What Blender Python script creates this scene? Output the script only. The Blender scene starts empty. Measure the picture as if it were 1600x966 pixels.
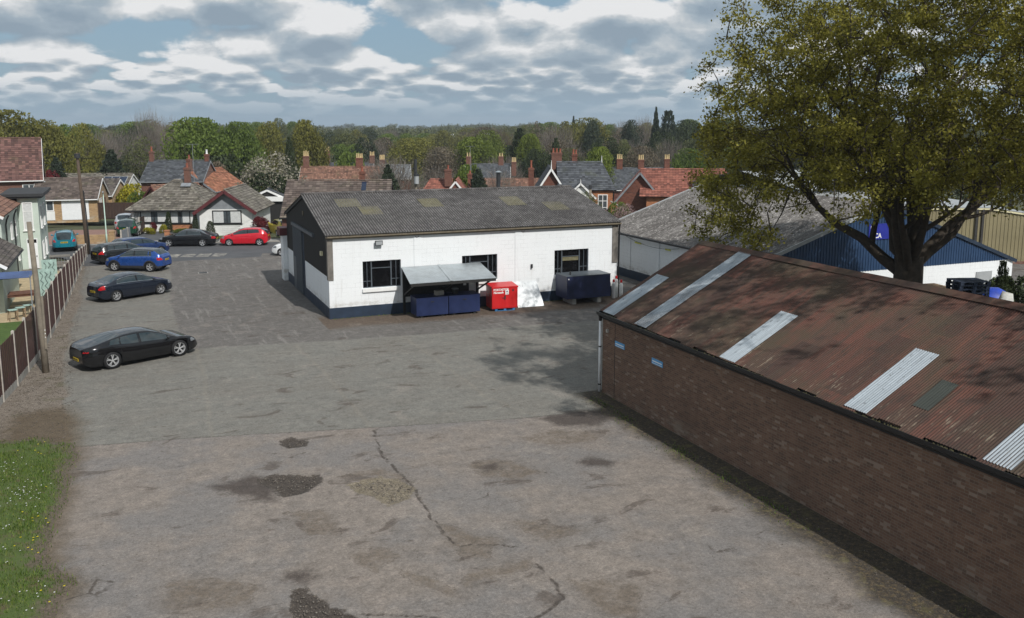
import bpy, bmesh, math, random
import numpy as np
from mathutils import Vector, Matrix
R = math.radians
scene = bpy.context.scene
COL = scene.collection

# ------------------------------------------------------------------ camera, sky, sun, exposure
CAM_YAW = R(23.1)
cam_data = bpy.data.cameras.new('camera')
cam_data.sensor_width = 36.0
cam_data.lens = 1400 / 1600 * 36
cam_data.shift_y = (420 - 483) / 1600
cam_data.clip_start = 0.1
cam_data.clip_end = 6000
cam = bpy.data.objects.new('camera', cam_data)
COL.objects.link(cam)
cam.location = (0, 0, 10)
cam.rotation_euler = (R(90) - math.atan(224 / 1400), 0, -CAM_YAW)
scene.camera = cam

SUN_DIR = Vector((0.66, -3.27, 3.2)).normalized()
sun_data = bpy.data.lights.new('sun', 'SUN')
sun_data.energy = 4.0
sun_data.angle = R(0.53)
sun_data.color = (1.0, 0.97, 0.93)
sun = bpy.data.objects.new('sun', sun_data)
COL.objects.link(sun)
sun.rotation_euler = SUN_DIR.to_track_quat('Z', 'Y').to_euler()
sun.location = SUN_DIR * 60

scene.view_settings.view_transform = 'Standard'
scene.view_settings.look = 'None'
scene.view_settings.exposure = -0.1
scene.view_settings.gamma = 1
scene.view_settings.use_curve_mapping = False
scene.cycles.use_denoising = True
scene.cycles.max_bounces = 6
scene.cycles.diffuse_bounces = 3
scene.cycles.glossy_bounces = 3
scene.cycles.transmission_bounces = 3
scene.cycles.transparent_max_bounces = 8
scene.cycles.caustics_reflective = False
scene.cycles.caustics_refractive = False


# ------------------------------------------------------------------ node helpers
class NT:
    def __init__(s, tree):
        s.t = tree
    def new(s, kind, **kw):
        n = s.t.nodes.new(kind)
        for k, v in kw.items():
            setattr(n, k, v)
        return n
    def put(s, sock, v):
        if isinstance(v, bpy.types.NodeSocket):
            s.t.links.new(v, sock)
        elif isinstance(v, (tuple, list)) and len(v) == 3 and sock.type == 'RGBA':
            sock.default_value = (*v, 1)
        else:
            sock.default_value = v
    def math(s, op, a, b=None, c=None, clamp=False):
        n = s.new('ShaderNodeMath', operation=op, use_clamp=clamp)
        s.put(n.inputs[0], a)
        if b is not None: s.put(n.inputs[1], b)
        if c is not None: s.put(n.inputs[2], c)
        return n.outputs[0]
    def vmath(s, op, a, b=None, scale=None):
        n = s.new('ShaderNodeVectorMath', operation=op)
        s.put(n.inputs[0], a)
        if b is not None: s.put(n.inputs[1], b)
        if scale is not None: s.put(n.inputs['Scale'], scale)
        return n.outputs[0]
    def mix(s, f, a, b, mode='MIX'):
        n = s.new('ShaderNodeMix', data_type='RGBA', blend_type=mode)
        s.put(n.inputs[0], f); s.put(n.inputs[6], a); s.put(n.inputs[7], b)
        return n.outputs[2]
    def noise(s, co, scale, detail=4, rough=0.55, dist=0.0):
        n = s.new('ShaderNodeTexNoise')
        if co is not None: s.put(n.inputs['Vector'], co)
        n.inputs['Scale'].default_value = scale
        n.inputs['Detail'].default_value = detail
        n.inputs['Roughness'].default_value = rough
        n.inputs['Distortion'].default_value = dist
        return n.outputs[0]
    def voro(s, co, scale, feature='F1', out=0, rand=1.0):
        n = s.new('ShaderNodeTexVoronoi', feature=feature)
        if co is not None: s.put(n.inputs['Vector'], co)
        n.inputs['Scale'].default_value = scale
        n.inputs['Randomness'].default_value = rand
        return n.outputs[out]
    def rng(s, v, a, b, c=0.0, d=1.0, smooth=True):
        n = s.new('ShaderNodeMapRange')
        n.interpolation_type = 'SMOOTHSTEP' if smooth else 'LINEAR'
        s.put(n.inputs[0], v)
        for i, q in enumerate((a, b, c, d)): s.put(n.inputs[i + 1], q)
        return n.outputs[0]
    def ramp(s, f, stops):
        n = s.new('ShaderNodeValToRGB')
        el = n.color_ramp.elements
        while len(el) < len(stops): el.new(0.5)
        for e, (p, c) in zip(el, stops):
            e.position = p; e.color = (*c, 1)
        s.put(n.inputs[0], f)
        return n.outputs[0]
    def co(s, which='Object'):
        return s.new('ShaderNodeTexCoord').outputs[which]
    def mapping(s, co, scale=(1, 1, 1), loc=(0, 0, 0), rot=(0, 0, 0)):
        n = s.new('ShaderNodeMapping')
        s.put(n.inputs[0], co)
        n.inputs['Scale'].default_value = scale
        n.inputs['Location'].default_value = loc
        n.inputs['Rotation'].default_value = rot
        return n.outputs[0]
    def attr(s, name, out='Fac'):
        n = s.new('ShaderNodeAttribute', attribute_name=name)
        return n.outputs[out]
    def bump(s, h, strength=0.3, dist=0.02):
        n = s.new('ShaderNodeBump')
        n.inputs['Strength'].default_value = strength
        n.inputs['Distance'].default_value = dist
        s.put(n.inputs['Height'], h)
        return n.outputs[0]


def new_mat(name):
    m = bpy.data.materials.new(name)
    m.use_nodes = True
    n = NT(m.node_tree)
    return m, n, m.node_tree.nodes['Principled BSDF']


# ------------------------------------------------------------------ sky: Nishita with a field of cumulus
world = bpy.data.worlds.new('World')
scene.world = world
world.use_nodes = True
wn = NT(world.node_tree)
bg = world.node_tree.nodes['Background']
sky = wn.new('ShaderNodeTexSky', sky_type='NISHITA')
sky.sun_disc = False
sky.sun_elevation = math.asin(SUN_DIR.z)
sky.sun_rotation = math.atan2(SUN_DIR.x, SUN_DIR.y)
sky.air_density = 1.0; sky.dust_density = 1.2; sky.ozone_density = 1.0
d = wn.co('Generated')
sep = wn.new('ShaderNodeSeparateXYZ'); wn.put(sep.inputs[0], d)
el = wn.math('MAXIMUM', sep.outputs[2], 0.0)
def cloud_coord(flat, off):
    c = wn.new('ShaderNodeCombineXYZ')
    wn.put(c.inputs[0], sep.outputs[0]); wn.put(c.inputs[1], sep.outputs[1])
    wn.put(c.inputs[2], wn.math('MULTIPLY', wn.math('ADD', el, off), flat))
    return c.outputs[0]
def cloud_detail(scale, flat, off, det):
    c = cloud_coord(flat, off)
    mid = wn.noise(c, scale, det, 0.60, 0.1)
    billow = wn.math('SUBTRACT', 0.75, wn.voro(c, scale * 2.3))
    return wn.math('ADD', wn.math('MULTIPLY', mid, 0.52), wn.math('MULTIPLY', billow, 0.26))
def fmix(f, a, b_):
    return wn.math('ADD', wn.math('MULTIPLY', a, wn.math('SUBTRACT', 1.0, f)), wn.math('MULTIPLY', b_, f))
w_hi = wn.rng(el, 0.03, 0.09)
def cloud_density(off):
    # near clouds are large and rounded, far ones small and flattened
    return fmix(w_hi, cloud_detail(14, 3.4, off * 0.55, 5), cloud_detail(5.8, 1.9, off, 7))
bank = wn.math('MULTIPLY', wn.noise(cloud_coord(2.4, 0.0), 3.6, 1, 0.5), 0.36)
d0 = wn.math('ADD', cloud_density(0.0), bank)
d1 = wn.math('ADD', cloud_density(0.017), bank)
mask = wn.rng(d0, 0.41, 0.455)
shade = wn.math('ADD', 0.58, wn.math('MULTIPLY', wn.math('SUBTRACT', d0, d1), 6.6))
thick = wn.rng(d0, 0.45, 0.62)
shade = wn.math('SUBTRACT', shade, wn.math('MULTIPLY', thick, 0.42), clamp=True)
cl = wn.ramp(shade, [(0.0, (3.35, 4.25, 5.15)), (0.3, (4.3, 5.2, 6.0)), (0.55, (6.4, 6.9, 7.3)), (0.8, (9.6, 9.7, 9.8))])
far = wn.rng(el, -0.01, 0.055)
cl = wn.mix(far, (3.7, 4.95, 6.0), cl)
blue = wn.mix(0.75, sky.outputs[0], (3.0, 4.6, 6.1))
final = wn.mix(mask, blue, cl)
low = wn.rng(el, 0.0, 0.05, 0.75, 0.0)
final = wn.mix(low, final, (3.4, 4.75, 5.9))
wn.put(bg.inputs[0], final)
world.cycles.sampling_method = 'MANUAL'; world.cycles.sample_map_resolution = 256
bg.inputs[1].default_value = 0.09


# ------------------------------------------------------------------ placing helpers
FWD = Vector((math.sin(CAM_YAW), math.cos(CAM_YAW), 0))
RGT = Vector((math.cos(CAM_YAW), -math.sin(CAM_YAW), 0))
def spot(px, D, z=0.0):
    """ground position D metres ahead of the viewpoint, at the bearing of column px of the 1600 px photograph"""
    p = FWD * D + RGT * ((px - 800) / 1400 * D)
    return Vector((p.x, p.y, z))
def hz(py, D):
    return 10 - (py - 196) / 1400 * D
def land(x, y):
    """height of the land: level round the yard, falling away behind the street, rising again far off"""
    q = y + 0.5 * x
    r = math.hypot(x, y)
    h = float(np.interp(q, [103, 114, 135, 168, 330, 700, 1500], [0, -2.2, -2.5, -5, -4.5, -1, 4]))
    return h
rnd = random.Random(7)

# ------------------------------------------------------------------ mesh helpers
SPLIT = {'plinth', 'corner_board', 'curtain', 'verge_board', 'barge_board', 'door_jamb', 'skid', 'bracket', 'wall'}
class MB:
    def __init__(s):
        s.v = []; s.f = []; s.m = []
    def add(s, vs, fs, mi=0):
        o = len(s.v)
        s.v += [tuple(p) for p in vs]
        s.f += [tuple(i + o for i in f) for f in fs]
        s.m += [mi] * len(fs)
        return s
    def box(s, x0, x1, y0, y1, z0, z1, mi=0):
        vs = [(x0,y0,z0),(x1,y0,z0),(x1,y1,z0),(x0,y1,z0),(x0,y0,z1),(x1,y0,z1),(x1,y1,z1),(x0,y1,z1)]
        return s.add(vs, [(0,3,2,1),(4,5,6,7),(0,1,5,4),(1,2,6,5),(2,3,7,6),(3,0,4,7)], mi)
    def bar(s, a, b, w, h, mi=0, up=(0, 0, 1)):
        a = Vector(a); b = Vector(b); d = (b - a).normalized()
        u = Vector(up)
        if abs(d.dot(u)) > 0.98: u = Vector((0, 1, 0))
        r = d.cross(u).normalized(); u = r.cross(d)
        vs = [p + r * (i * w / 2) + u * (j * h / 2) for p in (a, b) for i, j in ((-1,-1),(1,-1),(1,1),(-1,1))]
        return s.add(vs, [(0,1,2,3),(7,6,5,4),(0,4,5,1),(1,5,6,2),(2,6,7,3),(3,7,4,0)], mi)
    def tube(s, pts, rad, n=8, mi=0, cap=True):
        pts = [Vector(p) for p in pts]
        if not isinstance(rad, (list, tuple)): rad = [rad] * len(pts)
        o = len(s.v); vs = []; fs = []
        for i, p in enumerate(pts):
            t = (pts[min(i+1, len(pts)-1)] - pts[max(i-1, 0)])
            t = t.normalized() if t.length > 1e-9 else Vector((0, 0, 1))
            a = t.cross(Vector((0.31, 0.95, 0.05))).normalized()
            if a.length < 0.1: a = t.cross(Vector((1, 0, 0))).normalized()
            b = t.cross(a)
            for k in range(n):
                q = 2 * math.pi * k / n
                vs.append(p + (a * math.cos(q) + b * math.sin(q)) * rad[i])
        for i in range(len(pts) - 1):
            for k in range(n):
                fs.append((i*n+k, i*n+(k+1) % n, (i+1)*n+(k+1) % n, (i+1)*n+k))
        if cap:
            fs.append(tuple(range(n-1, -1, -1))); fs.append(tuple((len(pts)-1)*n + k for k in range(n)))
        return s.add(vs, fs, mi)
    def prism(s, poly, axis, a, b, mi=0):
        """extrude a 2-D polygon along an axis ('x': poly is (y,z); 'y': (x,z); 'z': (x,y))"""
        def P(q, t):
            return {'x': (t, q[0], q[1]), 'y': (q[0], t, q[1]), 'z': (q[0], q[1], t)}[axis]
        n = len(poly)
        vs = [P(q, a) for q in poly] + [P(q, b) for q in poly]
        fs = [tuple(range(n-1, -1, -1)), tuple(range(n, 2*n))]
        fs += [(i, (i+1) % n, n + (i+1) % n, n + i) for i in range(n)]
        return s.add(vs, fs, mi)
    def pieces(s):
        par = list(range(len(s.v)))
        def find(i):
            while par[i] != i: par[i] = par[par[i]]; i = par[i]
            return i
        for f in s.f:
            for i in f[1:]: par[find(i)] = find(f[0])
        out = {}
        for f in s.f: out.setdefault(find(f[0]), []).append(f)
        return list(out.values())
    def build(s, name, mats, parent=None, smooth=False, off=None, fix=True):
        if parent is not None and name in SPLIT:
            ps = s.pieces()
            if len(ps) > 1:
                for fs in ps:
                    ids = sorted({i for f in fs for i in f}); mp = {i: k for k, i in enumerate(ids)}
                    q = MB(); q.add([s.v[i] for i in ids], [tuple(mp[i] for i in f) for f in fs]); o = q.build(name, mats, parent, smooth, off, fix)
                return o
        me = bpy.data.meshes.new(name)
        vs = s.v
        if off is not None: vs = [(p[0]-off[0], p[1]-off[1], p[2]-off[2]) for p in vs]
        me.from_pydata(vs, [], s.f)
        if not isinstance(mats, (list, tuple)): mats = [mats]
        for m in mats: me.materials.append(m)
        if len(mats) > 1: me.polygons.foreach_set('material_index', s.m)
        if fix:
            bm = bmesh.new(); bm.from_mesh(me)
            bmesh.ops.recalc_face_normals(bm, faces=bm.faces)
            bm.to_mesh(me); bm.free()
        if smooth: me.polygons.foreach_set('use_smooth', [True] * len(me.polygons))
        me.update()
        o = bpy.data.objects.new(name, me)
        COL.objects.link(o)
        if parent is not None: o.parent = parent
        return o

def np_mesh(name, verts, faces, mat, parent=None, smooth=False, attrs=None):
    """fast mesh from numpy arrays; faces is an (n,k) array"""
    verts = np.asarray(verts, dtype=np.float32); faces = np.asarray(faces, dtype=np.int32)
    me = bpy.data.meshes.new(name)
    n, k = faces.shape
    me.vertices.add(len(verts)); me.vertices.foreach_set('co', verts.ravel())
    me.loops.add(n * k); me.loops.foreach_set('vertex_index', faces.ravel())
    me.polygons.add(n)
    me.polygons.foreach_set('loop_start', np.arange(0, n * k, k, dtype=np.int32))
    me.update(calc_edges=True)
    if smooth: me.polygons.foreach_set('use_smooth', np.ones(n, dtype=bool))
    for nm, arr in (attrs or {}).items():
        dom = 'FACE' if len(arr) == n and len(arr) != len(verts) else 'POINT'
        a = me.attributes.new(nm, 'FLOAT', dom)
        a.data.foreach_set('value', np.asarray(arr, dtype=np.float32))
    me.materials.append(mat)
    me.validate()
    o = bpy.data.objects.new(name, me)
    COL.objects.link(o)
    if parent is not None: o.parent = parent
    return o

def tag(o, label=None, cat=None, group=None, kind=None):
    if label: o['label'] = label
    if cat: o['category'] = cat
    if group: o['group'] = group
    if kind: o['kind'] = kind
    return o
def thing(name, label, cat, loc=(0, 0, 0), rot=0.0, group=None):
    o = bpy.data.objects.new(name, None)
    COL.objects.link(o)
    o.empty_display_size = 0.2
    o.location = loc; o.rotation_euler = (0, 0, rot)
    return tag(o, label, cat, group)
def copy_tree(o, parent=None):
    c = o.copy(); COL.objects.link(c)
    if parent is not None: c.parent = parent
    for ch in list(o.children): copy_tree(ch, c)
    return c
def lerp(a, b, t): return a + (b - a) * t

# ------------------------------------------------------------------ materials
MATS = {}
def plain(name, col, rough=0.6, metal=0.0, var=0.12, scale=3.0, bump=0.0, coat=0.0, spec=0.5):
    """a painted / moulded surface with a little uneven wear"""
    m, n, b = new_mat(name)
    f = n.noise(n.co(), scale, 5, 0.6)
    k0, k1 = 1 - var, 1 + var
    n.put(b.inputs['Base Color'], n.ramp(f, [(0.25, tuple(c * k0 for c in col)), (0.75, tuple(min(1, c * k1) for c in col))]))
    n.put(b.inputs['Roughness'], n.rng(f, 0.2, 0.8, max(0.02, rough - 0.08), min(1, rough + 0.08)))
    b.inputs['Metallic'].default_value = metal
    b.inputs['Specular IOR Level'].default_value = spec
    if coat: b.inputs['Coat Weight'].default_value = coat; b.inputs['Coat Roughness'].default_value = 0.03
    if bump: n.put(b.inputs['Normal'], n.bump(n.noise(n.co(), scale * 8, 4), bump, 0.01))
    MATS[name] = m
    return m

def brick(name, c1, c2, mortar, dark=(0.05, 0.035, 0.03), scale=1.0, rough=0.9, xy='auto', stain=0.5, pale=None):
    """brickwork in 225 x 75 mm courses on walls of either direction"""
    m, n, b = new_mat(name)
    co = n.co()
    sp = n.new('ShaderNodeSeparateXYZ'); n.put(sp.inputs[0], co)
    cb = n.new('ShaderNodeCombineXYZ')
    n.put(cb.inputs[0], n.math('ADD', sp.outputs[0], sp.outputs[1])); n.put(cb.inputs[1], sp.outputs[2])
    br = n.new('ShaderNodeTexBrick')
    n.put(br.inputs['Vector'], cb.outputs[0])
    br.inputs['Scale'].default_value = 1.0
    br.inputs['Brick Width'].default_value = 0.23 * scale
    br.inputs['Row Height'].default_value = 0.076 * scale
    br.inputs['Mortar Size'].default_value = 0.006 * scale
    br.inputs['Mortar Smooth'].default_value = 0.3
    br.inputs['Bias'].default_value = 0.0
    br.inputs['Color1'].default_value = (*c1, 1); br.inputs['Color2'].default_value = (*c2, 1)
    br.inputs['Mortar'].default_value = (*mortar, 1)
    # per brick tone
    q = n.new('ShaderNodeCombineXYZ')
    row = n.math('FLOOR', n.math('DIVIDE', sp.outputs[2], 0.076 * scale))
    u = n.math('DIVIDE', n.math('ADD', sp.outputs[0], sp.outputs[1]), 0.23 * scale)
    u = n.math('ADD', u, n.math('MULTIPLY', row, 0.5))
    n.put(q.inputs[0], n.math('FLOOR', u)); n.put(q.inputs[1], row)
    wn_ = n.new('ShaderNodeTexWhiteNoise', noise_dimensions='2D'); n.put(wn_.inputs['Vector'], q.outputs[0])
    tone = n.ramp(wn_.outputs[0], [(0.0, dark), (0.35, c1), (0.75, c2), (0.9, c2), (0.96, pale or c2)])
    col = n.mix(0.6, br.outputs[0], tone)
    col = n.mix(br.outputs['Fac'], col, mortar)
    big = n.noise(co, 0.6, 6, 0.62)
    col = n.mix(n.rng(big, 0.45, 0.75, 0, stain), col, dark)
    # damp rising from the ground, lime bloom above it, and dark runs down the wall
    low_ = n.rng(sp.outputs[2], 0.0, 0.9, 1.0, 0.0)
    lime = n.math('MULTIPLY', low_, n.rng(n.noise(n.mapping(co, (0.5, 0.5, 1.4)), 1.3, 6, 0.7), 0.5, 0.68, 0, 0.65))
    col = n.mix(lime, col, tuple(min(1, c * 1.25) for c in mortar))
    runs = n.noise(n.mapping(co, (2.2, 2.2, 0.16)), 1.0, 5, 0.65)
    col = n.mix(n.rng(runs, 0.60, 0.74, 0, stain), col, dark)
    n.put(b.inputs['Base Color'], col)
    b.inputs['Roughness'].default_value = rough
    n.put(b.inputs['Normal'], n.bump(n.math('SUBTRACT', n.math('MULTIPLY', n.noise(co, 40, 3), 0.6), n.math('MULTIPLY', br.outputs['Fac'], 1.4)), 0.8, 0.012))
    MATS[name] = m
    return m

def tiles(name, ca, cb_, moss=(0.10, 0.11, 0.04), w=0.3, moss_amt=0.35, rib=0.5, lichen=(0.35, 0.34, 0.3)):
    """roof tiles: ribs run up the slope; courses are real steps in the mesh"""
    m, n, b = new_mat(name)
    uv = n.co('UV')
    sp = n.new('ShaderNodeSeparateXYZ'); n.put(sp.inputs[0], uv)
    q = n.new('ShaderNodeCombineXYZ')
    cu = n.math('FLOOR', n.math('DIVIDE', sp.outputs[0], w)); cv = n.math('FLOOR', sp.outputs[1])
    n.put(q.inputs[0], cu); n.put(q.inputs[1], cv)
    wn_ = n.new('ShaderNodeTexWhiteNoise', noise_dimensions='2D'); n.put(wn_.inputs['Vector'], q.outputs[0])
    co = n.co()
    col = n.ramp(wn_.outputs[0], [(0.0, tuple(c * 0.62 for c in ca)), (0.3, ca), (0.75, cb_), (1.0, tuple(min(1, c * 1.35) for c in cb_))])
    col = n.mix(n.rng(n.noise(co, 0.9, 6, 0.65), 0.5, 0.75, 0, moss_amt), col, moss)
    col = n.mix(n.rng(n.noise(co, 9, 5, 0.7), 0.6, 0.75, 0, 0.55), col, lichen)
    wv = n.math('SINE', n.math('MULTIPLY', sp.outputs[0], 2 * math.pi / w))
    fr = n.math('FRACT', sp.outputs[1])
    gap = n.rng(fr, 0.0, 0.10, 0.35, 1.0)
    col = n.mix(1.0, col, gap, 'MULTIPLY')
    n.put(b.inputs['Base Color'], col)
    b.inputs['Roughness'].default_value = 0.85
    n.put(b.inputs['Normal'], n.bump(n.math('ADD', n.math('MULTIPLY', wv, rib), n.noise(co, 18, 3)), 0.6, 0.03))
    MATS[name] = m
    return m

def leafmat(name, dark, mid, light, trans=0.35, rnd_amt=0.25):
    """leaves: tone varies leaf by leaf (mesh attribute) and tree by tree"""
    m, n, b = new_mat(name)
    t = n.attr('tint')
    r = n.new('ShaderNodeObjectInfo').outputs['Random']
    f = n.math('ADD', t, n.math('MULTIPLY', n.math('SUBTRACT', r, 0.5), rnd_amt), clamp=True)
    col = n.ramp(f, [(0.0, dark), (0.5, mid), (1.0, light)])
    n.put(b.inputs['Base Color'], col)
    b.inputs['Roughness'].default_value = 0.6
    b.inputs['Specular IOR Level'].default_value = 0.25
    tr = n.new('ShaderNodeBsdfTranslucent'); n.put(tr.inputs[0], col)
    ms = n.new('ShaderNodeMixShader'); ms.inputs[0].default_value = trans
    n.t.links.new(b.outputs[0], ms.inputs[1]); n.t.links.new(tr.outputs[0], ms.inputs[2])
    n.t.links.new(ms.outputs[0], m.node_tree.nodes['Material Output'].inputs[0])
    MATS[name] = m
    return m

def paint(name, col, rough=0.25, metal=0.0, coat=1.0):
    m, n, b = new_mat(name)
    f = n.noise(n.co(), 2.5, 5, 0.6)
    n.put(b.inputs['Base Color'], n.ramp(f, [(0.3, tuple(c * 0.93 for c in col)), (0.7, tuple(min(1, c * 1.07 + 0.001) for c in col))]))
    n.put(b.inputs['Roughness'], n.rng(f, 0.3, 0.7, rough, rough + 0.08))
    b.inputs['Metallic'].default_value = metal
    b.inputs['Specular IOR Level'].default_value = 0.25
    b.inputs['Coat Weight'].default_value = coat * 0.8
    b.inputs['Coat Roughness'].default_value = 0.03
    MATS[name] = m
    return m

# --- white painted blockwork
m, n, b = new_mat('painted_block')
co = n.co()
sp = n.new('ShaderNodeSeparateXYZ'); n.put(sp.inputs[0], co)
cb = n.new('ShaderNodeCombineXYZ')
n.put(cb.inputs[0], n.math('ADD', sp.outputs[0], sp.outputs[1])); n.put(cb.inputs[1], sp.outputs[2])
br = n.new('ShaderNodeTexBrick'); n.put(br.inputs['Vector'], cb.outputs[0])
for k, v in (('Scale', 1.0), ('Brick Width', 0.46), ('Row Height', 0.228), ('Mortar Size', 0.006), ('Mortar Smooth', 0.5)): br.inputs[k].default_value = v
g1 = n.noise(co, 1.1, 6, 0.65)
streak = n.noise(n.mapping(co, (5, 5, 0.35)), 1.0, 5, 0.6)
col = n.mix(n.rng(g1, 0.4, 0.75, 0, 0.25), (0.81, 0.83, 0.835), (0.68, 0.70, 0.70))
line = n.math('MULTIPLY', br.outputs['Fac'], n.rng(n.noise(co, 1.6, 4, 0.6), 0.42, 0.62, 0.0, 0.85))
col = n.mix(line, col, (0.50, 0.51, 0.51))
col = n.mix(n.rng(streak, 0.55, 0.78, 0, 0.3), col, (0.43, 0.41, 0.37))
splash = n.rng(sp.outputs[2], 0.55, 1.05, 1.0, 0.0)
col = n.mix(n.math('MULTIPLY', splash, n.rng(n.noise(n.mapping(co, (1.6, 1.6, 3)), 1.2, 6, 0.7), 0.40, 0.66, 0.0, 0.7)), col, (0.40, 0.37, 0.32))
rust = n.noise(n.mapping(co, (7, 7, 0.22), (3, 1, 0)), 1.0, 4, 0.6)
col = n.mix(n.rng(rust, 0.66, 0.76, 0, 0.4), col, (0.42, 0.33, 0.25))
col = n.mix(n.rng(n.noise(co, 14, 4, 0.7), 0.66, 0.74, 0, 0.35), col, (0.35, 0.34, 0.32))
n.put(b.inputs['Base Color'], col)
b.inputs['Roughness'].default_value = 0.7
n.put(b.inputs['Normal'], n.bump(n.math('SUBTRACT', n.noise(co, 22, 3), br.outputs['Fac']), 0.35, 0.008))
MATS['painted_block'] = m

plain('navy_plinth', (0.016, 0.030, 0.055), 0.55, var=0.35, scale=2.2, bump=0.2)
plain('navy_steel', (0.012, 0.022, 0.075), 0.42, var=0.3, scale=1.6, bump=0.05)
plain('navy_steel_worn', (0.014, 0.020, 0.060), 0.5, var=0.4, scale=2.4, bump=0.1)
plain('grey_steel', (0.085, 0.10, 0.115), 0.45, var=0.2, scale=1.5)
plain('dark_cladding', (0.032, 0.030, 0.028), 0.7, var=0.4, scale=1.3, bump=0.1)
plain('weathered_timber', (0.15, 0.125, 0.085), 0.85, var=0.4, scale=4, bump=0.3)
plain('grey_timber', (0.17, 0.155, 0.135), 0.85, var=0.35, scale=3, bump=0.3)
plain('black_timber', (0.018, 0.017, 0.016), 0.8, var=0.4, scale=5, bump=0.2)
plain('black_plastic', (0.012, 0.012, 0.013), 0.5, var=0.3)
plain('white_plastic', (0.78, 0.79, 0.79), 0.35, var=0.06)
plain('white_render', (0.74, 0.74, 0.71), 0.8, var=0.12, scale=1.2, bump=0.15)
plain('pale_green_render', (0.49, 0.56, 0.49), 0.8, var=0.12, scale=0.9, bump=0.15)
plain('pale_green_timber', (0.33, 0.46, 0.41), 0.75, var=0.3, scale=5)
plain('concrete', (0.30, 0.29, 0.265), 0.9, var=0.3, scale=4, bump=0.3)
plain('concrete_post', (0.40, 0.37, 0.325), 0.9, var=0.25, scale=5, bump=0.25)
plain('galvanised', (0.46, 0.50, 0.52), 0.42, metal=0.65, var=0.2, scale=2.5)
plain('dark_steel', (0.03, 0.032, 0.034), 0.5, var=0.3)
plain('red_steel', (0.56, 0.016, 0.018), 0.38, var=0.12, scale=1.5)
plain('blue_timber', (0.03, 0.16, 0.36), 0.7, var=0.4, scale=8, bump=0.2)
plain('dark_blue_timber', (0.020, 0.032, 0.060), 0.75, var=0.5, scale=8, bump=0.2)
plain('brown_timber', (0.13, 0.055, 0.03), 0.7, var=0.35, scale=5)
plain('old_timber', (0.25, 0.17, 0.10), 0.8, var=0.35, scale=5)
plain('blue_fabric', (0.06, 0.095, 0.20), 0.85, var=0.25, scale=2)
plain('blue_tarp', (0.02, 0.06, 0.42), 0.5, var=0.3, scale=4)
plain('white_sack', (0.5, 0.5, 0.47), 0.8, var=0.3, scale=6)
plain('terracotta', (0.27, 0.085, 0.05), 0.85, var=0.25, scale=4)
plain('yellow_clay', (0.55, 0.42, 0.22), 0.85, var=0.25, scale=4)
plain('dark_slot', (0.008, 0.008, 0.009), 0.7, var=0.2)
plain('lead_grey', (0.22, 0.235, 0.25), 0.7, var=0.2)
plain('white_paint', (0.80, 0.80, 0.78), 0.5, var=0.07)
plain('maroon_paint', (0.10, 0.02, 0.022), 0.55, var=0.2)
plain('black_felt', (0.035, 0.036, 0.038), 0.9, var=0.3, scale=2)
plain('tan_cladding', (0.235, 0.20, 0.11), 0.6, var=0.15, scale=0.8)
plain('cream_paint', (0.72, 0.66, 0.42), 0.6, var=0.1)
plain('blue_cladding', (0.016, 0.046, 0.108), 0.55, var=0.2, scale=0.9)
plain('pale_grey_sheet', (0.33, 0.345, 0.35), 0.7, var=0.2, scale=0.8)
plain('sign_blue', (0.10, 0.33, 0.60), 0.45, var=0.1)
plain('sign_deep_blue', (0.02, 0.03, 0.28), 0.4, var=0.1)
plain('rubber', (0.009, 0.009, 0.010), 0.8, var=0.25)
plain('alloy', (0.68, 0.69, 0.70), 0.3, metal=0.6, var=0.1)
plain('dark_alloy', (0.03, 0.03, 0.032), 0.35, metal=0.6, var=0.15)
plain('chrome', (0.75, 0.76, 0.78), 0.12, metal=1.0, var=0.04)
plain('plate_yellow', (0.62, 0.45, 0.02), 0.4, var=0.05)
plain('plate_white', (0.75, 0.76, 0.74), 0.4, var=0.05)
plain('tail_red', (0.42, 0.008, 0.010), 0.15, var=0.1, coat=0.6)
plain('lamp_clear', (0.22, 0.235, 0.25), 0.16, metal=0.25, var=0.15, coat=0.8)
plain('car_cladding', (0.022, 0.022, 0.024), 0.65, var=0.2)
plain('lawn_soil', (0.09, 0.075, 0.05), 0.95, var=0.3, scale=6)
plain('pole_timber', (0.205, 0.175, 0.135), 0.9, var=0.3, scale=4, bump=0.4)
plain('dark_pole_timber', (0.085, 0.06, 0.042), 0.9, var=0.3, scale=4, bump=0.4)
plain('pale_green_metal', (0.42, 0.55, 0.47), 0.5, var=0.12)
plain('bird_feather', (0.03, 0.03, 0.033), 0.8, var=0.3, scale=20)
plain('fence_board', (0.055, 0.022, 0.018), 0.8, var=0.45, scale=4.5, bump=0.2)
plain('garden_fence_board', (0.05, 0.028, 0.02), 0.85, var=0.4, scale=4)
plain('forecourt_paving', (0.235, 0.135, 0.105), 0.9, var=0.25, scale=5, bump=0.2)
plain('patio_paving', (0.42, 0.33, 0.20), 0.9, var=0.3, scale=2.5, bump=0.2)
plain('curtain', (0.55, 0.56, 0.55), 0.8, var=0.15, scale=8)
plain('solar_cell', (0.015, 0.025, 0.05), 0.15, var=0.2)

def glassy(name, col, rough=0.06, spec=0.6):
    m, n, b = new_mat(name)
    f = n.noise(n.co(), 3.0, 4)
    n.put(b.inputs['Base Color'], n.ramp(f, [(0.3, col), (0.7, tuple(c * 1.7 + 0.002 for c in col))]))
    n.put(b.inputs['Roughness'], n.rng(f, 0.3, 0.7, rough, rough + 0.06))
    b.inputs['Specular IOR Level'].default_value = spec
    MATS[name] = m
glassy('car_glass', (0.016, 0.024, 0.027), 0.03, 0.8)
glassy('dark_glass', (0.003, 0.003, 0.0035), 0.12, 0.2)
glassy('house_glass', (0.05, 0.06, 0.065), 0.05)

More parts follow.
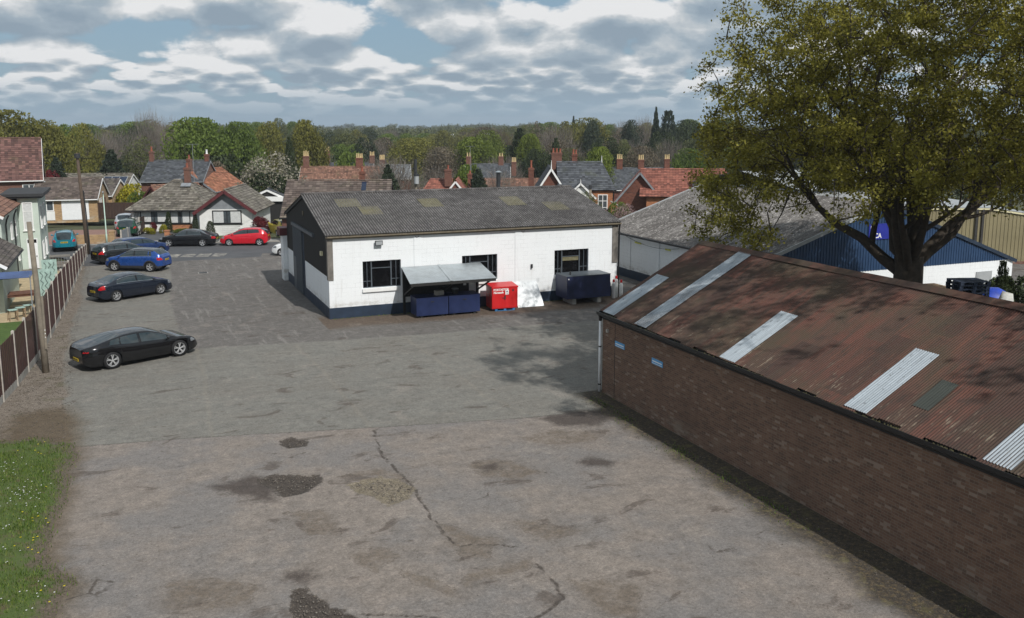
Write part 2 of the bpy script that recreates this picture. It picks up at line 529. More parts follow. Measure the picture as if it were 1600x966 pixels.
# --- corrugated fibre-cement, weathered, with lichen
def cement_sheet(name, base, pale, dark, lich=0.6, seed=0.0, st_=(1, 1, 1)):
    m, n, b = new_mat(name)
    co = n.mapping(n.co(), st_, (seed, seed * 2, 0))
    big = n.noise(co, 0.35, 5, 0.6)
    med = n.noise(co, 2.2, 6, 0.68)
    fine = n.noise(co, 11, 5, 0.7)
    col = n.ramp(med, [(0.25, dark), (0.5, base), (0.72, pale)])
    col = n.mix(n.rng(big, 0.4, 0.68, 0, 0.55), col, dark)
    col = n.mix(n.rng(fine, 0.53, 0.66, 0, lich), col, tuple(min(0.6, c * 1.75) for c in pale))
    col = n.mix(n.rng(n.noise(n.mapping(co, (1, 1, 1), (31, 7, 3)), 7, 5, 0.7), 0.60, 0.72, 0, lich * 0.8), col, (0.025, 0.023, 0.021))
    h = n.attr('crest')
    col = n.mix(n.rng(h, -1.0, 0.7, 0.85, 0.0), col, tuple(c * 0.6 for c in dark))  # troughs darkened in the colour to sharpen the light and dark ribs
    n.put(b.inputs['Base Color'], col)
    b.inputs['Roughness'].default_value = 0.92
    n.put(b.inputs['Normal'], n.bump(fine, 0.4, 0.01))
    MATS[name] = m
cement_sheet('old_cement_sheet', (0.135, 0.126, 0.120), (0.24, 0.228, 0.22), (0.040, 0.035, 0.034), 0.55)
cement_sheet('lichen_cement_sheet', (0.150, 0.140, 0.132), (0.31, 0.295, 0.275), (0.048, 0.041, 0.036), 0.85, 13.0, (0.45, 1.5, 0.45))

# mossy old rooflights
m, n, b = new_mat('mossy_rooflight')
co = n.co()
f = n.noise(co, 6, 5, 0.7)
n.put(b.inputs['Base Color'], n.ramp(f, [(0.3, (0.10, 0.09, 0.050)), (0.55, (0.165, 0.150, 0.085)), (0.75, (0.23, 0.215, 0.145))]))
b.inputs['Roughness'].default_value = 0.95
MATS['mossy_rooflight'] = m

# --- rusty corrugated iron, one tone per sheet
m, n, b = new_mat('rusty_iron')
co = n.co()
sp = n.new('ShaderNodeSeparateXYZ'); n.put(sp.inputs[0], co)
q = n.new('ShaderNodeCombineXYZ')
n.put(q.inputs[0], n.math('FLOOR', n.math('DIVIDE', sp.outputs[1], 0.76)))
n.put(q.inputs[1], n.math('FLOOR', n.math('DIVIDE', n.math('ADD', sp.outputs[0], n.math('MULTIPLY', n.math('FLOOR', n.math('DIVIDE', sp.outputs[1], 0.76)), 0.37)), 2.3)))
wn_ = n.new('ShaderNodeTexWhiteNoise', noise_dimensions='2D'); n.put(wn_.inputs['Vector'], q.outputs[0])
run = n.noise(n.mapping(co, (0.55, 6.0, 1)), 1.0, 6, 0.65)
run2 = n.noise(n.mapping(co, (0.9, 9.0, 1), (4, 9, 1)), 1.0, 6, 0.7)
spots = n.noise(co, 5.5, 6, 0.7)
big = n.noise(co, 0.5, 5, 0.6)
col = n.ramp(wn_.outputs[0], [(0.0, (0.058, 0.031, 0.023)), (0.35, (0.088, 0.040, 0.028)), (0.65, (0.128, 0.050, 0.034)), (1.0, (0.080, 0.049, 0.034))])
col = n.mix(n.rng(run, 0.42, 0.66, 0, 0.75), col, (0.062, 0.040, 0.028))
col = n.mix(n.rng(run2, 0.54, 0.68, 0, 0.5), col, (0.165, 0.064, 0.038))
col = n.mix(n.rng(n.noise(n.mapping(co, (1, 1, 1), (9, 4, 0)), 1.3, 7, 0.66), 0.52, 0.66, 0, 0.65), col, (0.040, 0.028, 0.021))
col = n.mix(n.rng(big, 0.45, 0.66, 0, 0.7), col, (0.066, 0.052, 0.030))
col = n.mix(n.rng(spots, 0.60, 0.71, 0, 0.75), col, (0.030, 0.022, 0.018))
# bare metal and pale lichen near the eaves
eave = n.rng(sp.outputs[0], 0.1, 1.6, 1.0, 0.0)
pale = n.math('MULTIPLY', eave, n.rng(n.noise(n.mapping(co, (1.2, 5, 1), (7, 2, 0)), 1.6, 5, 0.7), 0.57, 0.68, 0, 0.7))
col = n.mix(pale, col, (0.30, 0.25, 0.18))
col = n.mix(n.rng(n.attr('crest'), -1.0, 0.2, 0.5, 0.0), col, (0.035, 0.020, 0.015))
n.put(b.inputs['Base Color'], col)
b.inputs['Roughness'].default_value = 0.85
n.put(b.inputs['Normal'], n.bump(spots, 0.3, 0.006))
MATS['rusty_iron'] = m

def zinc(name, base, streaks):
    m, n, b = new_mat(name)
    co = n.co()
    run = n.noise(n.mapping(co, (0.9, 12.0, 1)), 1.0, 6, 0.7)
    col = n.ramp(run, [(0.25, tuple(c * 0.62 for c in base)), (0.5, base), (0.75, tuple(min(1, c * 1.25) for c in base))])
    col = n.mix(n.rng(n.noise(co, 7, 5, 0.7), 0.58, 0.68, 0, streaks), col, (0.06, 0.06, 0.058))
    n.put(b.inputs['Base Color'], col)
    b.inputs['Metallic'].default_value = 0.15
    b.inputs['Roughness'].default_value = 0.6
    MATS[name] = m
zinc('bare_zinc_sheet', (0.36, 0.40, 0.43), 0.6)
zinc('mossy_dark_sheet', (0.055, 0.060, 0.050), 0.3)
zinc('mossy_green_sheet', (0.085, 0.075, 0.030), 0.3)

brick('shed_brick', (0.140, 0.074, 0.047), (0.190, 0.108, 0.070), (0.215, 0.18, 0.14), (0.075, 0.046, 0.033), stain=0.4, scale=0.92, pale=(0.30, 0.23, 0.18))
brick('red_brick', (0.145, 0.062, 0.044), (0.19, 0.085, 0.058), (0.30, 0.25, 0.2), (0.13, 0.05, 0.035), stain=0.3)
brick('dark_red_brick', (0.15, 0.052, 0.033), (0.20, 0.075, 0.045), (0.2, 0.16, 0.13), (0.08, 0.035, 0.027), stain=0.35)
brick('buff_brick', (0.42, 0.26, 0.12), (0.50, 0.33, 0.17), (0.42, 0.38, 0.3), (0.24, 0.15, 0.08), stain=0.25)
brick('orange_brick', (0.40, 0.15, 0.06), (0.48, 0.20, 0.085), (0.40, 0.33, 0.26), (0.2, 0.08, 0.04), stain=0.2)

tiles('grey_tile', (0.115, 0.100, 0.080), (0.165, 0.148, 0.122), w=0.33)
tiles('brown_tile', (0.095, 0.070, 0.058), (0.135, 0.105, 0.088), w=0.33)
tiles('dark_tile', (0.075, 0.062, 0.055), (0.11, 0.092, 0.082), w=0.33)
tiles('red_tile', (0.105, 0.050, 0.042), (0.145, 0.072, 0.060), w=0.33, moss_amt=0.25)
tiles('bright_red_tile', (0.20, 0.070, 0.048), (0.26, 0.096, 0.066), w=0.3, moss_amt=0.08, lichen=(0.38, 0.17, 0.12))
tiles('old_red_tile', (0.165, 0.082, 0.055), (0.225, 0.118, 0.080), w=0.28, moss_amt=0.3)
tiles('orange_tile', (0.24, 0.092, 0.048), (0.31, 0.13, 0.072), w=0.3, moss_amt=0.35)
tiles('slate', (0.055, 0.060, 0.068), (0.080, 0.086, 0.095), w=0.3, rib=0.0, moss_amt=0.25, lichen=(0.16, 0.165, 0.17))
tiles('pale_slate', (0.16, 0.17, 0.18), (0.2, 0.215, 0.225), w=0.3, rib=0.0, moss_amt=0.1)

# leaves and bark
leafmat('oak_leaf', (0.10, 0.090, 0.014), (0.225, 0.205, 0.032), (0.38, 0.35, 0.068), 0.45)
leafmat('olive_leaf', (0.080, 0.076, 0.018), (0.165, 0.160, 0.034), (0.255, 0.25, 0.055), 0.38)
leafmat('green_leaf', (0.050, 0.076, 0.014), (0.110, 0.158, 0.028), (0.18, 0.24, 0.046), 0.38)
leafmat('bright_leaf', (0.07, 0.095, 0.014), (0.14, 0.18, 0.026), (0.21, 0.255, 0.042), 0.35)
leafmat('dull_leaf', (0.056, 0.062, 0.024), (0.108, 0.120, 0.044), (0.165, 0.175, 0.066), 0.32)
leafmat('brown_leaf', (0.072, 0.058, 0.038), (0.135, 0.110, 0.074), (0.20, 0.168, 0.118), 0.25)
leafmat('twig', (0.085, 0.070, 0.056), (0.15, 0.128, 0.106), (0.23, 0.20, 0.175), 0.0)
leafmat('dark_needle', (0.014, 0.022, 0.013), (0.032, 0.046, 0.026), (0.058, 0.076, 0.04), 0.15)
leafmat('dark_leaf', (0.014, 0.022, 0.008), (0.032, 0.046, 0.016), (0.065, 0.085, 0.028), 0.2)
leafmat('blossom_leaf', (0.13, 0.115, 0.075), (0.27, 0.25, 0.19), (0.48, 0.45, 0.37), 0.25)
leafmat('pink_blossom', (0.16, 0.10, 0.09), (0.32, 0.22, 0.21), (0.5, 0.38, 0.37), 0.25)
leafmat('yellow_flower', (0.10, 0.10, 0.012), (0.28, 0.26, 0.02), (0.52, 0.46, 0.03), 0.25)
leafmat('red_leaf', (0.055, 0.010, 0.012), (0.12, 0.016, 0.020), (0.20, 0.035, 0.035), 0.25)
leafmat('grass_blade', (0.045, 0.078, 0.012), (0.098, 0.170, 0.022), (0.19, 0.215, 0.055), 0.3, 0.0)
leafmat('daisy_white', (0.7, 0.7, 0.68), (0.78, 0.78, 0.76), (0.82, 0.82, 0.8), 0.1, 0)
leafmat('dandelion_yellow', (0.6, 0.45, 0.01), (0.7, 0.55, 0.01), (0.75, 0.62, 0.02), 0.1, 0)
plain('bark', (0.060, 0.048, 0.036), 0.95, var=0.5, scale=5, bump=0.8)
plain('pale_bark', (0.20, 0.18, 0.15), 0.95, var=0.3, scale=3, bump=0.4)
plain('grey_bark', (0.10, 0.09, 0.078), 0.95, var=0.35, scale=4, bump=0.4)
def M(k): return MATS[k]

# ------------------------------------------------------------------ value noise for the ground (numpy)
def vnoise(x, y, s, seed=0):
    xs = np.asarray(x) * s + seed * 17.31; ys = np.asarray(y) * s + seed * 5.77
    xi = np.floor(xs).astype(np.int64); yi = np.floor(ys).astype(np.int64)
    fx = xs - xi; fy = ys - yi
    fx = fx * fx * (3 - 2 * fx); fy = fy * fy * (3 - 2 * fy)
    def hsh(a, b):
        h = (a * 374761393 + b * 668265263 + seed * 982451653) & 0x7fffffff
        h = ((h ^ (h >> 13)) * 1274126177) & 0x7fffffff
        return ((h ^ (h >> 16)) & 0xffff) / 65535.0
    return (hsh(xi, yi) * (1 - fx) + hsh(xi + 1, yi) * fx) * (1 - fy) + (hsh(xi, yi + 1) * (1 - fx) + hsh(xi + 1, yi + 1) * fx) * fy
def fbm(x, y, s, o=4, seed=0):
    t = 0; a = 1; w = 0
    for i in range(o):
        t = t + a * vnoise(x, y, s * 2 ** i, seed + i); w += a; a *= 0.55
    return t / w - 0.5
def seg_dist(X, Y, a, b):
    ax, ay = a; bx, by = b
    dx, dy = bx - ax, by - ay
    L = dx * dx + dy * dy + 1e-9
    t = np.clip(((X - ax) * dx + (Y - ay) * dy) / L, 0, 1)
    return np.hypot(X - ax - t * dx, Y - ay - t * dy)
def line_dist(X, Y, pts):
    d = np.full(X.shape, 1e3)
    for a, b in zip(pts[:-1], pts[1:]): d = np.minimum(d, seg_dist(X, Y, a, b))
    return d
def poly_sdf(X, Y, pts):
    """positive inside"""
    d = line_dist(X, Y, list(pts) + [pts[0]])
    ins = np.zeros(X.shape, bool)
    n = len(pts)
    for i in range(n):
        x1, y1 = pts[i]; x2, y2 = pts[(i + 1) % n]
        c = ((y1 > Y) != (y2 > Y)) & (X < (x2 - x1) * (Y - y1) / (y2 - y1 + 1e-12) + x1)
        ins ^= c
    return np.where(ins, d, -d)

HOLES = [
 [(3.85, 28.34), (4.34, 28.46), (4.86, 27.92), (4.67, 27.43), (4.17, 27.45), (3.92, 27.74)],
 [(2.76, 25.32), (3.39, 25.51), (4.06, 25.12), (4.6, 24.94), (4.47, 24.28), (3.82, 23.73), (3.29, 23.68), (3.13, 24.36), (2.86, 24.77)],
 [(2.73, 18.51), (3.05, 18.58), (3.21, 18.16), (3.41, 17.65), (3.82, 17.06), (3.86, 16.4), (2.38, 17.03)]]
RUBBLE = [(5.18, 23.88), (6.07, 24.1), (6.54, 23.75), (6.86, 22.92), (6.47, 22.23), (5.8, 22.07), (5.57, 22.89), (5.23, 23.32)]
SILT = [
 [(4.17, 19.81), (4.59, 19.95), (5.1, 19.81), (5.51, 19.14), (4.88, 19.0), (4.76, 18.66), (4.44, 19.02)],
 [(8.67, 23.96), (9.25, 24.16), (10.08, 23.64), (10.63, 22.53), (9.5, 22.28), (8.84, 23.08)],
 [(3.15, 22.76), (4.1, 22.53), (4.37, 21.41), (4.07, 20.76), (3.65, 21.02), (3.51, 21.98)],
 [(8.55, 19.83), (9.27, 19.65), (9.87, 18.67), (8.99, 18.67), (8.62, 19.2)],
 [(6.7, 20.62), (7.06, 20.18), (7.25, 19.41), (7.66, 18.94), (7.15, 18.3), (6.72, 18.63), (6.56, 19.33)],
 [(6.46, 17.52), (6.95, 17.79), (8.08, 17.8), (8.02, 17.5), (7.05, 17.27), (6.38, 17.1)],
 [(5.18, 18.71), (5.48, 18.42), (5.74, 17.83), (6.12, 17.21), (5.78, 17.06), (5.26, 17.73)],
 [(0.34, 19.83), (1.15, 19.85), (2.02, 19.11), (1.79, 18.34), (0.65, 18.42), (0.24, 19.0)],
 [(8.63, 16.6), (9.36, 16.44), (9.71, 15.38), (9.11, 14.65), (8.7, 14.98), (8.57, 15.87)],
 [(11.2, 25.6), (12.6, 25.9), (14.0, 25.0), (13.2, 24.2), (11.8, 24.6)],
 [(4.9, 24.5), (6.2, 24.9), (6.7, 24.2), (6.9, 23.2), (6.2, 24.1)]]
DAMP = [
 [(12.54, 27.14), (14.06, 27.19), (15.42, 26.84), (15.37, 26.09), (14.06, 25.76), (12.86, 26.27)],
 [(11.94, 22.84), (12.53, 22.93), (13.06, 22.48), (12.61, 22.28), (11.97, 22.49)],
 [(2.83, 19.38), (3.19, 19.39), (3.3, 19.03), (3.03, 18.89), (2.78, 19.09)],
 [(1.6, 25.3), (2.8, 25.6), (3.2, 24.9), (3.1, 23.6), (2.6, 24.2)],
 [(9.0, 23.6), (9.5, 23.7), (9.6, 23.4), (9.1, 23.3)]]
CRACKS = [
 [(6.96, 28.09), (6.78, 26.97), (6.64, 25.51), (6.82, 23.43), (6.68, 21.47), (6.64, 20.05), (6.78, 19.24), (7.44, 19.03), (8.2, 18.45)],
 [(8.08, 17.63), (8.18, 16.64), (8.0, 15.97), (7.36, 15.56), (6.3, 15.4)],
 [(3.82, 17.06), (4.6, 16.7), (5.3, 16.3)]]
SEAMS = [[(1.91, 54.42), (2.38, 45.42), (2.32, 36.89), (1.91, 29.04)], [(11.6, 42), (11.78, 36.12), (11.78, 30.05), (12.6, 27.2)], [(6.6, 41), (6.9, 36), (6.95, 28.2)]]
JOINT = [(-9, 30.9), (-3.07, 29.9), (-2.21, 30.26), (1.37, 29.66), (6.97, 28.36), (12.34, 27.23), (15.07, 26.91), (60, 26)]
GRAVEL = [(-3.21, 79), (-3.23, 66.35), (-3.02, 56.52), (-3.14, 47.78), (-3.07, 42.45), (-2.68, 36.22), (-2.27, 30.83), (-2.4, 27), (-2.4, 0)]
OLD = [(2.66, 79.72), (2.15, 61.32), (1.74, 54.49), (1.81, 45.67), (2.17, 42.06), (6.06, 41.45), (9.54, 40.93), (13.88, 40.52), (18.32, 40.48), (23.04, 39.87), (60, 38), (60, 90), (2.66, 90)]

# ------------------------------------------------------------------ the yard: one sheet, its dips are real
xs = np.concatenate([np.arange(-9, -4.9, 0.5), np.arange(-4.9, 17, 0.09), np.arange(17, 61, 1.0)])
ys = np.concatenate([np.arange(2, 8, 0.5), np.arange(8, 32, 0.09), np.arange(32, 46, 0.2), np.arange(46, 74.2, 0.4)])
X, Y = np.meshgrid(xs, ys)
WX = X + 0.25 * fbm(X, Y, 1.4, 4, 3); WY = Y + 0.25 * fbm(X, Y, 1.4, 4, 9)
WX2 = X + 0.7 * fbm(X, Y, 0.9, 5, 23); WY2 = Y + 0.7 * fbm(X, Y, 0.9, 5, 29)
def best(polys, x=WX, y=WY):
    r = np.full(X.shape, -9.0)
    for p in polys: r = np.maximum(r, poly_sdf(x, y, p))
    return r
hole = best(HOLES); rub = best([RUBBLE]); silt = best(SILT, WX2, WY2); damp = best(DAMP, WX2, WY2)
crack = np.full(X.shape, 9.0)
CXX = X + 0.22 * fbm(X, Y, 2.6, 4, 41); CYY = Y + 0.22 * fbm(X, Y, 2.6, 4, 47)
for c in CRACKS: crack = np.minimum(crack, line_dist(CXX, CYY, c))
seam = np.full(X.shape, 9.0)
for c in SEAMS: seam = np.minimum(seam, line_dist(WX, WY, c))
jy = np.interp(X, [p[0] for p in JOINT], [p[1] for p in JOINT])
joint = Y - jy                                # > 0: newer tarmac
gx = np.interp(Y, [p[1] for p in GRAVEL][::-1], [p[0] for p in GRAVEL][::-1])
gravel = gx - X + 0.5 * fbm(X, Y, 0.7, 4, 51)
old = best([OLD], X, Y)
edge = X - (15.3 - 0.02 * (28 - Y)) + 0.9 * fbm(X, Y, 0.6, 4, 61)       # dirt, moss and painted-in shadow strip along the brick shed
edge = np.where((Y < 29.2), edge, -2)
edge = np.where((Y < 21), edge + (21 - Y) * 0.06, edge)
dirt = np.minimum(Y - 43.2 + 1.4 * fbm(X, Y, 0.35, 4, 71), 46.5 - Y)     # brown dirt under the workshop wall
dirt = np.where((X > 8.6) & (X < 28), dirt, -2)
def sstep(v, a, b):
    t = np.clip((v - a) / (b - a), 0, 1); return t * t * (3 - 2 * t)
Z = 0.03 * fbm(X, Y, 0.12, 3, 81) * sstep(46 - Y, 0, 8)
Z = Z - 0.055 * sstep(hole, -0.05, 0.22) - 0.03 * sstep(rub, -0.05, 0.2) - 0.012 * sstep(silt, -0.1, 0.1) - 0.02 * sstep(0.06 - crack, -0.04, 0.05) * (Y < 29)
Z = Z + 0.012 * fbm(X, Y, 3.0, 3, 83) * (sstep(hole, -0.1, 0.1) + sstep(rub, -0.1, 0.1))
Z = Z - 0.008 * (joint < 0)
ny, nx = X.shape
idx = np.arange(nx * ny).reshape(ny, nx)
F4 = np.stack([idx[:-1, :-1], idx[:-1, 1:], idx[1:, 1:], idx[1:, :-1]], -1).reshape(-1, 4)

VERGE = [(-9, 33.0), (-4.9, 31.9), (-3.95, 31.67), (-3.2, 31.4), (-2.3, 30.6), (-2.05, 29.2), (-2.3, 27.65), (-2.15, 25.87), (-2.4, 23.84), (-2.35, 22.37), (-2.1, 21.54), (-1.75, 20.7), (-1.9, 20.0), (-2.05, 19.0), (-2.2, 17), (-2.4, 14), (-2.6, 4), (-9, 4)]
vrg = np.maximum(poly_sdf(X, Y, VERGE), 0.9 * poly_sdf(X, Y, [(-3.9, 34.2), (-2.8, 34.6), (-2.3, 32.9), (-2.3, 31), (-4, 31)]))
m, n, b = new_mat('yard_surface')
co = n.co()
W = n.math('MULTIPLY', n.math('SUBTRACT', n.noise(co, 4.5, 8, 0.72), 0.5), 0.52)
W2 = n.math('MULTIPLY', n.math('SUBTRACT', n.noise(co, 1.3, 6, 0.62), 0.5), 0.9)
def sd(name, a, b_, w=W):
    return n.rng(n.math('ADD', n.attr(name), w), a, b_)
n1 = n.noise(co, 0.33, 6, 0.62); n2 = n.noise(co, 1.7, 8, 0.70, 0.0); n3 = n.noise(co, 9.0, 5, 0.7)
grit = n.noise(co, 70, 3, 0.7); stones = n.voro(co, 45)
swirl = n.noise(n.mapping(co, (0.85, 1.15, 1), rot=(0, 0, R(-22))), 0.9, 8, 0.68)
# old pinkish concrete in the foreground
conc = n.ramp(n2, [(0.28, (0.082, 0.073, 0.066)), (0.5, (0.128, 0.115, 0.104)), (0.72, (0.158, 0.138, 0.122))])
conc = n.mix(n.rng(n1, 0.40, 0.62, 0, 0.75), conc, (0.098, 0.098, 0.100))
conc = n.mix(n.rng(swirl, 0.50, 0.72, 0, 0.26), conc, (0.150, 0.127, 0.112))
conc = n.mix(n.rng(n3, 0.55, 0.75, 0, 0.5), conc, (0.072, 0.068, 0.064))
# newer tarmac
tar = n.ramp(n2, [(0.3, (0.078, 0.080, 0.075)), (0.5, (0.101, 0.103, 0.096)), (0.72, (0.124, 0.124, 0.113))])
tar = n.mix(n.rng(n1, 0.42, 0.65, 0, 0.55), tar, (0.092, 0.088, 0.079))
tar = n.mix(n.rng(swirl, 0.55, 0.7, 0, 0.4), tar, (0.135, 0.130, 0.116))
tar = n.mix(n.rng(n3, 0.58, 0.74, 0, 0.5), tar, (0.060, 0.060, 0.058))
tar = n.mix(n.rng(n.noise(n.mapping(co, (0.35, 1.9, 1), rot=(0, 0, R(-23))), 1.6, 7, 0.7), 0.52, 0.66, 0, 0.5), tar, (0.138, 0.134, 0.122))
tar = n.mix(n.rng(n.noise(n.mapping(co, (0.7, 1.6, 1), (5, 2, 0), rot=(0, 0, R(-23))), 0.7, 7, 0.68), 0.55, 0.68, 0, 0.5), tar, (0.070, 0.069, 0.066))
tar = n.mix(n.rng(n.math('ADD', n.attr('seam'), n.math('MULTIPLY', W, 0.35)), 0.0, 0.14, 0.26, 0.0), tar, (0.150, 0.138, 0.115))
base = n.mix(n.rng(n.math('ADD', n.attr('joint'), n.math('MULTIPLY', W, 0.5)), -0.03, 0.03), conc, tar)
jd = n.math('ABSOLUTE', n.math('ADD', n.attr('joint'), n.math('MULTIPLY', W, 0.5)))
base = n.mix(n.math('MULTIPLY', n.rng(jd, 0.0, 0.07, 0.75, 0), n.rng(n2, 0.35, 0.55)), base, (0.040, 0.038, 0.036))
# older patched strip to the left and round the workshop
oldc = n.ramp(n2, [(0.28, (0.046, 0.045, 0.044)), (0.5, (0.074, 0.072, 0.070)), (0.72, (0.106, 0.103, 0.100))])
pave = n.new('ShaderNodeTexBrick'); n.put(pave.inputs['Vector'], n.mapping(co, (1, 1, 1), rot=(0, 0, R(-12))))
for k, v in (('Scale', 1.0), ('Brick Width', 0.9), ('Row Height', 0.45), ('Mortar Size', 0.03), ('Mortar Smooth', 0.6)): pave.inputs[k].default_value = v
oldc = n.mix(n.math('MULTIPLY', pave.outputs['Fac'], n.rng(n2, 0.42, 0.6, 0.0, 0.7)), oldc, (0.034, 0.033, 0.032))
oldc = n.mix(n.rng(n.noise(n.mapping(co, (2.2, 0.25, 1)), 1.0, 5, 0.6), 0.55, 0.7, 0, 0.6), oldc, (0.150, 0.148, 0.142))
base = n.mix(sd('old', -0.05, 0.1), base, oldc)
# dirt under the workshop wall
drt = n.ramp(n3, [(0.3, (0.032, 0.024, 0.018)), (0.6, (0.066, 0.049, 0.036)), (0.8, (0.10, 0.078, 0.055))])
base = n.mix(sd('dirt', -0.5, 0.6, W2), base, drt)
# silt left by puddles
sl = n.ramp(n3, [(0.3, (0.060, 0.050, 0.041)), (0.6, (0.088, 0.073, 0.058)), (0.8, (0.112, 0.095, 0.076))])
s_in = sd('silt', -0.10, 0.16)
base = n.mix(n.math('MULTIPLY', s_in, n.rng(n.noise(co, 2.6, 6, 0.65), 0.32, 0.62, 0.25, 0.85)), base, sl)
rim = n.rng(n.math('ABSOLUTE', n.math('ADD', n.attr('silt'), W)), 0.0, 0.035, 0.75, 0.0)
base = n.mix(n.math('MULTIPLY', rim, n.rng(n2, 0.45, 0.6)), base, (0.036, 0.030, 0.025))
base = n.mix(n.math('MULTIPLY', n.rng(n.attr('silt'), -0.55, 0.1, 0, 0.35), n.rng(n1, 0.4, 0.6)), base, (0.078, 0.062, 0.047))
# damp stains
base = n.mix(n.math('MULTIPLY', sd('damp', -0.30, 0.16), 0.88), base, (0.023, 0.017, 0.015))
# scattered small scuffs
sc = n.noise(n.mapping(co, (0.8, 1.4, 1), (11, 3, 0)), 0.75, 7, 0.64, 0.6)
base = n.mix(n.rng(sc, 0.585, 0.66, 0, 0.7), base, (0.042, 0.033, 0.028))
sc2 = n.noise(n.mapping(co, (1, 1, 1), (3, 8, 0)), 0.5, 7, 0.66, 0.8)
base = n.mix(n.rng(sc2, 0.57, 0.66, 0, 0.35), base, (0.17, 0.155, 0.14))
# crack
base = n.mix(n.rng(n.math('ADD', n.attr('crack'), n.math('MULTIPLY', W, 0.3)), 0.015, 0.07, 0.9, 0.0), base, (0.024, 0.019, 0.016))
# potholes: exposed dark stone
hol = n.ramp(stones, [(0.0, (0.008, 0.007, 0.006)), (0.5, (0.019, 0.015, 0.013)), (0.85, (0.050, 0.042, 0.035))])
hol = n.mix(n.rng(n3, 0.55, 0.72, 0, 0.6), hol, (0.036, 0.029, 0.020))
hol = n.mix(n.rng(n.noise(co, 24, 2, 0.5), 0.68, 0.72), hol, (0.19, 0.16, 0.125))
base = n.mix(sd('hole', -0.05, 0.06), base, hol)
rb = n.ramp(stones, [(0.0, (0.022, 0.019, 0.016)), (0.4, (0.095, 0.080, 0.058)), (0.9, (0.19, 0.17, 0.13))])
cr = n.voro(co, 5.5, 'DISTANCE_TO_EDGE')
rb = n.mix(n.rng(cr, 0.0, 0.05, 0.95, 0.0), rb, (0.012, 0.011, 0.010))
rb = n.mix(n.rng(n2, 0.42, 0.62, 0, 0.6), rb, (0.105, 0.092, 0.062))
base = n.mix(sd('rubble', -0.06, 0.05), base, rb)
# earth, moss and dead leaves along the shed, colours darkened for its shadow strip
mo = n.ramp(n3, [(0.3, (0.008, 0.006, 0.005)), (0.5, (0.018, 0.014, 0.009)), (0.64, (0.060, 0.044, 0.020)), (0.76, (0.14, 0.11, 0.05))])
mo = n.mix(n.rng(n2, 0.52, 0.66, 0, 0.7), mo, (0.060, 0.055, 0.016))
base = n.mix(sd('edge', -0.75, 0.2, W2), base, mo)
# gravel along the fence
gr = n.ramp(stones, [(0.0, (0.030, 0.024, 0.019)), (0.35, (0.088, 0.075, 0.062)), (0.7, (0.155, 0.138, 0.118)), (1.0, (0.24, 0.22, 0.2))])
gr = n.mix(n.rng(n2, 0.45, 0.66, 0, 0.7), gr, (0.062, 0.050, 0.037))
gr = n.mix(n.rng(n.noise(co, 0.8, 6, 0.7), 0.55, 0.68, 0, 0.6), gr, (0.042, 0.044, 0.016))
g_in = sd('gravel', -0.15, 0.12)
base = n.mix(g_in, base, gr)
base = n.mix(n.rng(grit, 0.36, 0.62, 0.55, 0.0), base, (0.046, 0.043, 0.039))
base = n.mix(n.rng(n.noise(co, 26, 5, 0.75), 0.52, 0.72, 0.0, 0.5), base, (0.060, 0.055, 0.050))
base = n.mix(n.rng(n.math('ADD', n.attr('verge'), n.math('MULTIPLY', W2, 0.8)), -0.75, 0.1, 0.0, 0.8), base, (0.050, 0.038, 0.024))
base = n.mix(n.rng(n.noise(co, 42, 2, 0.5), 0.66, 0.74, 0.0, 0.45), base, (0.22, 0.20, 0.18))
g1_ = n.rng(n.noise(co, 15, 7, 0.78), 0.34, 0.66, 0.70, 1.26, False); g2_ = n.rng(n.noise(co, 4.2, 8, 0.76), 0.34, 0.66, 0.80, 1.18, False)
grain = n.math('MULTIPLY', g1_, g2_)
fine_cr = n.new('ShaderNodeTexVoronoi', feature='DISTANCE_TO_EDGE'); n.put(fine_cr.inputs['Vector'], co)
fine_cr.inputs['Scale'].default_value = 0.42
cr_on = n.math('MULTIPLY', n.rng(n.math('ADD', fine_cr.outputs[0], n.math('MULTIPLY', W, 0.16)), 0.002, 0.016, 0.8, 0.0), n.math('MULTIPLY', n.rng(n1, 0.60, 0.66), n.rng(n.attr('joint'), -0.1, 0.0, 1.0, 0.25)))
base = n.mix(cr_on, base, (0.030, 0.025, 0.021))
speck = n.voro(co, 2.6)
base = n.mix(n.rng(n.math('ADD', speck, n.math('MULTIPLY', W, 0.12)), 0.035, 0.06, 0.75, 0.0), base, (0.030, 0.026, 0.023))
n.put(b.inputs['Base Color'], n.mix(1.0, n.mix(1.0, base, grain, 'MULTIPLY'), (2.05, 1.96, 1.87), 'MULTIPLY'))
b.inputs['Roughness'].default_value = 0.93
b.inputs['Specular IOR Level'].default_value = 0.3
rough_h = n.math('ADD', n.math('MULTIPLY', grit, 0.5), n.math('MULTIPLY', stones, n.math('ADD', 0.3, n.math('MULTIPLY', g_in, 1.5))))
n.put(b.inputs['Normal'], n.bump(rough_h, 0.55, 0.02))
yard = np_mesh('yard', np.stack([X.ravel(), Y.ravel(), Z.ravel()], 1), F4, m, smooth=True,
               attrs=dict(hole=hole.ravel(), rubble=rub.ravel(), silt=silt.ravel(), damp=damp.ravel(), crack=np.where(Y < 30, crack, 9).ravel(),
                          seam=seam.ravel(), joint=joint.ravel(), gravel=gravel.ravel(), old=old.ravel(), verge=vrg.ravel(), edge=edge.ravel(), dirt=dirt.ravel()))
tag(yard, kind='structure')

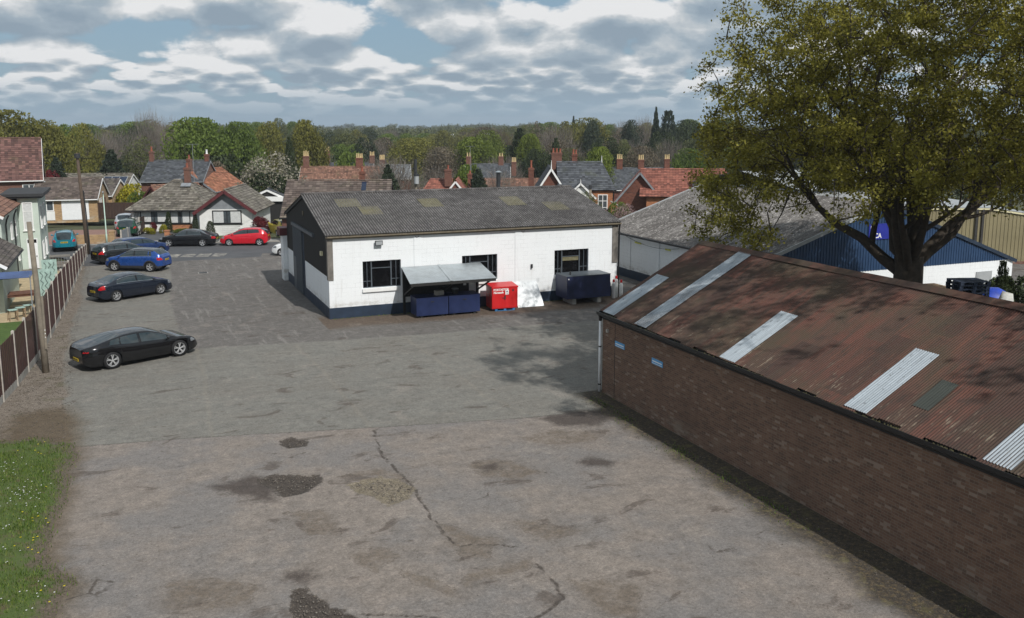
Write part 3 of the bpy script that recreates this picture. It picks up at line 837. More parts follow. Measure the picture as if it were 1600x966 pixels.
# ------------------------------------------------------------------ the land beyond, out to the horizon
g = np.array(sorted(set(list(np.arange(-200, 401, 20)) + [-2600, -1800, -1200, -800, -500, -350, -270, 450, 520, 600, 750, 900, 1200, 1600, 2100, 2600])), dtype=float)
GX, GY = np.meshgrid(g, g)
GZ = np.vectorize(land)(GX, GY) - 0.12
ny, nx = GX.shape; idx = np.arange(nx * ny).reshape(ny, nx)
m, n, b = new_mat('countryside')
co = n.co()
f = n.noise(co, 0.02, 6, 0.6); f2 = n.noise(co, 0.4, 5, 0.65)
c = n.ramp(f, [(0.3, (0.035, 0.045, 0.015)), (0.5, (0.06, 0.07, 0.022)), (0.7, (0.075, 0.065, 0.035))])
n.put(b.inputs['Base Color'], n.mix(n.rng(f2, 0.4, 0.7, 0, 0.7), c, (0.05, 0.042, 0.028)))
b.inputs['Roughness'].default_value = 0.95
ground = np_mesh('ground', np.stack([GX.ravel(), GY.ravel(), GZ.ravel()], 1),
                 np.stack([idx[:-1, :-1], idx[:-1, 1:], idx[1:, 1:], idx[1:, :-1]], -1).reshape(-1, 4), m, smooth=True)
tag(ground, kind='structure')

# ------------------------------------------------------------------ the road, pavement, drives (a street running across, turned to face the viewpoint)
SR = R(-15.0)
SO = Vector((5.0, 77.2, 0))       # a point on the road's centre line
SX = Vector((math.cos(SR), math.sin(SR), 0)); SY = Vector((-math.sin(SR), math.cos(SR), 0))
def st(x, y, z=0.0):
    p = SO + SX * x + SY * y
    return (p.x, p.y, z)
def sheet(name, pts, z, mat, kind='structure'):
    mb = MB()
    mb.add([(p[0], p[1], z) for p in pts], [tuple(range(len(pts)))])
    o = mb.build(name, mat, fix=False)
    return tag(o, kind=kind)
m, n, b = new_mat('road_tarmac')
co = n.co()
f = n.noise(co, 0.5, 6, 0.62); f2 = n.noise(co, 6, 5, 0.7)
c = n.ramp(f, [(0.3, (0.060, 0.062, 0.066)), (0.7, (0.092, 0.094, 0.098))])
c = n.mix(n.rng(f2, 0.6, 0.75, 0, 0.4), c, (0.05, 0.05, 0.05))
n.put(b.inputs['Base Color'], c); b.inputs['Roughness'].default_value = 0.9
n.put(b.inputs['Normal'], n.bump(n.noise(co, 60, 3), 0.4, 0.01))
MATS['road_tarmac'] = m
m, n, b = new_mat('worn_white_paint')
co = n.co()
f = n.noise(n.mapping(co, (1, 2.2, 1)), 1.5, 6, 0.7)
c = n.mix(n.rng(f, 0.46, 0.58), (0.105, 0.103, 0.10), (0.33, 0.31, 0.265))
n.put(b.inputs['Base Color'], c); b.inputs['Roughness'].default_value = 0.9
MATS['worn_white_paint'] = m
road = sheet('road', [st(-70, -3.6), st(60, -3.6), st(60, 3.4), st(-70, 3.4)], 0.006, M('road_tarmac'))
drv = sheet('road_mouth', [(-3.3, 70.5), (9.0, 70.5), st(5.5, -3.55), st(-9.6, -3.55)], 0.0035, M('road_tarmac'))
mb = MB()
pv = [st(-70, 3.4), st(60, 3.4), st(60, 5.1), st(-70, 5.1)]
mb.add([(p[0], p[1], z) for z in (-0.1, 0.10) for p in pv], [(4, 5, 6, 7), (0, 1, 5, 4), (1, 2, 6, 5), (2, 3, 7, 6), (3, 0, 4, 7)])
tag(mb.build('pavement', M('concrete')), kind='structure')
mk = MB()
for i in range(5):
    x0 = -2.8 + i * 1.15
    mk.add([(*st(x0, -4.9)[:2], 0.011), (*st(x0 + 0.95, -4.95)[:2], 0.011), (*st(x0 + 0.95, -3.2)[:2], 0.011), (*st(x0, -3.15)[:2], 0.011)], [(0, 1, 2, 3)])
tag(mk.build('road_marking', M('worn_white_paint'), fix=False), kind='structure')
sheet('driveway', [st(-7.2, 5.1), st(-3.6, 5.1), st(-3.2, 19), st(-7.2, 19)], 0.02, M('road_tarmac'))
sheet('forecourt', [st(-16, 3.45), st(-7.6, 3.45), st(-7.6, 14.5), st(-16, 14.5)], 0.108, M('forecourt_paving'))

# ------------------------------------------------------------------ the neighbour's garden beyond the fence
m, n, b = new_mat('lawn')
co = n.co()
f = n.noise(co, 1.5, 6, 0.7); f2 = n.noise(co, 14, 4, 0.7)
c = n.ramp(f, [(0.3, (0.040, 0.075, 0.012)), (0.55, (0.065, 0.115, 0.018)), (0.75, (0.095, 0.13, 0.03))])
n.put(b.inputs['Base Color'], n.mix(n.rng(f2, 0.5, 0.75, 0, 0.6), c, (0.035, 0.05, 0.014)))
b.inputs['Roughness'].default_value = 0.95
n.put(b.inputs['Normal'], n.bump(n.noise(co, 30, 4), 0.8, 0.03))
MATS['lawn'] = m
sheet('garden_lawn', [(-30, 30), (-5.0, 33), (-4.9, 51.6), (-30, 51)], 0.012, M('lawn'))
sheet('patio', [(-14, 51.0), (-4.9, 51.6), (-4.35, 69), (-14, 69)], 0.016, M('patio_paving'))
sheet('front_lawn', [st(-3.3, 5.15), st(1.8, 5.15), st(1.8, 8.6), st(0.2, 8.6)], 0.03, M('lawn'))

# ------------------------------------------------------------------ rough grass verge in the near left corner
vx = np.arange(-9, -0.4, 0.12); vy = np.arange(4, 33.2, 0.12)
VX, VY = np.meshgrid(vx, vy)
def verge_sdf(x, y):
    return poly_sdf(x + 0.5 * fbm(x, y, 0.9, 4, 5), y + 0.7 * fbm(x, y, 0.9, 4, 15), VERGE)
vs = verge_sdf(VX, VY)
VZ = np.clip(vs, -0.3, 0.5) * 0.12 + 0.004 + 0.012 * fbm(VX, VY, 2.2, 3, 8)
m, n, b = new_mat('verge_soil')
co = n.co()
f = n.noise(co, 2.2, 6, 0.7); f2 = n.noise(co, 18, 4, 0.7)
c = n.ramp(f, [(0.3, (0.055, 0.092, 0.014)), (0.52, (0.070, 0.102, 0.020)), (0.66, (0.095, 0.078, 0.036))])
c = n.mix(n.rng(f2, 0.5, 0.75, 0, 0.7), c, (0.055, 0.042, 0.024))
fr_ = n.rng(n.math('ADD', n.attr('inside'), n.math('MULTIPLY', n.math('SUBTRACT', n.noise(co, 3.5, 6, 0.7), 0.5), 1.3)), 0.0, 0.5, 1.0, 0.0)
n.put(b.inputs['Base Color'], n.mix(fr_, c, n.ramp(f2, [(0.35, (0.06, 0.046, 0.032)), (0.65, (0.15, 0.118, 0.085))])))
b.inputs['Roughness'].default_value = 0.95
n.put(b.inputs['Normal'], n.bump(f2, 0.8, 0.03))
ny, nx = VX.shape; idx = np.arange(nx * ny).reshape(ny, nx)
ff = np.stack([idx[:-1, :-1], idx[:-1, 1:], idx[1:, 1:], idx[1:, :-1]], -1).reshape(-1, 4)
keep = (vs.ravel()[ff] > -0.25).all(1)
verge = np_mesh('verge', np.stack([VX.ravel(), VY.ravel(), VZ.ravel()], 1), ff[keep], m, smooth=True, attrs=dict(inside=vs.ravel()))
tag(verge, kind='structure')
rg = np.random.default_rng(5)
def blades(name, px, py, pz, h, w, mat, kind_label, cat):
    k = len(px)
    az = rg.uniform(0, 2 * np.pi, k); ln = rg.uniform(0.1, 0.7, k) * h
    dx, dy = np.cos(az), np.sin(az)
    base = np.stack([px, py, pz], 1)
    side = np.stack([-dy, dx, np.zeros(k)], 1) * (w / 2)[:, None]
    tip = base + np.stack([dx * ln, dy * ln, h], 1)
    v = np.stack([base - side, base + side, tip], 1).reshape(-1, 3)
    f = np.arange(3 * k).reshape(k, 3)
    return np_mesh(name, v, f, mat, attrs=dict(tint=rg.uniform(0, 1, k)))
k = 90000
gx_ = rg.uniform(-6.5, -0.6, k); gy_ = rg.uniform(13, 32.6, k)
s_ = verge_sdf(gx_, gy_)
dens = np.clip(s_ / 0.9 + 0.30, 0, 1) * np.clip(0.85 + 2.6 * fbm(gx_, gy_, 0.8, 4, 33), 0.04, 1)
ok = rg.uniform(0, 1, k) < dens
gx_, gy_, s_ = gx_[ok], gy_[ok], s_[ok]
h_ = rg.uniform(0.03, 0.09, len(gx_)) * (0.75 + 1.4 * np.clip(fbm(gx_, gy_, 1.4, 3, 44) + 0.1, 0, 1))
gr_ = blades('grass', gx_, gy_, np.clip(s_, -0.3, 0.5) * 0.10 + 0.015, h_, rg.uniform(0.012, 0.03, len(gx_)), M('grass_blade'), '', '')
tag(gr_, 'short rough grass growing on the verge beside the yard', 'grass', kind='stuff')
# moss and weeds at the foot of the brick shed
k = 5000
wx = 15.75 - np.abs(rg.normal(0, 0.32, k)) - 0.25; wy = rg.uniform(8, 28.5, k)
ok = rg.uniform(0, 1, k) < np.clip(0.15 + 3 * fbm(wx, wy, 0.5, 3, 90), 0, 1); wx, wy = wx[ok], wy[ok]
wx = np.concatenate([wx, rg.uniform(9.4, 26, 900)]); wy = np.concatenate([wy, 45.78 - np.abs(rg.normal(0, 0.10, 900))])
wd = blades('weeds', wx, wy, np.zeros(len(wx)), rg.uniform(0.02, 0.08, len(wx)), rg.uniform(0.015, 0.03, len(wx)), M('grass_blade'), '', '')
tag(wd, 'patchy weeds and moss along the foot of the brick wall', 'weeds', kind='stuff')
def flowers(name, spots_, size, mat):
    v = []; f = []
    for (x, y, z) in spots_:
        o = len(v)
        for q in range(6):
            a = q * math.pi / 3
            v.append((x + size * math.cos(a), y + size * math.sin(a), z + 0.006 * (q % 2)))
        f.append(tuple(range(o, o + 6)))
    me = bpy.data.meshes.new(name); me.from_pydata(v, [], f); me.materials.append(mat)
    a = me.attributes.new('tint', 'FLOAT', 'FACE'); a.data.foreach_set('value', [rnd.random() for _ in f])
    o = bpy.data.objects.new(name, me); COL.objects.link(o); return o
def scatter(centres, per, spread):
    out = []
    for cx, cy in centres:
        for _ in range(per):
            x = cx + rnd.gauss(0, spread); y = cy + rnd.gauss(0, spread * 1.3)
            if poly_sdf(np.array([x]), np.array([y]), VERGE)[0] > 0.05: out.append((x, y, 0.075 + rnd.random() * 0.03))
    return out
tag(flowers('daisies', scatter([(-3.1, 26.8), (-3.4, 26.4), (-2.9, 26.2), (-3.9, 29), (-2.6, 20.4), (-3.6, 28), (-3.2, 22.5), (-3.5, 24.5)], 14, 0.3), 0.018, M('daisy_white')),
    'white daisies scattered through the grass verge', 'daisies', kind='stuff')
tag(flowers('dandelions', scatter([(-2.4, 25.2), (-2.5, 23.8), (-2.2, 26.8), (-2.9, 22.6), (-1.9, 20.6), (-3.4, 30.2), (-2.5, 24.4)], 6, 0.35), 0.024, M('dandelion_yellow')),
    'yellow dandelions along the edge of the grass verge', 'dandelions', kind='stuff')
# loose stones in the gravel strip, the potholes and along the shed
def stones_mesh(name, pts, mat):
    v = []; f = []
    base = [(1,0,0),(-1,0,0),(0,1,0),(0,-1,0),(0,0,1),(0,0,-0.6)]
    tri = [(0,2,4),(2,1,4),(1,3,4),(3,0,4),(2,0,5),(1,2,5),(3,1,5),(0,3,5)]
    for (x, y, z, s) in pts:
        o = len(v); a = rnd.random() * 6.28; ca, sa = math.cos(a), math.sin(a)
        kx, ky, kz = (rnd.uniform(0.6, 1.3) * s for _ in range(3))
        for p in base:
            px, py, pz = p[0]*kx, p[1]*ky, p[2]*kz*0.7
            v.append((x + px*ca - py*sa, y + px*sa + py*ca, z + pz + s*0.2))
        f += [tuple(i + o for i in t) for t in tri]
    return np_mesh(name, np.array(v), np.array(f), mat)
m, n, b = new_mat('loose_stone')
n.put(b.inputs['Base Color'], n.ramp(n.noise(n.co(), 9, 3, 0.6), [(0.3, (0.05, 0.042, 0.034)), (0.55, (0.14, 0.12, 0.10)), (0.75, (0.26, 0.24, 0.21))]))
b.inputs['Roughness'].default_value = 0.95
pts = []
for _ in range(5200):
    y = rnd.uniform(31, 72); xr = np.interp(y, [30.8, 42, 78], [-2.3, -3.0, -3.2])
    pts.append((rnd.uniform(-4.6, xr + 0.25), y, 0.0, rnd.uniform(0.008, 0.03)))
for poly, cnt in ((HOLES[0], 60), (HOLES[1], 190), (HOLES[2], 200), (RUBBLE, 420)):
    xs_ = [p[0] for p in poly]; ys_ = [p[1] for p in poly]; c_ = 0
    while c_ < cnt:
        x, y = rnd.uniform(min(xs_), max(xs_)), rnd.uniform(min(ys_), max(ys_))
        if poly_sdf(np.array([x]), np.array([y]), poly)[0] > -0.06:
            pts.append((x, y, -0.045, rnd.uniform(0.008, 0.038))); c_ += 1
for _ in range(500):
    pts.append((rnd.uniform(-2, 15), rnd.uniform(12, 29), 0.0, rnd.uniform(0.005, 0.015)))
for _ in range(900):
    pts.append((15.6 - abs(rnd.gauss(0, 0.7)), rnd.uniform(9, 28.5), 0.0, rnd.uniform(0.006, 0.022)))
tag(stones_mesh('gravel', pts, m), 'loose grey and brown gravel strewn along the fence and in the potholes', 'gravel', kind='stuff')

# ------------------------------------------------------------------ corrugated sheets and tiled slopes
def corrugated(name, a0, a1, b0, b1, pitch, amp, mat, parent=None, seg=6, rows=8, lift=0.0, off=None, sag=0.0, ragged=0.0):
    """sheet whose ribs run from the edge a0-a1 (eaves) to the edge b0-b1 (ridge)"""
    a0, a1, b0, b1 = (np.array(p, float) for p in (a0, a1, b0, b1))
    L = np.linalg.norm(a1 - a0)
    nu = max(2, int(L / pitch * seg)); u = np.linspace(0, 1, nu + 1); v = np.linspace(0, 1, rows + 1)
    nrm = np.cross(a1 - a0, b0 - a0); nrm /= np.linalg.norm(nrm)
    if nrm[2] < 0: nrm = -nrm
    U, V = np.meshgrid(u, v)
    rg_ = np.random.default_rng(3)
    VV = V.copy()
    if ragged:
        jit = rg_.uniform(0, ragged, nu // (seg * 9) + 2)
        VV[0, :] = -jit[(np.arange(nu + 1) // (seg * 9))]
    P = (a0[None, None] * ((1-U)*(1-VV))[..., None] + a1 * (U*(1-VV))[..., None] + b0 * ((1-U)*VV)[..., None] + b1 * (U*VV)[..., None])
    ph = np.sin(2 * np.pi * U * L / pitch)
    lap = 0.006 * ((np.floor(V * 2.999)) % 2) + 0.004 * rg_.standard_normal(U.shape) * 0.3
    P = P + nrm * (amp * ph + lift + lap + sag * (fbm(U * L, V * 5, 0.5, 3, 2)))[..., None]
    if off is not None: P = P - np.array(off)
    ny, nx = U.shape; idx = np.arange(nx * ny).reshape(ny, nx)
    f = np.stack([idx[:-1, :-1], idx[:-1, 1:], idx[1:, 1:], idx[1:, :-1]], -1).reshape(-1, 4)
    return np_mesh(name, P.reshape(-1, 3), f, mat, parent, smooth=True, attrs=dict(crest=ph.ravel()))

class Roof:
    """tiled slopes of one roof, laid in stepped courses; UV = metres along, course number"""
    def __init__(s): s.v = []; s.f = []; s.uv = []
    def slope(s, a0, a1, b0, b1, course=0.3, step=0.028, thick=0.09):
        a0, a1, b0, b1 = (Vector(p) for p in (a0, a1, b0, b1))
        n_ = (a1 - a0).cross(((b0 + b1) / 2) - a0).normalized()
        if n_.z < 0: n_ = -n_
        H = (((b0 + b1) / 2) - ((a0 + a1) / 2)).length
        k = max(2, round(H / course))
        ud = (a1 - a0).normalized()
        def U(p): return (p - a0).dot(ud)
        def quad(p, uvs):
            o = len(s.v); s.v += [tuple(q) for q in p]
            s.f.append((o, o+1, o+2, o+3)); s.uv += uvs
        for i in range(k):
            t0, t1 = i / k, (i + 1) / k
            l0, r0 = a0.lerp(b0, t0), a1.lerp(b1, t0); l1, r1 = a0.lerp(b0, t1), a1.lerp(b1, t1)
            up = n_ * (thick + step)
            q = [l0 + up, r0 + up, r1 + n_ * thick, l1 + n_ * thick]
            quad(q, [(U(l0), i + 0.02), (U(r0), i + 0.02), (U(r1), i + 0.98), (U(l1), i + 0.98)])
            dn = n_ * (thick if i else 0)
            quad([l0 + dn, r0 + dn, r0 + up, l0 + up], [(U(l0), i + 0.01), (U(r0), i + 0.01), (U(r0), i + 0.02), (U(l0), i + 0.02)])
        # sides and underside
        T = n_ * thick
        quad([a0, b0, b0 + T, a0 + T], [(0, 0.5)] * 4); quad([a1, b1, b1 + T, a1 + T], [(0, 0.5)] * 4)
        quad([a0, a1, b1, b0], [(0, 0.5)] * 4)
        return s
    def ridge(s, a, b, w=0.13, h=0.1):
        a = Vector(a); b = Vector(b); d = (b - a).normalized(); r = d.cross(Vector((0, 0, 1))).normalized() * w
        up = Vector((0, 0, h)); dn = Vector((0, 0, 0.01))
        for sg in (-1, 1):
            o = len(s.v)
            s.v += [tuple(q) for q in (a + r*sg + dn, b + r*sg + dn, b + up, a + up)]
            s.f.append((o, o+1, o+2, o+3)); L = (b-a).length
            s.uv += [(0, 0.5), (L, 0.5), (L, 0.6), (0, 0.6)]
        return s
    def build(s, name, mat, parent):
        me = bpy.data.meshes.new(name); me.from_pydata(s.v, [], s.f)
        uv = me.uv_layers.new(name='UVMap')
        uv.data.foreach_set('uv', [c for p in s.uv for c in p])
        me.materials.append(mat)
        o = bpy.data.objects.new(name, me); COL.objects.link(o); o.parent = parent
        return o

def window(parent, x, y, z, w, h, facing='front', bars=1, trans=0, frame='white_paint', pane='house_glass', t=0.06, name='window', curtain=False, sill=True):
    """window in a wall facing -y ('front'), +x ('right') or -x ('left') of the local frame; (x, y, z) is the middle of its lower edge"""
    def place(mb_pts):
        out = []
        for p in mb_pts:
            if facing == 'front': out.append((x + p[0], y + p[1], z + p[2]))
            elif facing == 'right': out.append((x - p[1], y + p[0], z + p[2]))
            else: out.append((x + p[1], y - p[0], z + p[2]))
        return out
    fr = MB()
    fw = min(0.09, w * 0.09)
    fr.box(-w/2, w/2, -0.05, 0.03, 0, fw); fr.box(-w/2, w/2, -0.05, 0.03, h - fw, h)
    fr.box(-w/2, -w/2 + fw, -0.05, 0.03, fw, h - fw); fr.box(w/2 - fw, w/2, -0.05, 0.03, fw, h - fw)
    for i in range(bars):
        cx = -w/2 + w * (i + 1) / (bars + 1)
        fr.box(cx - fw*0.4, cx + fw*0.4, -0.045, 0.02, fw, h - fw)
    for i in range(trans):
        cz = h * (i + 1) / (trans + 1) if trans > 1 else h * 0.68
        fr.box(-w/2 + fw, w/2 - fw, -0.04, 0.02, cz - fw*0.35, cz + fw*0.35)
    if sill: fr.box(-w/2 - 0.06, w/2 + 0.06, -0.11, -0.002, -0.06, -0.002)
    fr.v = place(fr.v)
    fo = fr.build(name, M(frame), parent)
    pn = MB(); pn.box(-w/2 + fw*0.6, w/2 - fw*0.6, -0.018, -0.006, fw*0.6, h - fw*0.6)
    pn.v = place(pn.v); pn.build('pane', M(pane), fo)
    if curtain:
        cu = MB()
        for sg in (-1, 1):
            a, b_ = sorted((sg * (w/2 - fw), sg * (w * 0.12)))
            cu.box(a, b_, -0.0225, -0.0195, fw, h - fw)
        cu.v = place(cu.v); cu.build('curtain', M('curtain'), fo)
    return fo

def door(parent, x, y, z, w, h, mat='white_plastic', facing='front', name='door'):
    mb = MB()
    mb.box(-w/2, w/2, -0.05, 0.02, 0, h)
    mb.box(-w/2 + 0.12, w/2 - 0.12, -0.058, -0.05, 0.15, h * 0.42); mb.box(-w/2 + 0.12, w/2 - 0.12, -0.058, -0.05, h * 0.5, h - 0.15)
    def pl(v):
        return [(x + p[0], y + p[1], z + p[2]) if facing == 'front' else (x - p[1], y + p[0], z + p[2]) for p in v]
    mb.v = pl(mb.v); o = mb.build(name, M(mat), parent)
    hb = MB(); hb.box(w/2 - 0.12, w/2 - 0.07, -0.085, -0.058, h * 0.46, h * 0.52); hb.v = pl(hb.v)
    hb.build('handle', M('dark_steel'), o)
    return o

def chimney(parent, x, y, z0, z1, w=0.6, dp=0.5, pots=2, mat='red_brick', pot='yellow_clay', ph=0.5):
    mb = MB()
    mb.box(x - w/2, x + w/2, y - dp/2, y + dp/2, z0, z1 - 0.24)
    mb.box(x - w/2 - 0.05, x + w/2 + 0.05, y - dp/2 - 0.05, y + dp/2 + 0.05, z1 - 0.24, z1 - 0.08)
    mb.box(x - w/2 + 0.01, x + w/2 - 0.01, y - dp/2 + 0.01, y + dp/2 - 0.01, z1 - 0.08, z1)
    c = mb.build('chimney', M(mat), parent)
    for i in range(pots):
        px = x + (i - (pots - 1) / 2) * (w / max(pots, 1.2))
        pm = MB(); k = ph * rnd.uniform(0.85, 1.1)
        pm.tube([(px, y, z1), (px, y, z1 + k * 0.15), (px, y, z1 + k * 0.85), (px, y, z1 + k * 0.86), (px, y, z1 + k)], [0.14, 0.115, 0.10, 0.13, 0.13], 10)
        pm.build('chimney_pot', M(pot), c, smooth=False)
    return c

def aerial(parent, x, y, z0, z1):
    mb = MB(); mb.tube([(x, y, z0), (x, y, z1)], 0.022, 5)
    mb.tube([(x - 0.6, y, z1 - 0.05), (x + 0.6, y, z1 - 0.05)], 0.014, 4)
    for i in range(7): mb.tube([(x - 0.55 + i * 0.18, y - 0.22, z1 - 0.05), (x - 0.55 + i * 0.18, y + 0.22, z1 - 0.05)], 0.01, 3)
    return mb.build('aerial', M('lead_grey'), parent)

def gable_house(label, loc, rot, w, dp, ze, zr, axis='x', wall='red_brick', roof='grey_tile', over=0.28, hip=0.0, verge='white_paint', name='house', cat='house', base=-0.3, gutter=True, front_gable=None):
    """house with its front wall along local y = 0, x from -w/2 to w/2; ridge along axis"""
    t = thing(name, label, cat, loc, rot)
    wb = MB()
    if axis == 'x':
        if hip <= 0:
            poly = [(0, base), (dp, base), (dp, ze), (dp/2, zr), (0, ze)]
            wb.prism(poly, 'x', -w/2, w/2)
        else: wb.box(-w/2, w/2, 0, dp, base, ze)
    else:
        poly = [(-w/2, base), (w/2, base), (w/2, ze), (0, zr), (-w/2, ze)]
        wb.prism(poly, 'y', 0, dp)
    wb.build('wall', M(wall), t)
    rf = Roof()
    if axis == 'x':
        sl = (zr - ze) / (dp / 2); e = over * sl; vo = 0.12 if hip <= 0 else over
        h = hip
        f0, f1 = (-w/2 - vo, -over, ze - e), (w/2 + vo, -over, ze - e)
        g0, g1 = (-w/2 - vo, dp + over, ze - e), (w/2 + vo, dp + over, ze - e)
        r0, r1 = (-w/2 - vo + h, dp/2, zr), (w/2 + vo - h, dp/2, zr)
        rf.slope(f0, f1, r0, r1); rf.slope(g1, g0, r1, r0)
        if h > 0:
            rf.slope(g0, f0, r0, r0); rf.slope(f1, g1, r1, r1)
            for a, b_ in ((f0, r0), (f1, r1), (g0, r0), (g1, r1)): rf.ridge(Vector(a) + Vector((0, 0, .1)), Vector(b_) + Vector((0, 0, .1)))
        rf.ridge((r0[0], r0[1], zr + 0.1), (r1[0], r1[1], zr + 0.1))
    else:
        sl = (zr - ze) / (w / 2); e = over * sl
        rf.slope((-w/2 - over, dp + 0.12, ze - e), (-w/2 - over, -0.12, ze - e), (0, dp + 0.12, zr), (0, -0.12, zr))
        rf.slope((w/2 + over, -0.12, ze - e), (w/2 + over, dp + 0.12, ze - e), (0, -0.12, zr), (0, dp + 0.12, zr))
        rf.ridge((0, -0.12, zr + 0.1), (0, dp + 0.12, zr + 0.1))
    ro = rf.build('roof', M(roof), t)
    vb = MB()
    if axis == 'y':
        for sg in (-1, 1): vb.bar((sg * (w/2 + over), -0.15, ze - e - 0.06), (0, -0.15, zr - 0.06), 0.2, 0.05, up=(0, 1, 0))
        # bars are laid flat against the gable
    elif hip <= 0:
        for sx in (-1, 1):
            for yy in (-over, dp + over): vb.bar((sx * (w/2 + 0.14), yy, ze - e - 0.04), (sx * (w/2 + 0.14), dp/2, zr - 0.04), 0.2, 0.04, up=(1, 0, 0))
    if vb.v: vb.build('verge_board', M(verge), t)
    if gutter and axis == 'x':
        gb = MB(); gb.tube([(-w/2 - 0.1, -over - 0.06, ze - e + 0.02), (w/2 + 0.1, -over - 0.06, ze - e + 0.02)], 0.055, 6)
        gb.build('gutter', M(verge), t)
    return t

# ================================================================== the white workshop
WX0, WX1, WY0, WY1 = 9.23, 26.3, 45.84, 58.7
WE, WR, WM = 4.42, 6.0, 52.27
OFF = (WX0, WY0, 0)
ws = thing('workshop', 'white painted block workshop with navy plinth and old corrugated roof', 'building', OFF)
openings = [(11.02, 13.1, 1.5, 2.94), (16.57, 18.66, 1.5, 2.92), (22.2, 24.4, 1.46, 2.92)]
wb = MB()
def wall_front(mb, x0, x1, z0, z1, y, th, holes):
    xs_ = sorted({x0, x1, *[h[0] for h in holes], *[h[1] for h in holes]})
    for a, c in zip(xs_[:-1], xs_[1:]):
        hh = [h for h in holes if h[0] <= a + 1e-6 and h[1] >= c - 1e-6]
        if not hh: mb.box(a, c, y, y + th, z0, z1)
        else:
            mb.box(a, c, y, y + th, z0, hh[0][2]); mb.box(a, c, y, y + th, hh[0][3], z1)
wall_front(wb, WX0, WX1, 0.58, WE, WY0, 0.22, openings)
wb.box(WX1 - 0.22, WX1, WY0 + 0.22, WY1, 0.58, WE); wb.box(WX0, WX1 - 0.22, WY1 - 0.22, WY1, 0.0, WE)
# end wall, lower half, either side of the big door
DY0, DY1 = 52.95, 56.1
wb.box(WX0, WX0 + 0.22, WY0 + 0.22, DY0 - 0.35, 0.58, 2.2); wb.box(WX0, WX0 + 0.22, DY1 + 0.15, WY1 - 0.22, 0.58, 2.2)
# piers of the block wall
for px_ in (14.05, 19.95): wb.box(px_ - 0.22, px_ + 0.22, WY0 - 0.035, WY0, 0.585, WE - 0.003)
wb.build('wall', M('painted_block'), ws, off=OFF)
pb = MB()
pb.box(WX0 - 0.03, WX1 + 0.02, WY0 - 0.03, WY0 + 0.24, -0.05, 0.58)
pb.box(WX0 - 0.03, WX0 + 0.24, WY0 + 0.24, DY0 - 0.35, -0.05, 0.58); pb.box(WX0 - 0.03, WX0 + 0.24, DY1 + 0.15, WY1 + 0.02, -0.05, 0.58)
pb.box(WX1 - 0.24, WX1 + 0.02, WY0 + 0.24, WY1, -0.05, 0.58)
pb.build('plinth', M('navy_plinth'), ws, off=OFF)
# dark sheeted gable above the blockwork
gb = MB()
x_ = WX0 + 0.02
poly = [(WY0 + 0.05, 2.2), (DY0 - 0.35, 2.2), (DY0 - 0.35, 3.75), (DY1 + 0.15, 3.75), (DY1 + 0.15, 2.2), (WY1, 2.2), (WY1, WE - 0.03), (WM, WR - 0.06), (WY0 + 0.05, WE - 0.03)]
nrib = 74; prev = None
o = []
def top_at(y): return lerp(WE - 0.04, WR - 0.06, 1 - abs(y - WM) / (WM - WY0))
ys_ = np.linspace(WY0 + 0.03, WY1, nrib * 2 + 1)
for i, (a, c) in enumerate(zip(ys_[:-1], ys_[1:])):
    lo = 3.75 if (DY0 - 0.36 < (a + c) / 2 < DY1 + 0.16) else 2.2
    xx = x_ - (0.022 if i % 2 else 0.0) - 0.02
    gb.add([(xx, a, lo), (xx, c, lo), (xx, c, top_at(c)), (xx, a, top_at(a)), (x_ + 0.1, a, lo), (x_ + 0.1, c, lo), (x_ + 0.1, c, top_at(c)), (x_ + 0.1, a, top_at(a))],
           [(0, 1, 2, 3), (7, 6, 5, 4), (0, 4, 5, 1), (1, 5, 6, 2), (2, 6, 7, 3), (3, 7, 4, 0)])
gb.build('gable_cladding', M('dark_cladding'), ws, off=OFF, fix=False)
ge = MB(); ge.prism([(WY0 + 0.05, WE - 0.03), (WY1, WE - 0.03), (WM, WR - 0.06)], 'x', WX1 - 0.12, WX1)
ge.build('gable_cladding', M('dark_cladding'), ws, off=OFF)
sl = (WR - WE) / (WM - WY0)
ov = 0.28
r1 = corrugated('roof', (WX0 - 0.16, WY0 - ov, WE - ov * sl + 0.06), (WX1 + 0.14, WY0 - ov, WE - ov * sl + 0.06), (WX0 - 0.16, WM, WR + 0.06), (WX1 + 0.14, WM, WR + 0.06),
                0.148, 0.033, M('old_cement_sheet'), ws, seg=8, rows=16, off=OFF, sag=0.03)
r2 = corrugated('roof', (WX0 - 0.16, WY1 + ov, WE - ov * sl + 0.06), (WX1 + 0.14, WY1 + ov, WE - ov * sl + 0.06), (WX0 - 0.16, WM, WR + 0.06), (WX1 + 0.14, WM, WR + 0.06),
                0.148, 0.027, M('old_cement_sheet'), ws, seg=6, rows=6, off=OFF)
rc = MB()
for i in range(16):
    x0 = WX0 - 0.16 + i * 1.085
    rc.tube([(x0, WM, WR + 0.085), (x0 + 1.11, WM, WR + 0.09)], [0.085, 0.078], 8)
rc.build('ridge_capping', M('old_cement_sheet'), ws, off=OFF, smooth=True)
def on_roof(x, t): return (x, lerp(WY0 - ov, WM, t), lerp(WE - ov * sl, WR, t) + 0.06)
for (xa, xb, ta, tb) in ((10.75, 12.0, 0.63, 0.84), (11.75, 12.95, 0.43, 0.63), (15.55, 16.75, 0.56, 0.78), (20.7, 21.9, 0.52, 0.76), (23.0, 24.3, 0.36, 0.58)):
    corrugated('rooflight', on_roof(xa, ta), on_roof(xb, ta), on_roof(xa, tb), on_roof(xb, tb), 0.148, 0.024, M('mossy_rooflight'), ws, seg=8, rows=4, lift=0.02, off=OFF)
fb = MB(); fb.box(WX0 - 0.1, WX1 + 0.1, WY0 - 0.12, WY0 - 0.002, WE - 0.22, WE + 0.0)
fb.build('fascia', M('weathered_timber'), ws, off=OFF)
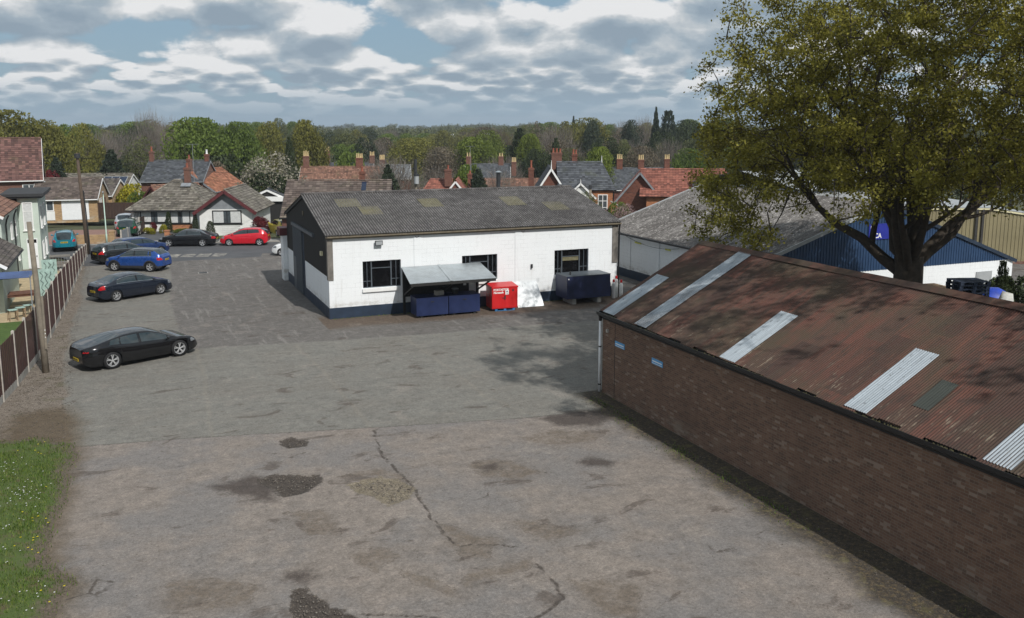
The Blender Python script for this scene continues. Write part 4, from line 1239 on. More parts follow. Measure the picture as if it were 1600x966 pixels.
gt = MB(); gt.box(WX0 - 0.14, WX1 + 0.14, WY0 - 0.25, WY0 - 0.125, WE - 0.14, WE - 0.06); gt.build('gutter', M('weathered_timber'), ws, off=OFF)
bb = MB()
for sg in (-1, 1):
    bb.bar((WX0 - 0.09, WM + sg * (WM - WY0 + ov), WE - ov * sl - 0.02), (WX0 - 0.09, WM, WR - 0.03), 0.16, 0.03, up=(1, 0, 0))
bb.build('barge_board', M('dark_cladding'), ws, off=OFF)
cb_ = MB(); cb_.box(WX0 - 0.05, WX0 + 0.24, WY0 - 0.05, WY0 - 0.001, 2.05, WE - 0.25); cb_.box(WX0 - 0.055, WX0 - 0.006, WY0 - 0.001, WY0 + 0.22, 2.05, WE - 0.25)
cb_.box(WX1 - 0.34, WX1 + 0.03, WY0 - 0.05, WY0 - 0.001, 2.0, WE - 0.23)
cb_.build('corner_board', M('grey_timber'), ws, off=OFF)
dp_ = MB(); dp_.tube([(WX1 + 0.09, WY0 - 0.15, WE - 0.15), (WX1 + 0.09, WY0 - 0.06, WE - 0.45), (WX1 + 0.09, WY0 - 0.06, 0.1)], 0.05, 8)
dp_.build('downpipe', M('black_plastic'), ws, off=OFF)
# windows: steel frames behind burglar bars, glass dark
for k, (xa, xb, za, zb) in enumerate(openings):
    f = MB(); y_ = WY0 + 0.10; t = 0.035
    f.box(xa, xb, y_, y_ + 0.05, za, za + t); f.box(xa, xb, y_, y_ + 0.05, zb - t, zb)
    w_ = xb - xa
    for fx in (0.0, 0.12, 0.235, 0.75, 0.88, 1.0):
        cx = xa + fx * w_; cx = min(max(cx, xa + t/2), xb - t/2)
        hv = 0.03 if fx in (0.235, 0.75) else 0.014
        f.box(cx - hv, cx + hv, y_ - 0.012, y_ + 0.055, za + t, zb - t)
    f.box(xa + 0.235 * w_, xa + 0.75 * w_, y_ - 0.005, y_ + 0.05, zb - 0.42, zb - 0.385)
    f.box(xa, xa + 0.235 * w_, y_ - 0.004, y_ + 0.05, za + 0.34, za + 0.37); f.box(xa + 0.75 * w_, xb, y_ - 0.004, y_ + 0.05, za + 0.40, za + 0.43)
    fo = f.build('window', M('grey_steel'), ws, off=OFF)
    g_ = MB(); g_.box(xa, xb, y_ + 0.06, y_ + 0.07, za, zb); g_.build('pane', M('dark_glass'), fo, off=OFF)
    s_ = MB(); s_.box(xa - 0.04, xb - (0.16 if k == 0 else -0.04), WY0 - 0.10, WY0 - 0.001, za - 0.2, za - 0.02); s_.build('sill', M('white_paint'), fo, off=OFF)
    if k == 2:
        bl = MB(); bl.box(xa + 0.26 * w_, xa + 0.73 * w_, y_ + 0.03, y_ + 0.045, za + 0.80, zb - 0.44); bl.build('blind', M('mossy_rooflight'), fo, off=OFF)
# big sliding door on the end wall with its rail, dark leaf open behind
sd_ = MB(); xd = WX0 - 0.09
sd_.box(xd, xd + 0.05, 53.05, 56.1, 0.05, 3.95)
for i in range(22):
    yy = 53.05 + i * (3.05 / 22)
    sd_.box(xd - 0.014, xd, yy + 0.02, yy + 0.08, 0.08, 3.9)
sdo = sd_.build('sliding_door', M('grey_steel'), ws, off=OFF)
wk = MB(); wk.box(xd - 0.028, xd - 0.014, 54.9, 55.75, 0.08, 2.05); wk.build('wicket_door', M('grey_steel'), sdo, off=OFF)
jb = MB(); jb.box(WX0 - 0.03, WX0 + 0.2, DY0 - 0.34, DY0 + 0.1, 0.0, 3.74); jb.box(WX0 - 0.02, WX0 + 0.2, DY1 + 0.0, DY1 + 0.14, 0.0, 3.74); jb.build('door_jamb', M('navy_plinth'), ws, off=OFF)
tk = MB(); tk.box(xd - 0.05, xd + 0.07, 49.3, 56.3, 3.92, 4.1); tk.build('door_track', M('grey_steel'), ws, off=OFF)
fl = MB(); fl.box(11.68, 12.08, WY0 - 0.22, WY0 - 0.12, 3.78, 4.02); fl.box(11.84, 11.92, WY0 - 0.13, WY0 - 0.003, 3.85, 3.93)
flo = fl.build('floodlight', M('dark_steel'), ws, off=OFF)
lg = MB(); lg.box(11.71, 12.05, WY0 - 0.228, WY0 - 0.221, 3.81, 3.99); lg.build('glass', M('pale_grey_sheet'), flo, off=OFF)
vb = MB(); vb.box(WX0 - 0.10, WX0 - 0.045, 52.25, 52.5, 4.85, 5.1); vb.build('vent', M('weathered_timber'), ws, off=OFF)
lb = MB(); lb.box(WX0 - 0.16, WX0 - 0.045, 46.95, 47.25, 3.2, 3.42); lb.build('bulkhead_lamp', M('cream_paint'), ws, off=OFF)
dr = thing('drain_cover', 'small dark iron drain cover set in the tarmac left of the workshop', 'drain cover', (4.3, 64.0, 0.012))
b_ = MB(); b_.box(-0.32, 0.32, -0.3, 0.3, 0, 0.012); b_.build('frame', M('concrete'), dr)
b_ = MB()
for i in range(6): b_.box(-0.26, 0.26, -0.24 + i * 0.085, -0.19 + i * 0.085, 0.0125, 0.022)
b_.build('grate', M('dark_steel'), dr)
bx = MB(); bx.tube([(20.75, WY0 - 0.06, 2.0), (20.75, WY0 - 0.06, 2.22)], 0.06, 8); bx.build('hook', M('dark_steel'), ws, off=OFF)
for i, x in enumerate((14.0, 20.2)):
    cl_ = MB(); cl_.tube([(x - 0.1, WY0 - 0.06, WE - 0.27), (x, WY0 - 0.07, WE - 0.34), (x + 0.12, WY0 - 0.06, WE - 0.27)], 0.012, 4)
    cl_.build('cable_loop', M('black_plastic'), ws, off=OFF)
# porch lean-to at the far corner of the end wall, maroon trim
pc = MB(); pc.box(8.95, 9.7, 58.75, 59.8, 0.0, 2.95); po = pc.build('porch', M('painted_block'), ws, off=OFF)
pr_ = MB(); pr_.box(8.75, 9.7, 58.72, 59.9, 2.955, 3.45); pr_.build('trim', M('maroon_paint'), po, off=OFF)
# flue on the far slope
fl = MB(); fx, fy = 22.2, 54.3; fl.tube([(fx, fy, 5.3), (fx, fy, 6.95)], 0.14, 10); fo = fl.build('flue', M('dark_steel'), ws, off=OFF)
fl = MB(); fl.tube([(fx, fy, 6.95), (fx, fy, 7.0), (fx, fy, 7.08)], [0.20, 0.22, 0.05], 10); fl.build('cowl', M('galvanised'), fo, off=OFF)

# ================================================================== lean-to canopy and the things along the wall
CO = (15.35, 44.6, 0)
cn = thing('lean_to', 'lean-to shelter with grey sheet roof on black posts against the white wall', 'shelter', CO)
cz0, cz1, cy0, cy1 = 2.02, 2.52, 43.35, WY0 - 0.06
corrugated('roof', (12.85, cy0, cz0), (17.62, cy0, cz0), (13.1, cy1, cz1), (17.62, cy1, cz1), 0.076, 0.009, M('galvanised'), cn, seg=4, rows=4, off=CO)
lp = MB(); lp.bar((15.1, cy0 - 0.01, cz0 + 0.024), (15.2, cy1, cz1 + 0.024), 0.16, 0.012); lp.build('lap_strip', M('galvanised'), cn, off=CO)
eb = MB(); eb.box(12.9, 17.58, cy0 + 0.02, cy0 + 0.08, cz0 - 0.16, cz0 - 0.012); eb.build('eaves_board', M('black_timber'), cn, off=CO)
bp_ = MB()
for i in range(22): bp_.box(13.3 + i * 0.165, 13.46 + i * 0.165, WY0 - 0.095 - 0.01 * (i % 2), WY0 - 0.07, 0.9, 2.38)
bp_.build('back_boarding', M('black_timber'), cn, off=CO, fix=False)
for px_ in (13.2, 17.4):
    p_ = MB(); p_.box(px_ - 0.06, px_ + 0.06, WY0 - 0.22, WY0 - 0.10, 0, cz1 - 0.05); p_.build('post', M('black_timber'), cn, off=CO)
    p_ = MB(); p_.bar((px_, WY0 - 0.23, 1.05), (px_, cy0 + 0.1, cz0 - 0.06), 0.07, 0.07); p_.build('brace', M('black_timber'), cn, off=CO)
    p_ = MB(); p_.bar((px_, WY0 - 0.1, cz1 - 0.1), (px_, cy0 + 0.1, cz0 - 0.08), 0.08, 0.10); p_.build('rafter', M('black_timber'), cn, off=CO)
p_ = MB(); p_.bar((15.3, WY0 - 0.1, 1.0), (15.3, cy0 + 0.1, cz0 - 0.06), 0.07, 0.07); p_.build('brace', M('black_timber'), cn, off=CO)

def tool_vault(x, y, w, d, h, label):
    t = thing('storage_chest', label, 'storage chest', (x, y, 0), 0, 'navy steel chests under the lean-to')
    b_ = MB(); b_.box(-w/2, w/2, -d/2, d/2, 0.12, h * 0.94)
    b_.build('body', M('navy_steel'), t)
    l_ = MB(); l_.prism([(-d/2 - 0.015, h * 0.80), (d/2 + 0.015, h * 0.945), (d/2 + 0.015, h), (-d/2 - 0.015, h * 0.86)], 'x', -w/2 - 0.012, w/2 + 0.012)
    for zz in ():
        pass
    b2 = MB(); b2.box(-w/2 - 0.012, w/2 + 0.012, -d/2 - 0.014, d/2 + 0.014, h * 0.945, h); b2.build('lid', M('navy_steel'), t)
    sk = MB()
    for sx in (-1, 1): sk.box(sx * w * 0.33 - 0.06, sx * w * 0.33 + 0.06, -d/2 + 0.05, d/2 - 0.05, 0, 0.12)
    sk.build('skid', M('black_timber'), t)
    hd = MB(); hd.box(-0.09, 0.09, -d/2 - 0.03, -d/2 - 0.001, h * 0.76, h * 0.80); hd.build('handle', M('dark_steel'), t)
    return t
tool_vault(14.30, 44.72, 1.75, 1.05, 1.08, 'left navy steel chest under the lean-to, a pale box lying on its lid')
tool_vault(16.10, 44.72, 1.75, 1.05, 1.08, 'right navy steel chest under the lean-to, beside the red cabinet')
t = thing('carton', 'pale cardboard carton lying on the left navy chest under the lean-to', 'carton', (14.85, 44.75, 1.08), R(8))
b_ = MB(); b_.box(-0.22, 0.22, -0.16, 0.16, 0, 0.22); b_.box(-0.22, -0.01, -0.161, 0.161, 0.22, 0.228); b_.box(0.01, 0.22, -0.161, 0.161, 0.22, 0.228); b_.build('flap_box', M('concrete_post'), t)
t = thing('plastic_tub', 'dark plastic tub standing on the right navy chest under the lean-to', 'tub', (15.75, 44.72, 1.08))
b_ = MB(); b_.tube([(0, 0, 0), (0, 0, 0.24), (0, 0, 0.26)], [0.15, 0.19, 0.2], 12); b_.build('body', M('black_plastic'), t)
b_ = MB(); b_.tube([(0, 0, 0.26), (0, 0, 0.29)], [0.2, 0.19], 12); b_.build('lid', M('lead_grey'), t)

def pallet(label, loc, rot, mat, group=None, w=1.2, d=1.0):
    t = thing('pallet', label, 'pallet', loc, rot, group)
    dk = MB()
    for i in range(7):
        y = -d/2 + i * (d - 0.1) / 6; dk.box(-w/2, w/2, y, y + 0.1, 0.122, 0.144)
    dk.build('deck', M(mat), t)
    bk = MB()
    for sx in (-1, 0, 1):
        for sy in (-1, 0, 1): bk.box(sx * (w/2 - 0.07) - 0.07, sx * (w/2 - 0.07) + 0.07, sy * (d/2 - 0.06) - 0.05, sy * (d/2 - 0.06) + 0.05, 0.022, 0.12)
    bk.build('blocks', M(mat), t)
    rn = MB()
    for sy in (-1, 0, 1): rn.box(-w/2, w/2, sy * (d/2 - 0.06) - 0.05, sy * (d/2 - 0.06) + 0.05, 0, 0.02)
    rn.build('runners', M(mat), t)
    return t
pallet('bright blue pallet beneath the red steel cabinet', (18.5, 44.75, 0), R(-3), 'blue_timber', None, 1.15, 0.95)
rl = (18.48, 44.75, 0.146)
t = thing('steel_cabinet', 'bright red steel cabinet with white lettering, standing on a blue pallet', 'cabinet', rl, R(-3))
b_ = MB(); b_.box(-0.74, 0.74, -0.5, 0.5, 0.0, 1.16); b_.build('body', M('red_steel'), t)
b_ = MB(); b_.prism([(-0.53, 1.12), (0.52, 1.12), (0.52, 1.28), (-0.53, 1.20)], 'x', -0.765, 0.765); b_.build('lid', M('red_steel'), t)
b_ = MB(); b_.box(-0.70, -0.005, -0.515, -0.501, 0.04, 1.10); b_.build('door', M('red_steel'), t)
d2 = MB(); d2.box(0.005, 0.70, -0.515, -0.501, 0.04, 1.10); d2.build('door', M('red_steel'), t)
b_ = MB(); b_.box(-0.03, 0.03, -0.56, -0.516, 0.50, 0.72); b_.box(-0.16, -0.03, -0.54, -0.516, 0.56, 0.60); b_.build('handle', M('dark_steel'), t)
b_ = MB(); b_.box(0.02, 0.22, -0.522, -0.517, 0.76, 1.02); no = b_.build('notice', M('white_paint'), t)
b_ = MB(); b_.tube([(0.12, -0.524, 0.92), (0.12, -0.523, 0.92)], 0.055, 10); b_.box(0.075, 0.165, -0.525, -0.5225, 0.79, 0.82); b_.build('symbol', M('lead_grey'), no)
b_ = MB(); b_.tube([(0.47, -0.521, 0.98), (0.47, -0.516, 0.98)], 0.07, 14); b_.build('vent', M('maroon_paint'), t)
def lettering(txt, parent, loc, size, mat, facing='front', name='lettering', shear=0.0, spacing=1.0, bold=0.012, ext=0.002):
    c = bpy.data.curves.new(name, 'FONT'); c.body = txt; c.size = size; c.extrude = ext; c.offset = bold * size
    c.shear = shear; c.space_character = spacing
    c.materials.append(mat)
    f_ = bpy.data.objects.new(name, c); COL.objects.link(f_)
    me = bpy.data.meshes.new_from_object(f_); bpy.data.objects.remove(f_); me.name = name
    o = bpy.data.objects.new(name, me); COL.objects.link(o); o.parent = parent
    o.location = loc; o.rotation_euler = (R(90), 0, 0 if facing == 'front' else R(-90))
    return o
lettering('PORTASTOR', t, (-0.665, -0.519, 0.985), 0.165, M('white_paint'), bold=0.03, spacing=0.92)
lettering('Flamesafe', t, (-0.665, -0.519, 0.835), 0.155, M('white_paint'), shear=0.2, bold=0.03, spacing=0.95)

t = thing('insulation_board', 'silvery white foil faced board leaning on the white wall by the red cabinet', 'board', (20.22, 44.62, 0), R(-2))
b_ = MB(); n_ = 14
vs = []; fs = []
for i in range(n_ + 1):
    for j in range(n_ + 1):
        u, v_ = i / n_, j / n_
        vs.append((lerp(-0.80, 0.76, u) - 0.06 * v_, 1.05 * v_ * 0.97 - 0.02 * math.sin(v_ * 3.1), 0.02 + 1.28 * v_ + 0.0))
        k = len(vs) - 1
        p = vs[k]; q = 0.028 * float(fbm(np.array([u * 3.0]), np.array([v_ * 3.0 + u * 2]), 1.0, 3, 12)[0])
        vs[k] = (p[0], p[1] - 1.1 * q, p[2])
for i in range(n_):
    for j in range(n_):
        a = i * (n_ + 1) + j; fs.append((a, a + n_ + 1, a + n_ + 2, a + 1))
o_ = MB(); o_.add(vs, fs); bo = o_.build('face', M('foil') if 'foil' in MATS else plain('foil', (0.62, 0.64, 0.64), 0.32, metal=0.35, var=0.12, scale=3), t, smooth=True)
o_ = MB(); o_.add([(-0.72, 0.03, 0), (0.72, 0.03, 0), (0.66, 1.09, 1.17), (-0.78, 1.09, 1.17), (-0.72, 0.08, 0), (0.72, 0.08, 0), (0.66, 1.14, 1.17), (-0.78, 1.14, 1.17)], [(0,1,2,3),(7,6,5,4),(0,4,5,1),(1,5,6,2),(2,6,7,3),(3,7,4,0)])
o_.build('core', M('white_sack'), t)

TO = (23.6, 44.95, 0)
t = thing('oil_tank', 'large navy steel oil tank raised on concrete blocks against the white wall', 'tank', TO)
b_ = MB(); b_.box(-1.38, 1.38, -0.72, 0.72, 0.34, 1.62); bo = b_.build('body', M('navy_steel_worn'), t)
b_ = MB(); b_.box(-1.40, 1.40, -0.74, 0.74, 1.62, 1.645); b_.build('top_plate', M('grey_steel'), t)
for sx in (-0.85, 0.75):
    k_ = MB(); k_.box(sx - 0.12, sx + 0.12, -0.6, 0.6, 0, 0.34); k_.build('support_block', M('concrete'), t)
b_ = MB(); b_.tube([(-0.95, -0.25, 1.64), (-0.95, -0.25, 1.86)], 0.05, 8); b_.tube([(-1.2, 0.5, 1.64), (-1.2, 0.5, 2.0)], 0.025, 6); b_.build('filler_pipe', M('dark_steel'), t)
b_ = MB(); b_.tube([(-1.28, -0.745, 1.48), (-1.28, -0.72, 1.48)], 0.04, 8); b_.build('gauge', M('white_paint'), t)
for i, (x, y) in enumerate(((25.72, 45.15), (25.98, 45.3), (26.2, 45.1))):
    t = thing('gas_cylinder', ['white gas cylinder with red cap, nearest the blue tank', 'white gas cylinder with red cap, tallest of the three beside the tank', 'white gas cylinder with red cap at the workshop corner downpipe'][i], 'gas cylinder', (x, y, 0), 0, 'gas cylinders beside the tank')
    hh = (0.95, 1.12, 0.9)[i]
    b_ = MB(); b_.tube([(0, 0, 0), (0, 0, 0.04), (0, 0, hh - 0.15), (0, 0, hh - 0.05), (0, 0, hh)], [0.1, 0.115, 0.115, 0.08, 0.04], 12); b_.build('body', M('white_paint'), t, smooth=True)
    b_ = MB(); b_.tube([(0, 0, hh), (0, 0, hh + 0.16)], [0.07, 0.06], 10); b_.build('cap', M('red_steel'), t)

# ================================================================== the brick shed with the rusty roof
SO_ = (16.04, 28.9, 0)
sh = thing('brick_shed', 'long brown brick shed with a rusty corrugated iron roof', 'shed', SO_)
SY0, SY1, SX0, SX1, SE, SRZ, SRX = 3.0, 28.9, 16.04, 24.9, 3.12, 5.44, 20.46
wb = MB(); wb.box(SX0, SX0 + 0.24, SY0, SY1, -0.1, SE); wb.box(SX1 - 0.24, SX1, SY0, SY1, -0.1, SE)
wb.prism([(SX0 + 0.24, -0.1), (SX1 - 0.24, -0.1), (SX1 - 0.24, SE), (SRX, SRZ - 0.08), (SX0 + 0.24, SE)], 'y', SY1 - 0.24, SY1)
wb.prism([(SX0 + 0.24, -0.1), (SX1 - 0.24, -0.1), (SX1 - 0.24, SE), (SRX, SRZ - 0.08), (SX0 + 0.24, SE)], 'y', SY0, SY0 + 0.24)
wb.build('wall', M('shed_brick'), sh, off=SO_)
cj = MB(); cj.box(SX0 - 0.006, SX0 - 0.001, 27.96, 27.985, 0.0, SE - 0.15); cj.build('movement_joint', M('dark_slot'), sh, off=SO_)
RO = SX0 - 0.05
ssl = (SRZ - SE) / (SRX - SX0)
zr_ = lambda x: SE + 0.07 + (x - SX0) * ssl
def rp(x, y): return (x, y, zr_(x))
OFFR = (RO, SY0, 0)
# the near slope is drawn from its own corner so that the sheet pattern starts at the eaves
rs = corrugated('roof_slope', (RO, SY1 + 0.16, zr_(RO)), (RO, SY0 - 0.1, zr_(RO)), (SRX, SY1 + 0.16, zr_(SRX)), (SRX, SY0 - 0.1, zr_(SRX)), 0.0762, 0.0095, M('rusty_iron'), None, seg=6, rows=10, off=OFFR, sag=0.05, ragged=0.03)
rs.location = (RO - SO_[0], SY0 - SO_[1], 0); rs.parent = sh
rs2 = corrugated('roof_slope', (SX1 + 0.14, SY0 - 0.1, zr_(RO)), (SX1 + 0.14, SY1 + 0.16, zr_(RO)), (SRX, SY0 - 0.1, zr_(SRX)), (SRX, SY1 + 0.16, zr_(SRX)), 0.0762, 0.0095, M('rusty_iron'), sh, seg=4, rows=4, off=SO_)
rc = MB()
rg2 = random.Random(2)
y = SY0 - 0.1
while y < SY1 + 0.1:
    L_ = min(1.8, SY1 + 0.16 - y)
    for sg in (-1, 1):
        dz = rg2.uniform(0.012, 0.03)
        rc.add([(SRX, y, zr_(SRX) + 0.045 + dz), (SRX, y + L_, zr_(SRX) + 0.045 + dz), (SRX + sg * 0.22, y + L_, zr_(SRX) - 0.22 * ssl + 0.02 + dz), (SRX + sg * 0.22, y, zr_(SRX) - 0.22 * ssl + 0.02 + dz)], [(0, 1, 2, 3)])
    y += 1.75
rc.build('ridge_capping', M('rusty_iron'), sh, off=SO_)
for k, (ya, yb, xt, mt, lab) in enumerate(((28.78, 27.97, 18.3, 'bare_zinc_sheet', None), (26.5, 25.73, 20.3, 'bare_zinc_sheet', None), (21.58, 20.83, 18.22, 'bare_zinc_sheet', None), (16.45, 15.72, 18.25, 'bare_zinc_sheet', None), (12.5, 11.8, 18.3, 'bare_zinc_sheet', None),
                                       (7.5, 6.8, 18.3, 'bare_zinc_sheet', None))):
    s_ = corrugated('zinc_sheet', rp(RO - 0.03, ya), rp(RO - 0.03, yb), rp(xt, ya), rp(xt, yb), 0.0762, 0.010, M(mt), None, seg=6, rows=4, lift=0.022, off=OFFR, sag=0.05)
    s_.location = (RO - SO_[0], SY0 - SO_[1], 0); s_.parent = sh
    s_['label'] = 'bare grey zinc sheet among the rusty ones'
for (xa, xb, ya, yb, mt) in ((16.62, 17.55, 14.98, 14.5, 'mossy_dark_sheet'),):
    s_ = corrugated('rooflight', rp(xa, ya), rp(xb, ya) if False else rp(xa, yb), rp(xb, ya), rp(xb, yb), 0.0762, 0.006, M(mt), None, seg=4, rows=3, lift=0.026, off=OFFR, sag=0.05)
    s_.location = (RO - SO_[0], SY0 - SO_[1], 0); s_.parent = sh
gt = MB()
prof = [(-0.23, -0.02), (-0.22, -0.13), (-0.16, -0.17), (-0.08, -0.17), (-0.012, -0.13), (-0.012, -0.035), (-0.03, -0.035), (-0.04, -0.11), (-0.18, -0.11), (-0.205, -0.02)]
gt.prism([(SX0 + a, zr_(RO) - 0.02 + b_) for a, b_ in prof], 'y', SY0, SY1 + 0.12)
gt.build('gutter', M('black_plastic'), sh, off=SO_)
# moss and leaf litter lying along the gutter
ms_v = MB()
for i in range(420):
    yy = rnd.uniform(SY0 + 4, SY1); xx = SX0 - 0.12 + rnd.uniform(-0.07, 0.06); q = rnd.uniform(0.015, 0.05)
    ms_v.tube([(xx, yy, zr_(RO) - 0.13), (xx + 0.01, yy + q, zr_(RO) - 0.07 + q * 0.3)], [q, q * 0.5], 4)
mo_ = ms_v.build('moss', M('mossy_green_sheet'), sh, off=SO_); mo_['kind'] = 'stuff'
fs_ = MB(); fs_.box(SX0 - 0.05, SX0 - 0.002, SY0, SY1 + 0.02, SE - 0.26, SE - 0.13); fs_.build('fascia', M('black_timber'), sh, off=SO_)
bb = MB()
bb.bar((SX0 - 0.12, SY1 + 0.10, zr_(SX0 - 0.12) - 0.08), (SRX, SY1 + 0.10, zr_(SRX) - 0.08), 0.12, 0.03, up=(0, 1, 0)); bb.bar((SX1 + 0.12, SY1 + 0.10, zr_(SX0 - 0.12) - 0.08), (SRX, SY1 + 0.10, zr_(SRX) - 0.08), 0.12, 0.03, up=(0, 1, 0))
bb.build('barge_board', M('black_timber'), sh, off=SO_)
dp_ = MB(); x0 = SX0 - 0.08; y0 = SY1 + 0.06
dp_.tube([(x0, y0, SE - 0.35), (x0, y0, 0.02)], 0.052, 10); dpo = dp_.build('downpipe', M('white_plastic'), sh, off=SO_, smooth=True)
dp_ = MB()
for zz in (0.28, 1.75): dp_.tube([(x0, y0, zz), (x0, y0, zz + 0.05)], 0.06, 10)
dp_.build('bracket', M('black_plastic'), dpo, off=SO_)
dp_ = MB(); dp_.tube([(x0, y0, SE - 0.35), (x0 - 0.02, y0 - 0.02, SE - 0.2), (x0 - 0.06, y0 - 0.04, SE - 0.06)], [0.058, 0.062, 0.075], 8); dp_.build('hopper', M('black_plastic'), dpo, off=SO_)
for (ya, yb, z_) in ((27.95, 27.27, 2.115), (25.43, 24.75, 2.09)):
    s_ = MB(); s_.box(SX0 - 0.016, SX0 - 0.001, yb, ya, z_ - 0.10, z_ + 0.10); so = s_.build('sign', M('sign_blue'), sh, off=SO_)
    s_ = MB(); s_.box(SX0 - 0.0185, SX0 - 0.0165, yb + 0.05, ya - 0.05, z_ - 0.012, z_ + 0.022); s_.box(SX0 - 0.0185, SX0 - 0.0165, yb + 0.05, ya - 0.05, z_ - 0.075, z_ - 0.06); s_.build('white_line', M('white_paint'), so, off=SO_)
s_ = MB(); s_.box(SX0 - 0.07, SX0 - 0.001, 28.45, 28.55, 2.40, 2.52); s_.build('junction_box', M('concrete_post'), sh, off=SO_)

# ================================================================== the blue gabled warehouse behind the shed
HX0, HX1, HY0, HY1 = 30.2, 49.0, 37.5, 54.6
HR, HRX, HEL, HER = 5.73, 38.5, 2.95, 1.95
HO = (HX0, HY0, 0)
wh = thing('warehouse', 'low warehouse with blue sheeted gable over white walls and lichened roof', 'building', HO)
wb = MB(); wb.box(HX0, HX0 + 0.2, HY0, HY1, 0.55, HEL); wb.box(HX0 + 0.2, HX1, HY0, HY0 + 0.2, -1.2, 2.0); wb.box(HX1 - 0.2, HX1, HY0 + 0.2, HY1, -1.2, HER); wb.box(HX0 + 0.2, HX1 - 0.2, HY1 - 0.2, HY1, -1.0, HEL - 0.9)
for yy in (40.5, 44.0, 47.5, 51): wb.box(HX0 - 0.06, HX0, yy - 0.2, yy + 0.2, 0.55, HEL - 0.02)
wb.build('wall', M('painted_block'), wh, off=HO)
pb = MB(); pb.box(HX0 - 0.07, HX0 + 0.2, HY0 - 0.03, HY1, -0.1, 0.55); pb.build('plinth', M('navy_plinth'), wh, off=HO)
def wtop(x): return lerp(HEL, HR, (x - HX0) / (HRX - HX0)) if x < HRX else lerp(HR, HER, (x - HRX) / (HX1 - HRX))
gb = MB(); xs2 = np.linspace(HX0, HX1, 189)
xs2 = np.array(sorted(list(xs2) + [HRX]))
for i, (a, c) in enumerate(zip(xs2[:-1], xs2[1:])):
    yy = HY0 - (0.03 if i % 2 else 0.005)
    ta, tc = wtop(a) - 0.03, wtop(c) - 0.03
    if min(ta, tc) < 2.02: continue
    gb.add([(a, yy, 2.0), (c, yy, 2.0), (c, yy, tc), (a, yy, ta), (a, HY0 + 0.1, 2.0), (c, HY0 + 0.1, 2.0), (c, HY0 + 0.1, tc), (a, HY0 + 0.1, ta)],
           [(0, 1, 2, 3), (7, 6, 5, 4), (0, 4, 5, 1), (1, 5, 6, 2), (2, 6, 7, 3), (3, 7, 4, 0)])
gb.build('gable_cladding', M('blue_cladding'), wh, off=HO, fix=False)
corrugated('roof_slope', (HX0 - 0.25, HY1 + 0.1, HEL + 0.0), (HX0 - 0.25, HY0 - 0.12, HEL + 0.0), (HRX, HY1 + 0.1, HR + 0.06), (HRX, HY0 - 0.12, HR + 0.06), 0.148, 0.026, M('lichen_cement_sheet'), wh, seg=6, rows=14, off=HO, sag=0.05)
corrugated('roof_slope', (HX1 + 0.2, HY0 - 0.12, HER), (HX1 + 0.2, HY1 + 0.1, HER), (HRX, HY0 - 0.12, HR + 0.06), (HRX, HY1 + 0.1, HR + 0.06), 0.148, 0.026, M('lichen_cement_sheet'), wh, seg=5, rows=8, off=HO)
vb = MB(); vb.bar((HX0 - 0.2, HY0 - 0.1, HEL - 0.06), (HRX, HY0 - 0.1, HR - 0.02), 0.2, 0.05, up=(0, 1, 0)); vb.build('verge_board', M('pale_grey_sheet'), wh, off=HO)
vb = MB(); vb.bar((HX1 + 0.2, HY0 - 0.1, HER - 0.06), (HRX, HY0 - 0.1, HR - 0.02), 0.2, 0.05, up=(0, 1, 0)); vb.build('verge_board', M('navy_plinth'), wh, off=HO)
vb = MB(); vb.bar((HX0 - 0.24, HY1 + 0.08, HEL - 0.02), (HRX, HY1 + 0.08, HR + 0.06), 0.14, 0.1, up=(0, 1, 0)); vb.build('verge_capping', M('pale_grey_sheet'), wh, off=HO)
gt = MB(); gt.box(HX0 - 0.4, HX0 - 0.26, HY0, HY1, HEL - 0.12, HEL - 0.02); gt.build('gutter', M('black_plastic'), wh, off=HO)
for (ya, yb) in ((50.2, 49.4), (46.6, 46.0)):
    s_ = MB(); s_.box(HX0 - 0.09, HX0 - 0.061, yb, ya, 2.42, 2.52); s_.build('warning_strip', M('dandelion_yellow') if False else plain('warning_yellow', (0.6, 0.6, 0.08), 0.5) if 'warning_yellow' not in MATS else M('warning_yellow'), wh, off=HO)
s_ = MB(); s_.box(37.35, 39.25, HY0 - 0.075, HY0 - 0.045, 3.75, 4.62); so = s_.build('sign', M('sign_deep_blue'), wh, off=HO)
lettering('M.', so, (37.45 - HX0, -0.08, 4.25), 0.36, M('white_paint'), bold=0.03)
lettering('& CA', so, (37.45 - HX0, -0.08, 3.84), 0.36, M('white_paint'), bold=0.03)
door(wh, 46.6 - HX0, -0.002, -0.6, 1.3, 2.0, 'pale_grey_sheet')

# pale flat roofed building beyond the warehouse, tan shed to the right of it
t = thing('sheeted_building', 'pale grey sheeted building with a low roof beyond the warehouse', 'building', (52.5, 60.5, -0.4))
b_ = MB(); b_.box(0, 14, 0, 16, -2.5, 4.9); b_.build('wall', M('pale_grey_sheet'), t)
corrugated('roof', (-0.2, -0.3, 4.95), (14.2, -0.3, 4.95), (-0.2, 8, 6.2), (14.2, 8, 6.2), 0.2, 0.02, M('pale_grey_sheet'), t, seg=4, rows=3)
corrugated('roof', (14.2, 16.3, 4.95), (-0.2, 16.3, 4.95), (14.2, 8, 6.2), (-0.2, 8, 6.2), 0.2, 0.02, M('pale_grey_sheet'), t, seg=4, rows=3)
t = thing('tan_shed', 'tan corrugated building with cream trim and brick base at the right edge', 'building', (56.6, 46.2, 0), R(-23))
wb = MB()
for i in range(60):
    x0 = -4.2 + i * 0.14; wb.box(x0, x0 + 0.14, -0.03 * (i % 2) - 0.005, 0.3, 0.2, 3.95 - 0.13 * max(0, (x0 - 0.5)) )
wb.build('wall', M('tan_cladding'), t, fix=False)
